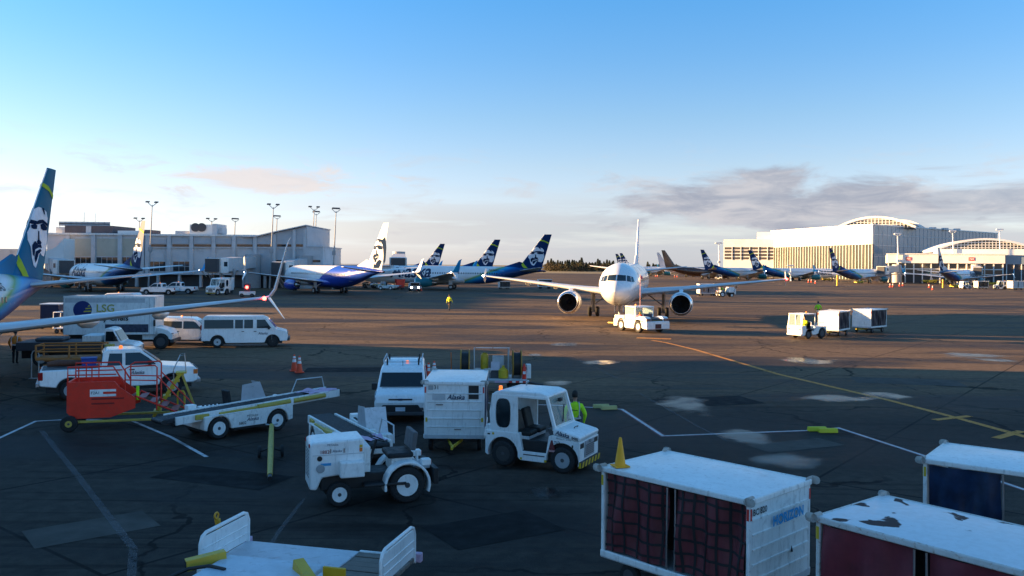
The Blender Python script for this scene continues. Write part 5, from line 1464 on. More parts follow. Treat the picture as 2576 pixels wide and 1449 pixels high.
for x, y, lab in ((740, 933, 'white-banded orange cone, farther of the pair near the passenger van'), (753, 937, 'white-banded orange cone, nearer of the pair near the passenger van'), (1078, 957, 'white-banded orange cone beside the ribbed cart roof'), (1092, 952, 'second white-banded orange cone beside the ribbed cart roof')):
    q = G(x, y); cone(lab, (q.x, q.y), .86, CONEO, bands=True)

# ------------------------------------------------------------------ open tractor
def open_tractor(label, loc, rz):
    t = thing('open_tractor', label, 'tractor', loc, rz, 'open tractors')
    hw = .50
    b = B(); b.prism([(.22, .78), (1.18, .70), (1.30, .42), (1.46, .44), (1.46, 1.46), (1.40, 1.52), (.22, 1.56)], 'y', -hw, hw); b.build('hood', WHITE, t, bevel=.05, seg=3, smooth=30)
    for k in range(9): bx(t, 'grille_slot', DGREY, 1.458, 1.468, -.30, .30, .68 + k * .075, .70 + k * .075, 0)
    for sg in (-1, 1): b = B(); b.lathe([(.05, 0), (.05, .02), (.001, .025)], (1.46, sg * .42, 1.44), 'x', 12); b.build('marker_lamp', TAIL, t)
    for sg in (-1, 1):
        b = B(); b.lathe([(.10, -.01), (.10, .01), (.08, .015), (.001, .015)], (1.22, sg * hw, .92), 'y', 16); b.build('side_lamp', GREY, t); b = B(); b.lathe([(.06, -.01), (.06, .01), (.001, .012)], (1.24, sg * hw, 1.15), 'y', 14); b.build('side_lamp', BLACK, t)
        for x in (.665, .98): bx(t, 'hood_latch', STEEL, x, x + .03, *sorted((sg * hw, sg * (hw + .015))), 1.26, 1.36, 0)
        bx(t, 'blue_sticker', INKC, .98, 1.22, *sorted((sg * hw, sg * (hw + .006))), .98, 1.04, 0)
        bx(t, 'warning_label', YEL, .26, .33, *sorted((sg * hw, sg * (hw + .006))), 1.36, 1.42, 0); bx(t, 'warning_label', ORG, .26, .33, *sorted((sg * hw, sg * (hw + .006))), 1.26, 1.35, 0)
    bx(t, 'hood_seam', LGREY, .22, 1.40, hw - .005, hw + .01, 1.22, 1.235, 0); bx(t, 'hood_seam', LGREY, .22, 1.40, -hw - .01, -hw + .005, 1.22, 1.235, 0)
    u = Vector((-1, 0, 0)); lettering('1882', 'lettering', M('red_lettering', (.3, .05, .05), .5), t, on((1.24, hw + .008, 1.26), u, (0, 0, 1)), .22, 0, .01)
    lettering('Alaska', 'lettering', INK, t, on((.96, hw + .008, 1.28), u, (0, 0, 1)), .22, .3, 0); lettering('MEGlobe', 'lettering', INK, t, on((1.08, hw + .004, 1.43), u, (0, 0, 1)), .26, 0, 0)
    bx(t, 'battery_box', WHITE, .24, .80, hw - .02, hw + .26, .72, 1.08, .03); bx(t, 'battery_box', WHITE, .24, .80, -hw - .26, -hw + .02, .72, 1.08, .03)
    bx(t, 'chassis', BLACK, -1.25, 1.2, -.38, .38, .38, .72); bx(t, 'footplate', BLACK, -.75, .24, -.72, .72, .46, .52)
    bx(t, 'seat_base', WHITE2, -.95, -.45, -.36, .36, .52, 1.02, .03); bx(t, 'seat_cushion', LEATHER, -.98, -.36, -.42, .42, 1.02, 1.14, .04)
    b = B(); b.cbox((-1.0, 0, 1.40), (.12, .84, .44), rot('Y', -8)); b.build('seat_back', M('worn_vinyl', (.10, .10, .105), .7, dirt=.3), t, bevel=.03)
    tb(t, 'steering_column', BLACK, [(.10, .05, .55), (-.14, .05, 1.42)], .035)
    b = B(); n = 20; c_ = Vector((-.16, .05, 1.45)); m_ = rot('Y', -20)
    b.rings([[c_ + m_ @ Vector(((.20 + .015 * math.cos(q)) * math.cos(a_), (.20 + .015 * math.cos(q)) * math.sin(a_), .015 * math.sin(q))) for q in [2 * math.pi * j / 6 for j in range(6)]] for a_ in [2 * math.pi * k / n for k in range(n)]], closed=True); b.build('steering_wheel', BLACK, t, smooth=60)
    bx(t, 'dashboard', WHITE2, .06, .22, -.45, .45, .75, 1.35)
    for sg in (-1, 1):
        wheel(t, .78, sg * .44, .29, .29, .18, WHITE, sg, .6); wheel(t, -.78, sg * .56, .43, .43, .26, WHITE, sg, .6)
        pr = arc(-.78, .43, .56, 200, -12, 12); pr2 = arc(-.78, .43, .50, -12, 200, 12)
        b = B(); b.prism(pr + pr2, 'y', *sorted((sg * .36, sg * .72))); b.build('fender', WHITE, t, bevel=.015, smooth=30)
        bx(t, 'rear_lamp_box', WHITE, -1.36, -1.14, *sorted((sg * .40, sg * .62)), .86, 1.0); bx(t, 'rear_lamp', TAIL, -1.37, -1.36, *sorted((sg * .42, sg * .60)), .88, .98, 0)
    bx(t, 'rear_plate', BLACK, -1.52, -1.40, -.72, .72, .42, .80); bx(t, 'rear_deck', LGREY, -1.40, -1.02, -.36, .36, .72, .80); tb(t, 'hitch_lever', WHITE, [(-1.2, -.2, .8), (-1.2, -.2, 1.05)], .035)
    return t
g1, g2 = G(855, 1276), G(1020, 1262)
f_ = (g1 - g2).normalized(); lf_ = Vector((-f_.y, f_.x, 0)); mid = (g1 + g2) / 2 - lf_ * .5
OT = open_tractor('open white tractor with a slotted square hood and black bench seat', (mid.x, mid.y), heading(f_.x, f_.y))

# ------------------------------------------------------------------ belt loaders
def belt_loader(label, loc, rz, paintm=None, z0=.74, z1=1.04):
    t = thing('belt_loader', label, 'belt loader', loc, rz, 'belt loaders'); wm = paintm or WHITE2
    W_ = 1.7; bd = Body(t, W_)
    bd.shell('chassis', [(-1.55, .34)] + arc(-1.04, .34, .40, 185, -5, 12) + [(-.5, .28), (.5, .28)] + arc(1.04, .34, .40, 185, -5, 12) + [(1.62, .34), (1.62, .87), (-1.55, .77)], wm, bevel=.03)
    bx(t, 'wheel_well', BLACK, -1.45, 1.5, -.70, .70, .22, .56)
    bd.side('step_edge', [(-.55, .24), (.55, .24), (.55, .31), (-.55, .31)], BLACK)
    for x in (-1.04, 1.04):
        for sg in (-1, 1): wheel(t, x, sg * (W_ / 2 - .12), .35, .35, .24, WHITE, sg, .62)
    yb0, yb1 = -.62, .12; xa, xb = -2.75, 3.65; zz = lambda x: z0 + (z1 - z0) * (x - xa) / (xb - xa)
    sl = (z1 - z0) / (xb - xa)
    b = B(); b.add([(x, y, zz(x) + dz_) for x in (xa, xb) for y, dz_ in ((yb0, -.10), (yb1, -.10), (yb1, .06), (yb0, .06))], [(0, 1, 2, 3), (7, 6, 5, 4), (0, 4, 5, 1), (1, 5, 6, 2), (2, 6, 7, 3), (3, 7, 4, 0)]); b.build('conveyor_belt', BELT, t, bevel=.04)
    for y0, y1 in ((yb0 - .09, yb0 - .01), (yb1 + .01, yb1 + .09)):
        b = B(); x0_, x1_ = xa + .35, xb - .05; b.add([(x, y, zz(x) + dz_) for x in (x0_, x1_) for y, dz_ in ((y0, -.16), (y1, -.16), (y1, .09), (y0, .09))], [(0, 1, 2, 3), (7, 6, 5, 4), (0, 4, 5, 1), (1, 5, 6, 2), (2, 6, 7, 3), (3, 7, 4, 0)]); b.build('side_rail', wm, t, bevel=.012)
        ym = (y0 - .05) if y0 < -.3 else y1 + .05
        for xs_, xe, mt, rr in ((-1.0, .35, YELB, .045), (.35, 1.55, YELB, .085), (1.62, 2.95, YELB, .075)):
            tb(t, 'hydraulic_tube', mt, [(xs_, ym, zz(xs_) - .02), (xe, ym, zz(xe) - .02)], rr, 10)
        bx(t, 'tube_bracket', WHITE, 1.54, 1.64, ym - .1, ym + .1, zz(1.6) - .14, zz(1.6) + .10)
    for x in (xa, xb):
        b = B(); b.lathe([(.075, yb0), (.075, yb1), (.001, yb1)], (x, 0, zz(x) - .02), 'y', 12); b.build('end_roller', BLACK, t, smooth=40)
    b = B()
    for k in range(26):
        x = xa + .2 + k * .24; b.box(x, x + .02, yb0 + .03, yb1 - .03, zz(x) + .058, zz(x) + .068)
    tag(b.build('belt_cleats', DGREY, t), kind='stuff')
    # cloth over the head of the belt
    b = B(); nu, nv = 10, 6
    b.add([(2.35 + 1.15 * i / nu + .05 * math.sin(j * 2), yb0 - .10 + (yb1 - yb0 + .12) * j / nv, zz(2.35 + 1.15 * i / nu) + .085 + .07 * math.sin(i * .9 + j * .7) * math.sin(math.pi * i / nu) + .05 * math.sin(j * 1.1)) for j in range(nv + 1) for i in range(nu + 1)], [(j * (nu + 1) + i, j * (nu + 1) + i + 1, (j + 1) * (nu + 1) + i + 1, (j + 1) * (nu + 1) + i) for j in range(nv) for i in range(nu)]); b.build('cloth_cover', PINK, t, smooth=60, fix=False)
    # driver's place beside the belt
    bx(t, 'engine_cover', wm, -1.5, -.2, .26, .84, .62, .78); bx(t, 'battery', WHITE, -1.5, -1.2, .40, .66, .78, .98, .02); bx(t, 'control_box', WHITE, -1.1, -.3, .35, .6, .78, .9)
    for k in range(5): bx(t, 'control_knob', BLACK, -1.0 + k * .14, -.94 + k * .14, .40, .46, .9, .94, 0)
    bx(t, 'seat_cushion', LEATHER, -.02, .40, .34, .80, .66, .84, .04); b = B(); b.cbox((-.08, .57, 1.08), (.1, .46, .5), rot('Y', -8)); b.build('seat_back', LEATHER, t, bevel=.03)
    b = B(); b.prism([(.72, .68), (.72, 1.52), (.20, 1.58), (.10, .80), (.10, .68)][::-1] if False else [(.62, .68), (1.30, .72), (.95, 1.56), (.30, 1.50), (.26, .95)], 'y', .19, .21); b.build('guard_panel', M('scratched_panel', (.42, .44, .47), .45, dirt=.4), t)
    b = B(); b.add([(1.30, .20, .72), (1.30, .82, .72), (.97, .82, 1.54), (.97, .20, 1.54)], [(0, 1, 2, 3)]); b.build('windscreen_panel', M('console_white', (.62, .62, .64), .5, dirt=.4, scale=5), t)
    tb(t, 'steering_column', BLACK, [(.95, .5, .75), (.7, .5, 1.1)], .03); b = B(); b.lathe([(.17, 0), (.19, .012), (.17, .024), (.15, .012)], (.68, .5, 1.12), 'z', 16); b.build('steering_wheel', BLACK, t)
    tb(t, 'hand_rail', LGREY, [(2.2, yb1 + .14, zz(2.2)), (2.45, yb1 + .16, zz(2.4) + .5), (3.5, yb1 + .16, zz(3.5) + .45), (3.6, yb1 + .14, zz(3.6))], .02)
    bx(t, 'chain_housing', YELB, -1.8, -1.35, yb0 - .16, yb0 - .09, zz(-1.6) - .1, zz(-1.6) + .06)
    lettering('Alaska', 'lettering', INK, t, on((-.1, -W_ / 2 - .006, .47), (1, 0, 0), (0, 0, 1)), .42, .3, .01); lettering('5802', 'lettering', INKB, t, on((-.38, -W_ / 2 - .006, .38), (1, 0, 0), (0, 0, 1)), .26, 0, .01); lettering('MEGlobe', 'lettering', INKB, t, on((-.1, -W_ / 2 - .006, .60), (1, 0, 0), (0, 0, 1)), .4, 0, 0)
    return t
BL = belt_loader('white belt loader with a grey guard panel, side-on beside the red stand', (-9.15, 28.55), 46)
copy_tree(BL, (-4.75, 25.1), -65, 'white belt loader standing end-on behind the open tractor')
# ------------------------------------------------------------------ vans, pickup, trucks
def mirrors(t, x, y, z):
    for sg in (-1, 1): bx(t, 'mirror', BLACK, x - .08, x + .05, *sorted((sg * y, sg * (y + .2))), z, z + .24, .03)
def passenger_van(label, loc, rz):
    t = thing('passenger_van', label, 'van', loc, rz, 'vans'); bd = Body(t, 2.0, 1.1, .14); r = .38
    bd.shell('body', [(-2.72, .45)] + arc(-1.72, .38, .46, 172, 8, 10) + [(-1.2, .30), (1.25, .30)] + arc(1.78, .38, .46, 172, 8, 10) + [(2.30, .40), (2.72, .42), (2.78, .75), (2.68, 1.05), (2.02, 1.22), (1.42, 1.92), (1.1, 2.06), (-2.5, 2.08), (-2.68, 1.9), (-2.76, 1.1)], CARW, .07)
    bx(t, 'underbody', BLACK, -2.5, 2.4, -.85, .85, .25, .7)
    for a, c_ in ((-2.55, -.72), (-.62, -.12), (-.04, .52)):
        bd.side('window', [(a, 1.28), (c_, 1.28), (c_, 1.84), (a, 1.84)], GLASS)
    bd.side('window', [(.76, 1.28), (1.70, 1.28), (1.60, 1.40), (1.28, 1.84), (.76, 1.84)], GLASS)
    bd.across('windscreen', (1.97, 1.29), (1.50, 1.84), .86, .86, GLASS); bd.across('rear_window', (-2.765, 1.25), (-2.70, 1.84), .78, .78, GLASS, -.012)
    for x in (-.66, -.08, .68, 1.72): bd.side('door_seam', [(x, .5), (x + .015, .5), (x + .015, 1.9), (x, 1.9)], GREY, off=.003)
    for x in (-.2, .58): bd.side('door_handle', [(x, 1.05), (x + .16, 1.05), (x + .16, 1.09), (x, 1.09)], BLACK, off=.03)
    for sg in (-1, 1):
        bx(t, 'headlamp', HEAD, 2.66, 2.77, *sorted((sg * .60, sg * .93)), .72, .96); bx(t, 'tail_lamp', TAIL, -2.78, -2.70, *sorted((sg * .86, sg * .97)), .95, 1.5)
        bx(t, 'indicator', ORG, 2.60, 2.72, *sorted((sg * .94, sg * .985)), .74, .94)
    bx(t, 'grille', DGREY, 2.70, 2.785, -.56, .56, .68, .95); bx(t, 'bumper', DGREY, 2.6, 2.9, -.98, .98, .42, .62, .04); bx(t, 'bumper', DGREY, -2.88, -2.68, -.95, .95, .45, .62, .04)
    mirrors(t, 1.55, .95, 1.2)
    for x in (-1.72, 1.78):
        for sg in (-1, 1): wheel(t, x, sg * .86, r, r, .24, LGREY if x < 0 else BLACK, sg, .6)
    lettering('Alaska', 'lettering', INK, t, on((.85, -bd.hw(.9) - .012, .86), (1, 0, 0), (0, 0, 1)), .6, .3, .01)
    return t
g1, g2 = G(545, 875), G(685, 873); d = (g2 - g1).normalized(); nn = Vector((-d.y, d.x, 0)); mid = (g1 + g2) / 2 + nn * .9
passenger_van('white long passenger van with dark windows beside the paired cones', (mid.x, mid.y), heading(d.x, d.y))
def small_van(label, loc, rz, rack=True):
    t = thing('small_van', label, 'van', loc, rz, 'vans'); bd = Body(t, 1.84, .95, .16); r = .33
    bd.shell('body', [(-2.35, .40)] + arc(-1.5, .33, .40, 172, 8, 10) + [(-1.0, .26), (1.1, .26)] + arc(1.55, .33, .40, 172, 8, 10) + [(2.0, .30), (2.32, .38), (2.36, .72), (2.24, .98), (1.45, 1.14), (.86, 1.66), (.60, 1.80), (-2.1, 1.86), (-2.28, 1.7), (-2.38, 1.0)], CARW, .08)
    bx(t, 'underbody', BLACK, -2.2, 2.1, -.78, .78, .2, .6)
    bd.across('windscreen', (1.44, 1.15), (.94, 1.60), .88, .90, GLASS, .022); bd.across('hood_crease', (1.55, 1.12), (1.50, 1.13), .8, .8, GREY, .012)
    bd.side('window', [(.0, 1.06), (1.18, 1.06), (.82, 1.48), (.66, 1.56), (.0, 1.58)], GLASS)
    for sg in (-1, 1):
        b = B(); b.prism([(1.72, .80), (2.30, .74), (2.29, .86), (2.16, .98), (1.78, 1.06)], 'y', *sorted((sg * .70, sg * .925))); b.build('headlamp', HEAD, t, bevel=.02)
        bx(t, 'tail_lamp', TAIL, -2.40, -2.32, *sorted((sg * .78, sg * .9)), .9, 1.5)
        bx(t, 'fog_lamp', DGREY, 2.30, 2.37, *sorted((sg * .55, sg * .82)), .44, .54)
    bx(t, 'upper_grille', BLACK, 2.22, 2.345, -.42, .42, .80, .85, .01); bx(t, 'badge', NAVY, 2.33, 2.355, -.08, .08, .79, .86, .01)
    b = B(); b.prism([(-.80, .40), (-.62, .64), (.62, .64), (.80, .40), (.6, .34), (-.6, .34)], 'x', 2.28, 2.375); b.build('lower_grille', BLACK, t, bevel=.02)
    bx(t, 'bumper', DGREY, 2.2, 2.39, -.86, .86, .26, .40, .03); bx(t, 'licence_plate', PLATE, 2.374, 2.392, -.17, .17, .42, .56, 0)
    bx(t, 'roof_antenna', BLACK, .35, .37, -.01, .01, 1.80, 1.98, 0)
    mirrors(t, 1.2, .90, 1.02)
    if rack:
        for x in (.2, -1.4):
            bx(t, 'rack_bar', LGREY, x - .03, x + .03, -.72, .72, 1.90, 1.94)
            for sg in (-1, 1): bx(t, 'rack_post', BLACK, x - .05, x + .05, *sorted((sg * .56, sg * .62)), 1.80, 2.06); 
        for sg in (-1, 1): tb(t, 'rack_rail', LGREY, [(.35, sg * .70, 1.86), (.25, sg * .72, 2.02), (-1.7, sg * .72, 2.04), (-1.8, sg * .70, 1.88)], .022)
    b = B(); b.lathe([(.06, 0), (.055, .07), (.001, .09)], (-.3, .15, 1.84), 'z', 12); b.build('beacon', LAMPA, t)
    for x in (-1.5, 1.55):
        for sg in (-1, 1): wheel(t, x, sg * .80, r, r, .21, GREY, sg, .62)
    return t
q = (G(930, 1064) + G(1054, 1064)) / 2
small_van('white small van with a roof rack, front-on beside the ribbed cart', (q.x, q.y + 2.35), -85)
q = G(455, 866)
SV = small_van('white small van half hidden behind the passenger van', (q.x, q.y + .9), 9, rack=False)
Body(SV, 1.84, .95, .16).side('window', [(-2.15, 1.12), (-.08, 1.10), (-.08, 1.56), (-2.1, 1.60)], GLASS)
def pickup(label, loc, rz, beacon=True, texts=True):
    t = thing('pickup_truck', label, 'pickup', loc, rz, 'pickup trucks'); bd = Body(t, 2.02, 1.12, .26); r = .40; wb = 1.92
    bd.shell('body', [(-3.02, .62)] + arc(-wb, .42, .50, 168, 8, 10) + [(-1.3, .46), (1.35, .46)] + arc(wb, .42, .50, 172, 10, 10) + [(2.75, .50), (2.92, .60), (2.95, .98), (2.82, 1.16), (1.55, 1.28), (.72, 1.92), (.45, 1.98), (-.62, 1.98), (-.74, 1.86), (-.80, 1.26), (-3.02, 1.24), (-3.06, .9)], CARW, .05)
    b = B(); b.box(-2.95, -.86, -.80, .80, 1.20, 1.262); b.build('load_bed', DGREY, t)
    bx(t, 'underbody', BLACK, -2.8, 2.7, -.86, .86, .32, .8)
    bd.side('window', [(-.58, 1.34), (-.02, 1.34), (-.02, 1.82), (-.50, 1.84)], GLASS); bd.side('window', [(.10, 1.34), (1.28, 1.34), (.98, 1.62), (.66, 1.84), (.10, 1.84)], GLASS)
    bd.across('windscreen', (1.52, 1.34), (.80, 1.88), .84, .84, GLASS, .018); bd.across('rear_window', (-.795, 1.36), (-.75, 1.84), .72, .72, GLASS, -.012)
    for x in (-.70, .04, 1.34): bd.side('door_seam', [(x, .56), (x + .015, .56), (x + .015, 1.3), (x, 1.3)], GREY, off=.003)
    for x in (-.22, .85 - .6): bd.side('door_handle', [(x, 1.14), (x + .2, 1.14), (x + .2, 1.18), (x, 1.18)], BLACK, off=.03)
    for x in (-wb, wb):
        pr = arc(x, .42, .52, 170, 10, 10); pr2 = arc(x, .42, .47, 10, 170, 10)
        bd.side('arch_trim', pr + pr2, BLACK, off=.012)
        for sg in (-1, 1): wheel(t, x, sg * .87, r, r, .27, GREY, sg, .6)
    for sg in (-1, 1):
        bx(t, 'headlamp', HEAD, 2.80, 2.955, *sorted((sg * .66, sg * .99)), .88, 1.08); bx(t, 'tail_lamp', TAIL, -3.07, -2.90, *sorted((sg * .90, sg * 1.02)), .86, 1.18); bx(t, 'indicator', ORG, 2.75, 2.93, *sorted((sg * .97, sg * 1.018)), .86, 1.06)
    bx(t, 'grille', DGREY, 2.90, 2.96, -.64, .64, .80, 1.10); bx(t, 'grille_bar', LGREY, 2.955, 2.975, -.64, .64, .93, .98); bx(t, 'bumper', STEEL, 2.86, 3.05, -.98, .98, .48, .68, .04); bx(t, 'bumper', STEEL, -3.16, -3.02, -.95, .95, .58, .76, .03)
    mirrors(t, 1.05, .98, 1.30)
    if beacon:
        b = B(); b.lathe([(.08, 0), (.07, .1), (.001, .13)], (-.05, 0, 1.97), 'z', 12); b.build('beacon', LAMPA, t)
    if texts: lettering('Alaska', 'lettering', INK, t, on((.30, -bd.hw(1.0) - .012, .96), (1, 0, 0), (0, 0, 1)), .52, .3, .01)
    return t
g1, g2 = G(160, 1008), G(448, 992); d = (g2 - g1).normalized(); nn = Vector((-d.y, d.x, 0)); mid = (g1 + g2) / 2 + nn * .88
PK = pickup('white crew pickup with dark wheel arches behind the red stand', (mid.x, mid.y), heading(d.x, d.y))
# things in the pickup bed
m3 = Matrix.Rotation(R(heading(d.x, d.y)), 3, 'Z')
def inbed(x, y, z): return Vector((mid.x, mid.y, 0)) + m3 @ Vector((x, y, z))
q = inbed(-1.25, -.25, 1.262); t = thing('storage_bin', 'blue plastic bin in the pickup bed', 'bin', q, heading(d.x, d.y))
b = B(); b.prism([(-.25, 0), (.25, 0), (.29, .36), (-.29, .36)], 'y', -.3, .3); b.build('tub', M('blue_plastic', (.01, .05, .28), .5), t, bevel=.02); bx(t, 'rim', M('blue_plastic', (.01, .05, .28), .5), -.31, .31, -.32, .32, .35, .39)
q = inbed(-2.1, .2, 1.262); t = thing('tarpaulin_bundle', 'brown rolled bundle lying in the pickup bed', 'bundle', q, heading(d.x, d.y) + 4)
b = B(); b.tube([(-.7, -.1, .12), (-.3, 0, .15), (.2, .03, .13), (.7, -.05, .12)], [.10, .14, .13, .09], 10); b.build('roll', M('brown_tarp', (.13, .05, .03), .8), t, smooth=50); tb(t, 'cord', BLACK, [(-.3, -.14, .15), (-.3, 0, .30), (-.3, .14, .15)], .012)
def box_truck(label, loc, rz):
    t = thing('catering_truck', label, 'truck', loc, rz); bd = Body(t, 2.4)
    bx(t, 'cargo_box', WHITE, -3.5, 2.0, -1.2, 1.2, .95, 3.38, .03)
    for sx in (-3.5, 1.94): bx(t, 'box_frame', LGREY, sx, sx + .06, -1.215, 1.215, .95, 3.40, .01)
    bx(t, 'roof_rail', WHITE, -3.5, 2.0, -1.22, -1.19, 3.30, 3.42); bx(t, 'roof_rail', WHITE, -3.5, 2.0, 1.19, 1.22, 3.30, 3.42)
    bd.side('upper_band', [(-3.4, 3.0), (1.4, 3.0), (1.4, 3.28), (-3.4, 3.28)], LGREY, off=.004)
    bd.side('lower_recess', [(-1.0, 1.10), (1.62, 1.10), (1.62, 1.62), (-1.0, 1.62)], M('recess_blue', (.05, .06, .10), .4, var=.5, scale=6), off=.004)
    bd.side('panel_seam', [(1.66, .98), (1.68, .98), (1.68, 3.3), (1.66, 3.3)], GREY, off=.004)
    b = B(); n = 24; b.add([(-2.35 + .56 * math.cos(2 * math.pi * k / n), -1.212, 2.55 + .56 * math.sin(2 * math.pi * k / n)) for k in range(n)], [tuple(range(n))]); lg = b.build('round_logo', M('logo_blue', (.012, .03, .16), .4), t)
    for z, x0, x1 in ((2.40, -2.3, -1.82), (2.58, -2.2, -1.84), (2.75, -2.05, -1.9)):
        b = B(); b.poly([(x0, -1.218, z), (x1, -1.218, z + .02), (x1 - .02, -1.218, z + .10), (x0 + .05, -1.218, z + .08)]); b.build('logo_stripe', M('logo_yellow', (.6, .5, .05), .5), lg)
    lettering('LSG', 'lettering', M('logo_olive', (.42, .40, .10), .5), t, on((-1.55, -1.214, 2.42), (1, 0, 0), (0, 0, 1)), 1.1, 0, .02)
    lettering('Sky Chefs', 'lettering', INKB, t, on((-1.55, -1.214, 1.86), (1, 0, 0), (0, 0, 1)), 1.95, 0, .03)
    bd2 = Body(t, 2.1)
    b = B(); b.prism([(1.2, .62), (1.85, .62), (2.0, .62)] + arc(2.35, .52, .5, 170, 15, 8) + [(3.0, .60), (3.05, .92), (2.75, 1.22), (2.1, 1.38), (1.2, 1.5)], 'y', -1.0, 1.0); b.build('hood', WHITE, t, bevel=.06, seg=3)
    for sg in (-1, 1): bx(t, 'headlamp', HEAD, 2.86, 3.04, *sorted((sg * .6, sg * .98)), .82, 1.02)
    bx(t, 'bumper', DGREY, 2.9, 3.15, -1.05, 1.05, .42, .62); bx(t, 'chassis', BLACK, -3.4, 2.8, -.5, .5, .45, .95); bx(t, 'side_skirt', BLACK, -1.6, 1.2, -1.1, 1.1, .45, .94)
    for x in (-1.9, 2.35):
        for sg in (-1, 1): wheel(t, x, sg * .98, .48, .48, .3, LGREY if x < 0 else DGREY, sg, .58)
    bx(t, 'mirror', BLACK, 1.95, 2.05, -1.35, -1.15, 1.5, 1.9)
    return t
q = G(300, 880); box_truck('white catering truck lettered LSG Sky Chefs under the airliner wing', (q.x - .1, q.y + 1.3), 9)
def flatbed(label, loc, rz):
    t = thing('flatbed_truck', label, 'truck', loc, rz); bd = Body(t, 2.0, 1.2, .18)
    b = B(); bd.shell('cab', [(.9, .5), (1.15, .5)] + arc(1.75, .42, .48, 172, 8, 9) + [(2.5, .5), (2.55, 1.0), (2.35, 1.15), (1.75, 1.25), (1.35, 1.95), (1.1, 2.02), (.9, 2.0)], CARW, .05)
    bd.side('window', [(.98, 1.32), (1.62, 1.32), (1.34, 1.84), (.98, 1.84)], GLASS); bd.across('windscreen', (1.74, 1.32), (1.42, 1.86), .84, .84, GLASS, .015)
    for sg in (-1, 1): bx(t, 'headlamp', HEAD, 2.42, 2.56, *sorted((sg * .62, sg * .96)), .75, 1.0)
    bx(t, 'bumper', STEEL, 2.5, 2.68, -.98, .98, .42, .62); bx(t, 'flat_bed', M('dark_bed', (.05, .05, .06), .6), -3.4, .85, -1.05, 1.05, .85, 1.30, .02); bx(t, 'chassis', BLACK, -3.3, 2.3, -.5, .5, .4, .86)
    bx(t, 'tool_chest', WHITE2, -.2, .75, -.9, .9, 1.3, 1.62)
    bx(t, 'hose_coil', DGREY, -2.6, -1.2, -.7, .7, 1.3, 1.5, .08)
    for x in (-2.2, 1.75):
        for sg in (-1, 1): wheel(t, x, sg * .9, .42, .42, .28, GREY, sg, .58)
    mirrors(t, 1.5, .96, 1.35)
    return t
q = G(190, 928); flatbed('dark flatbed truck with a white cab behind the orange platform', (q.x - .3, q.y + 2.2), 12)

# ------------------------------------------------------------------ maintenance equipment
def scissor(label, loc, rz):
    t = thing('lift_platform', label, 'lift platform', loc, rz)
    bx(t, 'base', BRNORG, -1.3, 1.3, -.6, .6, .28, .55)
    for x in (-.95, .95):
        for sg in (-1, 1): wheel(t, x, sg * .6, .24, .24, .16, DGREY, sg)
    for sg in (-1, 1):
        for z0, z1 in ((.55, .85), (.85, 1.1)):
            b = B(); b.beam((-1.1, sg * .5, z0), (1.1, sg * .5, z1), .05, .08); b.build('scissor_arm', BRNORG, t); b = B(); b.beam((1.1, sg * .44, z0), (-1.1, sg * .44, z1), .05, .08); b.build('scissor_arm', BRNORG, t)
    bx(t, 'deck', BRNORG, -1.4, 1.4, -.65, .65, 1.1, 1.22)
    for z in (1.5, 1.78):
        for sg in (-1, 1): tb(t, 'guard_rail', BRNORG, [(-1.4, sg * .62, z), (1.4, sg * .62, z)], .035)
        for x in (-1.38, 1.38): tb(t, 'guard_rail', BRNORG, [(x, -.62, z), (x, .62, z)], .035)
    for x in (-1.38, 0, 1.38):
        for sg in (-1, 1): tb(t, 'rail_post', BRNORG, [(x, sg * .62, 1.2), (x, sg * .62, 1.80)], .045)
    bx(t, 'control_box', YELB, 1.42, 1.75, -.3, .3, .8, 1.75)
    return t
q = G(182, 962); scissor('orange-brown scissor lift platform behind the pickup bed', (q.x, q.y), 14)
t = thing('hoop_barrier', 'pale metal hoop barrier near the pickup tailgate', 'barrier', G(88, 952), 10); tb(t, 'hoop', LGREY, [(-.16, 0, 0), (-.16, 0, 1.15), (-.11, 0, 1.29), (0, 0, 1.34), (.11, 0, 1.29), (.16, 0, 1.15), (.16, 0, 0)], .03); bx(t, 'foot_plate', LGREY, -.25, .25, -.1, .1, 0, .02, 0)

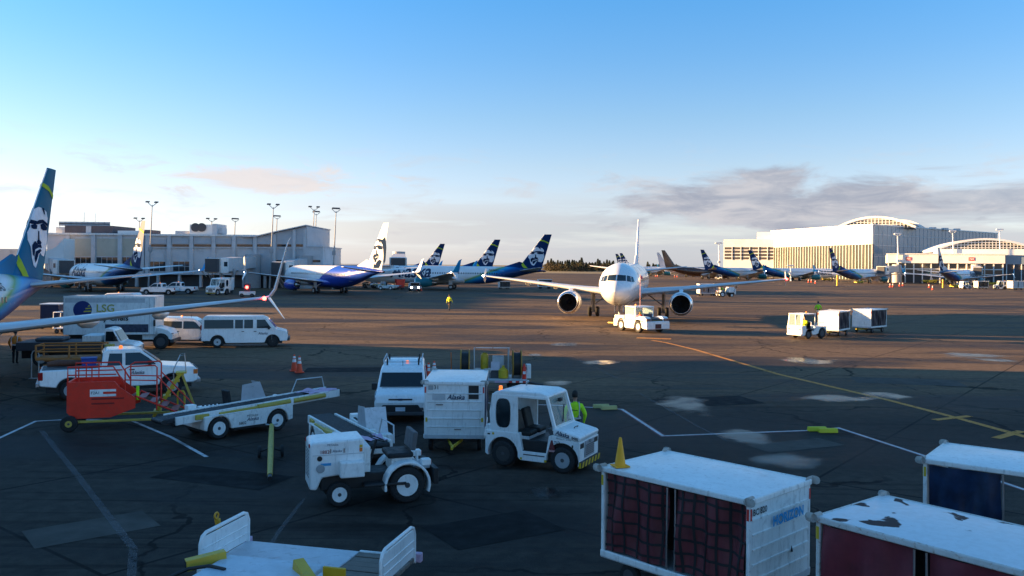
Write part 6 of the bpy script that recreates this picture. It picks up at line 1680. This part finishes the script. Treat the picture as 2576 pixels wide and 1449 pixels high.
def red_stand(label, loc, rz):
    t = thing('maintenance_stand', label, 'maintenance stand', loc, rz)
    sp = [(-1.15, .62), (-.95, .40), (.2, .42), (.95, .70), (.95, 1.05), (.45, 1.42), (.30, 1.62), (-1.15, 1.62)]
    for sg in (-1, 1):
        b = B(); b.prism(sp, 'y', *sorted((sg * .62, sg * .66))); b.build('side_panel', RED, t)
    bx(t, 'back_panel', RED, -1.16, -1.10, -.62, .62, .6, 1.62); bx(t, 'platform', RED, -1.1, .3, -.62, .62, 1.30, 1.36)
    for z0, z1 in ((1.28, 1.36), (1.12, 1.20)): bx(t, 'white_stripe', WHITE, -.45, .35, -.672, -.66, z0, z1, 0)
    bx(t, 'name_plate', WHITE, -.45, -.05, -.674, -.662, 1.20, 1.28, 0); lettering('F2A1', 'lettering', INKB, t, on((-.42, -.68, 1.205), (1, 0, 0), (0, 0, 1)), .25)
    for k in range(2): bx(t, 'stencil_line', M('dark_red', (.25, .008, .006), .5), -.4, .6 - k * .3, -.668, -.66, 1.02 - k * .16, 1.07 - k * .16, 0)
    for sg in (-1, 1):
        y = sg * .62
        tb(t, 'hand_rail', RED, [(-1.13, y, 1.6), (-1.13, y, 2.12), (.25, y, 2.12), (.62, y, 1.50)], .028); tb(t, 'hand_rail', RED, [(-1.13, y, 1.85), (.35, y, 1.85)], .022)
        tb(t, 'hand_rail', RED, [(.62, y, 1.3), (.62, y, 2.02), (.75, y, 2.10), (1.55, y, 2.12), (1.62, y, 2.05), (1.62, y, .6)], .024); tb(t, 'hand_rail', RED, [(.62, y, 1.65), (1.62, y, 1.6)], .02); tb(t, 'stair_rail', RED, [(1.62, y, 1.75), (2.7, y, .55)], .022); tb(t, 'stair_string', RED, [(.95, y, 1.1), (2.7, y, .30)], .03)
        for x in (-.8, -.4): tb(t, 'rail_post', RED, [(x, y, 1.6), (x, y, 2.1)], .02)
    for k in range(5): bx(t, 'stair_tread', M('dark_red', (.25, .008, .006), .5), 1.02 + k * .34, 1.26 + k * .34, -.58, .58, 1.0 - k * .155, 1.03 - k * .155, 0)
    bx(t, 'chassis_beam', YELB, -1.0, 2.6, -.72, -.62, .26, .34); bx(t, 'chassis_beam', YELB, -1.0, 2.6, .62, .72, .26, .34)
    for sg in (-1, 1): wheel(t, -1.05, sg * .80, .27, .27, .16, YELB, sg, .4)
    for sg in (-1, 1): wheel(t, 2.2, sg * .60, .14, .14, .09, DGREY, sg, .4)
    b = B(); b.beam((-.2, .0, .45), (.9, .0, 1.1), .08, .08); b.build('lift_ram', STEEL, t)
    tb(t, 'lime_post', HIVIS, [(1.0, -.5, .95), (1.0, -.5, 1.42)], .05)
    return t
g1 = G(205, 1082); red_stand('bright red maintenance stand with handrails and stair beside the pickup', (g1.x + .55, g1.y + .7), 16)
def step_ladder(label, loc, rz):
    t = thing('step_ladder', label, 'ladder', loc, rz)
    for y in (-.27, .27):
        b = B(); b.beam((-.62, y, .08), (.28, y, 1.62), .05, .11); b.build('stringer', YEL, t); b = B(); b.beam((.30, y, 1.60), (.85, y, .10), .045, .05); b.build('prop', YELB, t)
        tb(t, 'hand_rail', STEEL, [(.05, y, 1.25), (.02, y, 1.7), (.25, y, 2.25), (.40, y, 2.28), (.45, y, 1.65)], .012)
    for k in range(6): bx(t, 'tread', YEL, -.62 + k * .15, -.36 + k * .15, -.27, .27, .26 + k * .26, .30 + k * .26, .005)
    bx(t, 'top_platform', YEL, .1, .48, -.29, .29, 1.60, 1.65)
    b = B(); b.beam((-.45, 0, .4), (.78, 0, .28), .03, .03); b.build('brace', YELB, t)
    for y in (-.27, .27): wheel(t, .86, y, .09, .09, .05, DGREY, 1)
    return t
q = G(405, 1062); step_ladder('yellow step ladder standing between the red stand and the belt loader', (q.x, q.y + 1.0), 20)
t = thing('hoop_barrier', 'yellow hoop barrier beside the step ladder', 'barrier', G(455, 1048), 8); tb(t, 'hoop', YEL, [(-.12, 0, 0), (-.12, 0, .85), (-.08, 0, .93), (.08, 0, .93), (.12, 0, .85), (.12, 0, 0)], .035); bx(t, 'foot_plate', YELB, -.2, .2, -.1, .1, 0, .02, 0)
# tow bar lying out
a, c_ = G(683, 1072, .32), G(679, 1198, .14); d = c_ - a
t = thing('tow_bar', 'long yellow aircraft tow bar on two small wheels', 'tow bar', (a.x, a.y, 0), heading(d.x, d.y)); L_ = Vector((d.x, d.y)).length
b = B(); b.tube([(0, 0, .34), (L_ * .5, 0, .30), (L_, 0, .16)], [.075, .085, .07], 10); b.build('tube', YELB, t, smooth=50); tb(t, 'tow_eye', BLACK, [(L_, 0, .16), (L_ + .25, 0, .14)], .06); tb(t, 'shear_head', STEEL, [(-.15, -.18, .36), (0, 0, .34), (-.15, .18, .36)], .03)
for sg in (-1, 1): wheel(t, L_ * .52, sg * .32, .17, .17, .09, DGREY, sg, .45)
tb(t, 'axle', BLACK, [(L_ * .52, -.3, .17), (L_ * .52, 0, .28), (L_ * .52, .3, .17)], .03)
# chocks beside the boundary line
def chocks(label, loc, rz, mat):
    t = thing('wheel_chock', label, 'chock', loc, rz, 'wheel chocks on the boundary line')
    b = B(); b.prism([(-.10, 0), (.10, 0), (.055, .15), (-.055, .15)], 'x', -.32, .32); b.build('block', mat, t, bevel=.02)
    tb(t, 'rope', DGREY, [(.30, 0, .12), (.38, .05, .03), (.42, .18, .012)], .012)
for (x, y, dx_, dy_, ang, lab, mt) in ((1512, 1026, -.18, .12, 8, 'faded yellow chock, rear one of the pair by the vest worker', M('faded_yellow', (.48, .42, .16), .7, dirt=.4)), (1532, 1030, .18, -.15, 14, 'faded yellow chock, front one of the pair by the vest worker', M('faded_yellow', (.48, .42, .16), .7)),
        (2055, 1084, -.16, .12, 4, 'bright yellow chock, rear one of the pair on the boundary line', M('bright_yellow', (.62, .58, .02), .6)), (2083, 1088, .2, -.12, 2, 'bright yellow chock, front one of the pair on the boundary line', M('bright_yellow', (.62, .58, .02), .6))):
    q = G(x, y); chocks(lab, (q.x, q.y), ang, mt)

# ------------------------------------------------------------------ hose reel trailer
def reel_trailer(label, loc, rz):
    t = thing('hose_reel_trailer', label, 'service trailer', loc, rz)
    bx(t, 'deck', LGREY, -1.55, 1.55, -.85, .85, .60, .70); bx(t, 'bumper', STEEL, -1.6, 1.6, -.95, -.85, .56, .68)
    for k, m_ in enumerate((SIGNR, REFLW, SIGNR, REFLW, SIGNR)): bx(t, 'reflector', m_, .75 + k * .15, .89 + k * .15, -.962, -.951, .58, .66, 0)
    bx(t, 'reflector', PINK, .15, .7, -.962, -.951, .58, .66, 0)
    for x in (-1.15, 1.12):
        for q, (y0) in enumerate((-.20, .20)):
            b = B(); b.lathe([(.62, -.02), (.62, .02), (.55, .03), (.15, .03), (.15, -.03), (.55, -.03)], (x + y0 * .9, -.1, 1.30), 'x', 26); b.build('reel_flange', M('reel_yellow', (.42, .22, .03), .6, dirt=.5), t, smooth=40)
        b = B(); b.lathe([(.001, -.17), (.50, -.17), (.50, .17), (.001, .17)], (x, -.1, 1.30), 'x', 24); b.build('wound_hose', BLACK, t, smooth=40)
        bx(t, 'reel_frame', GREY, x - .22, x + .22, -.2, .0, .70, 1.28)
    for x in (-.42, .34):
        b = B(); b.cbox((x + .1, 0, 1.98), (.72, .95, .03), rot('X', -6)); b.build('roof_panel', WHITE, t)
    for x in (-.75, .75):
        for y in (-.4, .4): tb(t, 'roof_post', LGREY, [(x, y, .7), (x, y, 1.96)], .025)
    b = B(); b.lathe([(.16, 0), (.17, .05), (.17, .62), (.12, .72), (.001, .76)], (-.30, .1, 1.02), 'z', 16); b.build('yellow_tank', YEL, t, smooth=40)
    b = B(); b.lathe([(.20, 0), (.21, .04), (.21, .34), (.10, .44), (.06, .46), (.06, .54), (.001, .55)], (.52, -.45, .72), 'z', 16); b.build('yellow_tank', YEL, t, smooth=40)
    bx(t, 'pump_block', GREY, -.75, .0, -.4, .4, .70, 1.05); bx(t, 'control_panel', LGREY, .05, .55, -.2, .3, .9, 1.62); bx(t, 'sign_board', M('pale_sign', (.55, .54, .60), .5), -.02, .36, -.46, -.43, 1.05, 1.42, 0); bx(t, 'engine', DGREY, -.1, .35, -.4, .3, .70, 1.02)
    b = B(); b.lathe([(.085, 0), (.09, .03), (.09, .50), (.04, .58), (.03, .66), (.001, .67)], (1.42, -.62, .70), 'z', 14); e = b.build('fire_extinguisher', RED, t, smooth=40); bx(e, 'instruction_label', REFLW, 1.36, 1.48, -.716, -.70, .92, 1.04, 0); tb(e, 'hose', BLACK, [(1.42, -.62, 1.36), (1.50, -.66, 1.34), (1.53, -.66, 1.1)], .012)
    bx(t, 'side_box', WHITE2, 1.48, 1.72, -.6, -.2, .72, 1.32)
    tb(t, 'orange_wand', ORG, [(-1.75, .2, .7), (-1.78, .2, 1.75)], .02)
    for sg in (-1, 1): wheel(t, 1.0, sg * .62, .30, .30, .2, DGREY, sg)
    for sg in (-1, 1): wheel(t, -1.0, sg * .62, .30, .30, .2, DGREY, sg)
    b = B(); b.prism([(.9, .34), (1.4, .34), (1.5, .60), (.8, .60)], 'y', -.7, -.5); b.build('mud_guard', BLACK, t)
    tb(t, 'tow_bar', DGREY, [(1.5, 0, .5), (2.3, 0, .35)], .05)
    return t
q = G(1235, 990); reel_trailer('service trailer with two yellow hose reels behind the ribbed cart', (q.x, 37.6), 2)

# ------------------------------------------------------------------ flat trailers at the bottom edge
def flat_trailer(label, loc, rz, L=3.3, W_=1.55):
    t = thing('flat_trailer', label, 'trailer', loc, rz, 'flat trailers'); h, w_ = L / 2, W_ / 2; zd = .52
    bx(t, 'deck', M('scuffed_deck', (.55, .57, .60), .45, dirt=.5, scale=3), -h, h * .35, -w_, w_, zd - .1, zd, .01)
    for k in range(7): bx(t, 'plank', M('weathered_plank', (.20, .16, .13), .9, dirt=.4, scale=4), h * .35 + .01, h - .02, -w_ + k * W_ / 7 + .01, -w_ + (k + 1) * W_ / 7 - .012, zd - .08, zd - .01 - .006 * (k % 3), .004)
    bx(t, 'deck_rail', WHITE, h * .35, h, w_ - .02, w_ + .03, zd - .12, zd + .02); bx(t, 'deck_rail', WHITE, -h, h, -w_ - .03, -w_ + .02, zd - .12, zd + .02); bx(t, 'rail_clamp', DGREY, h * .7, h * .7 + .07, w_ - .04, w_ + .045, zd - .1, zd + .05)
    for sx in (-1, 1):
        x = sx * (h - .03)
        tb(t, 'end_hoop', WHITE, [(x, -w_ + .03, zd - .08), (x, -w_ + .03, zd + .40), (x, -w_ + .09, zd + .52), (x, -w_ + .2, zd + .56), (x, w_ - .2, zd + .56), (x, w_ - .09, zd + .52), (x, w_ - .03, zd + .40), (x, w_ - .03, zd - .08)], .032, 10)
        e = bx(t, 'end_panel', WHITE, x - .015, x + .015, -w_ + .07, w_ - .07, zd + .03, zd + .50, .005)
        for z in (.16, .30):
            bx(e, 'panel_rib', WHITE, x - .03, x + .03, -w_ + .09, w_ - .09, zd + z, zd + z + .025, .008)
        bx(t, 'corner_stop', PINK, x - .02 if sx > 0 else x - .12, x + .12 if sx > 0 else x + .02, w_ - .02, w_ + .10, zd - .10, zd + .06)
    lettering('Alaska', 'lettering', INK, t, on((h - .045, w_ - .4, zd + .28), (0, -1, 0), (0, 0, 1)), .5, .3, .02)
    for sx in (-1, 1):
        for sg in (-1, 1): wheel(t, sx * (h - .6), sg * (w_ - .18), .2, .2, .13, DGREY, sg, .5)
    bx(t, 'underframe', DGREY, -h + .2, h - .2, -.2, .2, .25, .42)
    b = B(); b.beam((-h, .1, .4), (-h - .12, .1, .75), .07, .12, (1, 0, 0)); b.beam((-h - .12, .1, .75), (-h - .2, .1, 1.1), .06, .10, (1, 0, 0)); b.build('raised_tow_bar', M('tow_orange', (.62, .30, .02), .5, dirt=.3), t, bevel=.015)
    b = B(); n = 14; b.rings([[Vector((-h - .215 + .0, .1 + (.055 + .018 * math.cos(q)) * math.cos(a_), 1.15 + (.055 + .018 * math.cos(q)) * math.sin(a_))) + Vector((.018 * math.sin(q), 0, 0)) for q in [2 * math.pi * j / 6 for j in range(6)]] for a_ in [2 * math.pi * k / n for k in range(n)]], closed=True); b.build('tow_ring', M('tow_orange', (.62, .30, .02), .5), t, smooth=60)
    return t
FT = flat_trailer('white flat trailer with hooped end panels and weathered planks', (-3.42, 14.62), -14)
# loader nose with yellow bumper tubes in front of the trailer
t = thing('loader_platform', 'pale loader platform with yellow square bumper tubes in front of the flat trailer', 'loader', (-4.0, 12.75), -14)
bx(t, 'platform', M('pale_platform', (.50, .58, .64), .45, dirt=.4, scale=3), -.75, .95, -1.2, .85, .86, .95, .02); bx(t, 'support', GREY, -.5, .7, -1.0, .6, 0, .86)
YB = M('bumper_yellow', (.62, .40, .04), .55, dirt=.3)
def sq_tube(par, a, c_, s_):
    b = B(); b.beam(a, c_, s_, s_); o = b.build('bumper_tube', YB, par, bevel=.012); b = B(); d_ = (Vector(c_) - Vector(a)).normalized(); b.beam(Vector(a) - d_ * .003, Vector(a) + d_ * .01, s_ * .78, s_ * .78); b.build('tube_end', BLACK, o)
sq_tube(t, (-1.15, .30, .92), (-.72, .72, .98), .17); sq_tube(t, (1.02, .22, .90), (.62, .58, 1.02), .17)
bx(t, 'bumper_plate', M('amber_plate', (.62, .36, .01), .5), 1.05, 1.42, .55, .60, .55, 1.02, .01)
tb(t, 'cable', BLACK, [(-1.3, -.1, .8), (-1.0, .15, .93), (-.7, .25, .97), (-.4, .2, .96)], .03)
# ------------------------------------------------------------------ aircraft tow tractor
def tow_tractor(label, loc, rz):
    t = thing('tow_tractor', label, 'tow tractor', loc, rz); bd = Body(t, 2.35)
    bd.shell('chassis', [(-2.5, .35)] + arc(-1.35, .5, .56, 192, -8, 10) + [(-.7, .30), (.55, .30)] + arc(1.25, .5, .56, 188, -8, 10) + [(2.35, .35), (2.5, .55), (2.5, 1.02), (-2.5, 1.02)], WHITE, .05)
    bx(t, 'wheel_well', BLACK, -2.0, 2.0, -.95, .95, .30, .98)
    for x in (-1.35, 1.25):
        for sg in (-1, 1): wheel(t, x, sg * 1.02, .5, .5, .32, LGREY, sg, .55)
    for sg in (-1, 1):
        b = B(); b.prism([(2.46, 1.0), (2.46, 1.18), (2.2, 1.38), (1.5, 1.40), (.9, 1.25), (.7, 1.0)], 'y', *sorted((sg * .58, sg * 1.16))); b.build('front_fender', WHITE, t, bevel=.07, seg=3)
        bx(t, 'headlamp_bank', M('lamp_bank', (.16, .06, .06), .3), 2.44, 2.52, *sorted((sg * .62, sg * 1.12)), 1.04, 1.24); bx(t, 'headlamp', HEAD, 2.51, 2.53, *sorted((sg * .68, sg * .84)), 1.08, 1.20, 0)
    b = B(); b.prism([(2.40, .92), (2.52, .92), (2.30, 1.20), (1.2, 1.30), (1.2, 1.0)], 'y', -.52, .52); b.build('center_hood', BLACK, t); b = B(); b.add([(2.53, -.5, .80), (2.53, .5, .80), (2.40, .5, 1.08), (2.40, -.5, 1.08)], [(0, 1, 2, 3)]); b.build('hazard_plate', YELB, t)
    bx(t, 'tow_pin_block', M('tow_pin', (.08, .015, .01), .6), 2.49, 2.58, -.3, .3, .40, .78); bx(t, 'front_bumper', WHITE, 2.42, 2.55, -1.16, 1.16, .36, .94)
    cab = Body(t, 1.9)
    # the cab sits behind the low front deck
    for sg in (-1, 1):
        for x0, x1 in ((-.95, -.87), (.45, .53)): bx(t, 'cab_post', WHITE, x0, x1, *sorted((sg * .86, sg * .95)), 1.0, 2.1)
        bx(t, 'cab_door', WHITE, -.9, .5, *sorted((sg * .88, sg * .95)), 1.0, 1.42); b = B(); b.box(-.87, .45, sg * .90, sg * .91, 1.42, 2.0); b.build('cab_window', CLEARG, t)
    bx(t, 'cab_roof', WHITE, -1.0, .6, -.98, .98, 2.05, 2.18, .05); bx(t, 'cab_back', WHITE, -.95, -.88, -.9, .9, 1.0, 1.5)
    b = B(); b.box(.49, .5, -.86, .86, 1.45, 2.03); b.build('windscreen', CLEARG, t); bx(t, 'cab_front', WHITE, .45, .55, -.9, .9, 1.0, 1.45); bx(t, 'wiper_cover', NAVY, .55, .62, -.1, .75, 1.2, 1.55)
    bx(t, 'seat', LEATHER, -.6, -.1, -.3, .3, 1.0, 1.75, .05)
    tb(t, 'flag_pole', M('pole_pink', (.75, .35, .3), .6), [(.3, -.3, 2.15), (.28, -.28, 4.9)], .02); b = B(); b.add([(.28, -.28, 4.85), (.28, -.28, 4.5), (.28, .0, 4.52), (.28, -.06, 4.72)], [(0, 1, 2, 3)]); b.build('flag', M('flag_pink', (.8, .15, .2), .7), t)
    bx(t, 'hi_vis_jacket', YEL, .56, .66, -.55, -.40, 1.42, 1.72); bx(t, 'red_box', RED, .75, 1.0, -.75, -.5, 1.28, 1.5); bx(t, 'engine_deck', WHITE, -2.45, -1.05, -1.1, 1.1, 1.0, 1.32, .05)
    b = B(); b.lathe([(.07, 0), (.06, .12), (.001, .15)], (-.8, 0, 2.17), 'z', 12); b.build('beacon', LAMPA, t)
    tb(t, 'tow_bar', YELB, [(-2.5, 0, .5), (-5.5, .2, .4)], .07)
    return t
tow_tractor('white low aircraft tow tractor with a flag under the white airliner nose', (11.15, 73.7), -64)

# ------------------------------------------------------------------ sunlit baggage train
def cabover(label, loc, rz):
    t = thing('baggage_tractor', label, 'tractor', loc, rz, 'baggage tractors'); bd = Body(t, 1.45)
    bd.shell('chassis', [(-1.5, .4)] + arc(-1.0, .40, .46, 180, 0, 10) + [(-.2, .32), (.15, .32)] + arc(.62, .36, .40, 180, 0, 10) + [(1.1, .28), (1.42, .30), (1.45, 1.0), (1.32, 1.06), (.95, 1.05), (.85, .62), (-.12, .62), (-.2, .95), (-1.5, .95)], WHITE, .04)
    bx(t, 'wheel_well', BLACK, -1.4, 1.1, -.58, .58, .3, .75)
    for sg in (-1, 1): wheel(t, -1.0, sg * .62, .40, .40, .24, DGREY, sg); wheel(t, .62, sg * .62, .34, .34, .2, DGREY, sg)
    for sg in (-1, 1):
        b = B(); b.beam((1.38, sg * .66, 1.0), (1.22, sg * .66, 1.95), .06, .06); b.build('cab_post', WHITE, t); bx(t, 'cab_post', WHITE, -.2, -.13, *sorted((sg * .63, sg * .70)), .9, 1.95); bx(t, 'headlamp', HEAD, 1.44, 1.47, *sorted((sg * .45, sg * .62)), .68, .84)
    bx(t, 'cab_roof', WHITE, -.25, 1.3, -.72, .72, 1.92, 1.99, .03); b = B(); b.add([(1.38, -.62, 1.06), (1.38, .62, 1.06), (1.23, .62, 1.92), (1.23, -.62, 1.92)], [(0, 1, 2, 3)]); b.build('windscreen', CLEARG, t)
    bx(t, 'wiper_box', LGREY, 1.30, 1.34, -.05, .05, 1.1, 1.9); bx(t, 'seat_cushion', LEATHER, -.1, .4, -.3, .3, .62, .85, .04); bx(t, 'seat_back', LEATHER, -.12, .0, -.3, .3, .85, 1.3, .04)
    tb(t, 'rear_rail', WHITE, [(-.4, -.6, .95), (-.4, -.6, 1.22), (-1.3, -.6, 1.22), (-1.3, -.6, .95)], .025); tb(t, 'rear_rail', WHITE, [(-.4, .6, .95), (-.4, .6, 1.22), (-1.3, .6, 1.22), (-1.3, .6, .95)], .025)
    b = B(); b.lathe([(.06, 0), (.05, .13), (.001, .16)], (.3, .2, 1.98), 'z', 12); b.build('beacon', LAMPA, t); bx(t, 'bumper', LGREY, 1.4, 1.52, -.7, .7, .28, .42)
    return t
CO = cabover('sunlit white cab tractor with a seated driver pulling two carts', (23.55, 68.2), -148)
m3 = Matrix.Rotation(R(-148), 3, 'Z')
q = Vector((23.55, 68.2, 0)) + m3 @ Vector((.18, -.02, 0)); person('driver in a lemon hi-vis jacket seated in the sunlit tractor', (q.x, q.y), -148, 'sit', HIVISY, cap=BLACK, z=.30)
bag_cart('leading sunlit white cart with dark navy curtain behind the driven tractor', (26.95, 71.4), -128, L=3.0, W_=1.7, H=2.05, panel=WHITE, frame=WHITE, cm=M('navy_curtain', (.008, .010, .026), .5, scale=3, var=.5), seed=41, bars=False)
bag_cart('last sunlit white cart with dark navy curtain at the end of the train', (31.5, 75.2), -138, L=3.0, W_=1.7, H=2.05, panel=WHITE, frame=WHITE, cm=M('navy_curtain', (.008, .010, .026), .5, scale=3, var=.5), seed=43, bars=False)
# workers on foot
q = G(1130, 781); person('worker in a lemon yellow jacket walking alone across the apron', (q.x, q.y), 60, 'walk', HIVISY, scale=1.06)
q = G(2058, 803); person('worker in a bright green jacket standing behind the sunlit baggage train', (q.x, q.y), 80, 'stand', HIVIS, cap=BLACK, scale=1.05)
q = G(38, 916); person('worker in an orange vest standing beside the dark flatbed', (q.x, q.y), 100, 'stand', HIVISO, cap=BLACK, vest=True)
person('dark-haired worker in a green vest seen from behind the tractor hood', (1.93, 25.75), 82, 'stand', HIVIS, vest=True, back='MEGlobe')
# baggage tractor and open cart farther out
far_t = copy_tree(OT, (G(1826, 747).x, G(1826, 747).y), 8, 'open white tractor with a driver beyond the airliner wingtip', 1.18)
person('driver in a green jacket on the tractor beyond the wingtip', (G(1826, 747).x - .8, G(1826, 747).y - .1), 8, 'sit', HIVIS, z=.65)
oc = bag_cart('white open cart loaded with bags beyond the airliner wingtip', (G(1778, 744).x, G(1778, 744).y), 6, L=3.4, W_=1.9, H=2.3, panel=WHITE, frame=WHITE, cm=M('sack_grey', (.30, .25, .24), .8, scale=4, var=.4), seed=51, bars=False)

# ------------------------------------------------------------------ equipment under the far airliners
YP = {WHITE2: YEL, WHITE: YEL, YELB: YEL}
def put(src, x, y, rz, lab, tbl=None, sc_=1.0, grp=None):
    q = G(x, y); o = copy_tree(src, (q.x, q.y), rz, lab, sc_, grp)
    if tbl: swap(o, tbl)
    return o
for x, y, rz, lab, tbl, k in (
        (2080, 706, 175, 'yellow belt loader under the airliner before the louvred block', YP, 1.0), (2160, 713, 20, 'yellow and white belt loader under the tail before the glazed hall', YP, .9), (2338, 713, 5, 'big yellow belt loader behind the pale-finned airliner', YP, 1.35),
        (2405, 724, 12, 'yellow belt loader under the pale-finned airliner', YP, 1.0), (2492, 718, 170, 'yellow belt loader near the sloping jet bridge', YP, 1.2), (975, 729, 160, 'dim belt loader beside the red hopper', None, 1.15), (1790, 700, 12, 'yellow belt loader under the airliner next to the brown one', YP, .9), (1925, 702, 165, 'small yellow belt loader behind the sunlit wingtip', YP, .9)):
    put(BL, x, y, rz, lab, tbl, k)
for x, y, rz, lab, k in ((2428, 727, 15, 'white tractor under the pale-finned airliner', 1.0), (2516, 728, 170, 'white tractor beside the far netted cart', 1.1), (1808, 703, 150, 'white tractor under the airliner next to the brown one', 1.0), (930, 724, 170, 'dim white tractor under the royal blue tail', 1.1), (548, 742, -110, 'white tractor with a lit lamp beneath the terminal jet bridge', 1.35)):
    put(TR, x, y, rz, lab, None, k)
CD = bag_cart('far cart with black curtains beside the white tractor', (G(2468, 727).x, G(2468, 727).y), 8, L=3.2, W_=1.8, H=2.2, panel=WHITE, frame=WHITE, cm=BLACK, seed=61, bars=False)
put(CD, 2554, 729, 14, 'far pale cart close to the sloping jet bridge', {BLACK: LGREY}, 1.1); put(CD, 1826, 702, 6, 'far white cart under the airliner next to the brown one', {BLACK: LGREY}, 1.0)
put(CD, 567, 738, 100, 'white box cart beneath the terminal jet bridge', {BLACK: WHITE2}, 1.3); put(CD, 1370, 726, 10, 'low white cart under the side-on airliner tail', {BLACK: DGREY}, 1.0); put(CD, 1268, 727, 20, 'small white cart under the side-on airliner belly', {BLACK: DGREY}, .8)
# cones by the far stands
FC = cone('orange cone by the far stands', (0, -60), .75, CONEO, bands=True); n = 0
for x, y, lab in ((2034, 710, 'sunlit orange cone, one of two by the far engine'), (2041, 710, 'sunlit orange cone, one of two by the far engine'), (2051, 713, 'small cone just past the far engine'), (2239, 722, 'sunlit orange cone, one of two under the lettered nose'), (2246, 722, 'sunlit orange cone, one of two under the lettered nose'), (2263, 720, 'sunlit cone nearer the lettered nose wheel'), (2271, 719, 'sunlit cone past the lettered nose wheel'), (2337, 724, 'pale cone in front of the big yellow loader'), (2346, 729, 'orange cone in front of the big yellow loader'),
        (1649, 696, 'far orange cone before the white fuselage'), (1654, 696, 'far orange cone beside another before the white fuselage'), (1697, 697, 'far cone under the brown wing'), (1703, 697, 'far cone under the brown fuselage'), (1051, 731, 'dim cone near the lit headlamps'), (1059, 732, 'dim cone just past the lit headlamps')):
    q = G(x, y)
    if n == 0: FC.location = (q.x, q.y, 0); FC['label'] = lab; FC.scale = (1.5,) * 3
    else: copy_tree(FC, (q.x, q.y), 10 * n, lab, 1.5)
    n += 1
def bollard(label, x, y, h):
    t = thing('safety_post', label, 'post', G(x, y), 0, 'yellow safety posts'); b = B(); b.lathe([(.22, 0), (.22, h - .05), (.16, h), (.001, h + .02)], (0, 0, 0), 'z', 12); b.build('post', YEL, t, smooth=40); b = B(); b.lathe([(.235, h * .6), (.235, h * .72)], (0, 0, 0), 'z', 12, False); b.build('band', ORG, t)
for x, y, h, lab in ((2106, 719, 3.4, 'tall yellow post in front of the tail before the glazed hall'), (1908, 703, 2.8, 'tall yellow post under the airliner before the louvred block'), (2372, 724, 2.4, 'yellow post beside the pale-finned airliner wheels'), (1786, 701, 2.4, 'tall yellow post beside the brown fuselage')):
    bollard(lab, x, y, h)
# vehicles along the concrete terminal
put(PK, 448, 739, 184, 'white pickup parked along the concrete terminal', None, 1.05); put(PK, 402, 741, 178, 'white pickup half behind the other parked one', None, 1.0)
q = G(293, 782); copy_tree(SV, (q.x, q.y), 175, 'white van showing above the catering truck roof', 1.12)
q = G(1043, 733)
t = thing('service_truck', 'dark service truck with two lit headlamps under the lettered nose', 'truck', (q.x, q.y), -80)
bx(t, 'cab', GREY, -1.2, 1.6, -1.0, 1.0, .45, 1.9, .1); bx(t, 'windscreen', GLASS, 1.58, 1.62, -.85, .85, 1.2, 1.75, 0); bx(t, 'bed', WHITE2, -4.0, -1.3, -1.05, 1.05, .6, 1.5)
for sg in (-1, 1):
    b = B(); b.lathe([(.16, 0), (.16, .05), (.001, .08)], (1.6, sg * .72, .85), 'x', 12); b.build('headlamp', LAMPW, t)
    for x in (.9, -3.0): wheel(t, x, sg * .9, .42, .42, .28, GREY, sg)
q = G(1006, 728); t = thing('hopper_bin', 'red wheeled hopper beside the dim belt loader', 'hopper', (q.x, q.y), 20)
b = B(); b.prism([(-.8, .5), (.8, .5), (1.0, 2.2), (-1.0, 2.2)], 'y', -.8, .8); b.build('tub', RED, t, bevel=.04); bx(t, 'rim', RED, -1.05, 1.05, -.86, .86, 2.15, 2.25); bx(t, 'frame', DGREY, -.7, .7, -.6, .6, .3, .5)
for sg in (-1, 1):
    for x in (-.5, .5): wheel(t, x, sg * .6, .2, .2, .12, DGREY, sg)
q = G(622, 747); t = thing('beacon_cart', 'equipment cart with a red lamp beneath the terminal jet bridge', 'equipment cart', (q.x, q.y), 10)
bx(t, 'base', WHITE2, -1.2, 1.2, -.6, .6, .35, .9); bx(t, 'housing', DGREY, -.5, .5, -.5, .5, .9, 2.2); b = B(); b.lathe([(.001, -.2), (.22, -.1), (.25, 0), (.001, .05)], (0, -.55, 1.6), 'y', 12); b.build('lamp', LAMPR, t)
for sg in (-1, 1):
    for x in (-.8, .8): wheel(t, x, sg * .6, .3, .3, .18, DGREY, sg)
# container and empty frame cart under the near airliner tail
q = G(135, 826); t = thing('cargo_container', 'dark blue cargo container with a pale lid under the near airliner tail', 'container', (q.x, q.y), 4)
b = B(); b.prism([(-.75, .5), (.5, .5), (.75, .8), (.75, 2.0), (-.75, 2.0)], 'y', -.8, .8); b.build('shell', NAVY, t, bevel=.02); bx(t, 'lid', WHITE, -.78, .78, -.83, .83, 2.0, 2.1); bx(t, 'dolly', DGREY, -.8, .8, -.8, .8, .3, .5)
for sg in (-1, 1):
    for x in (-.6, .6): wheel(t, x, sg * .7, .2, .2, .12, DGREY, sg)
q = G(170, 838); t = thing('frame_cart', 'empty white tube-frame cart beside the blue container', 'cart', (q.x, q.y), 4)
for y in (-.6, .6): tb(t, 'side_frame', WHITE, [(-.8, y, .4), (-.8, y, 1.65), (.8, y, 1.65), (.8, y, .4), (-.8, y, .4)], .04)
for x in (-.8, .8): tb(t, 'end_frame', WHITE, [(x, -.6, 1.65), (x, .6, 1.65)], .04)
bx(t, 'deck', LGREY, -.8, .8, -.6, .6, .36, .44)
for sg in (-1, 1):
    for x in (-.6, .6): wheel(t, x, sg * .5, .18, .18, .1, DGREY, sg)
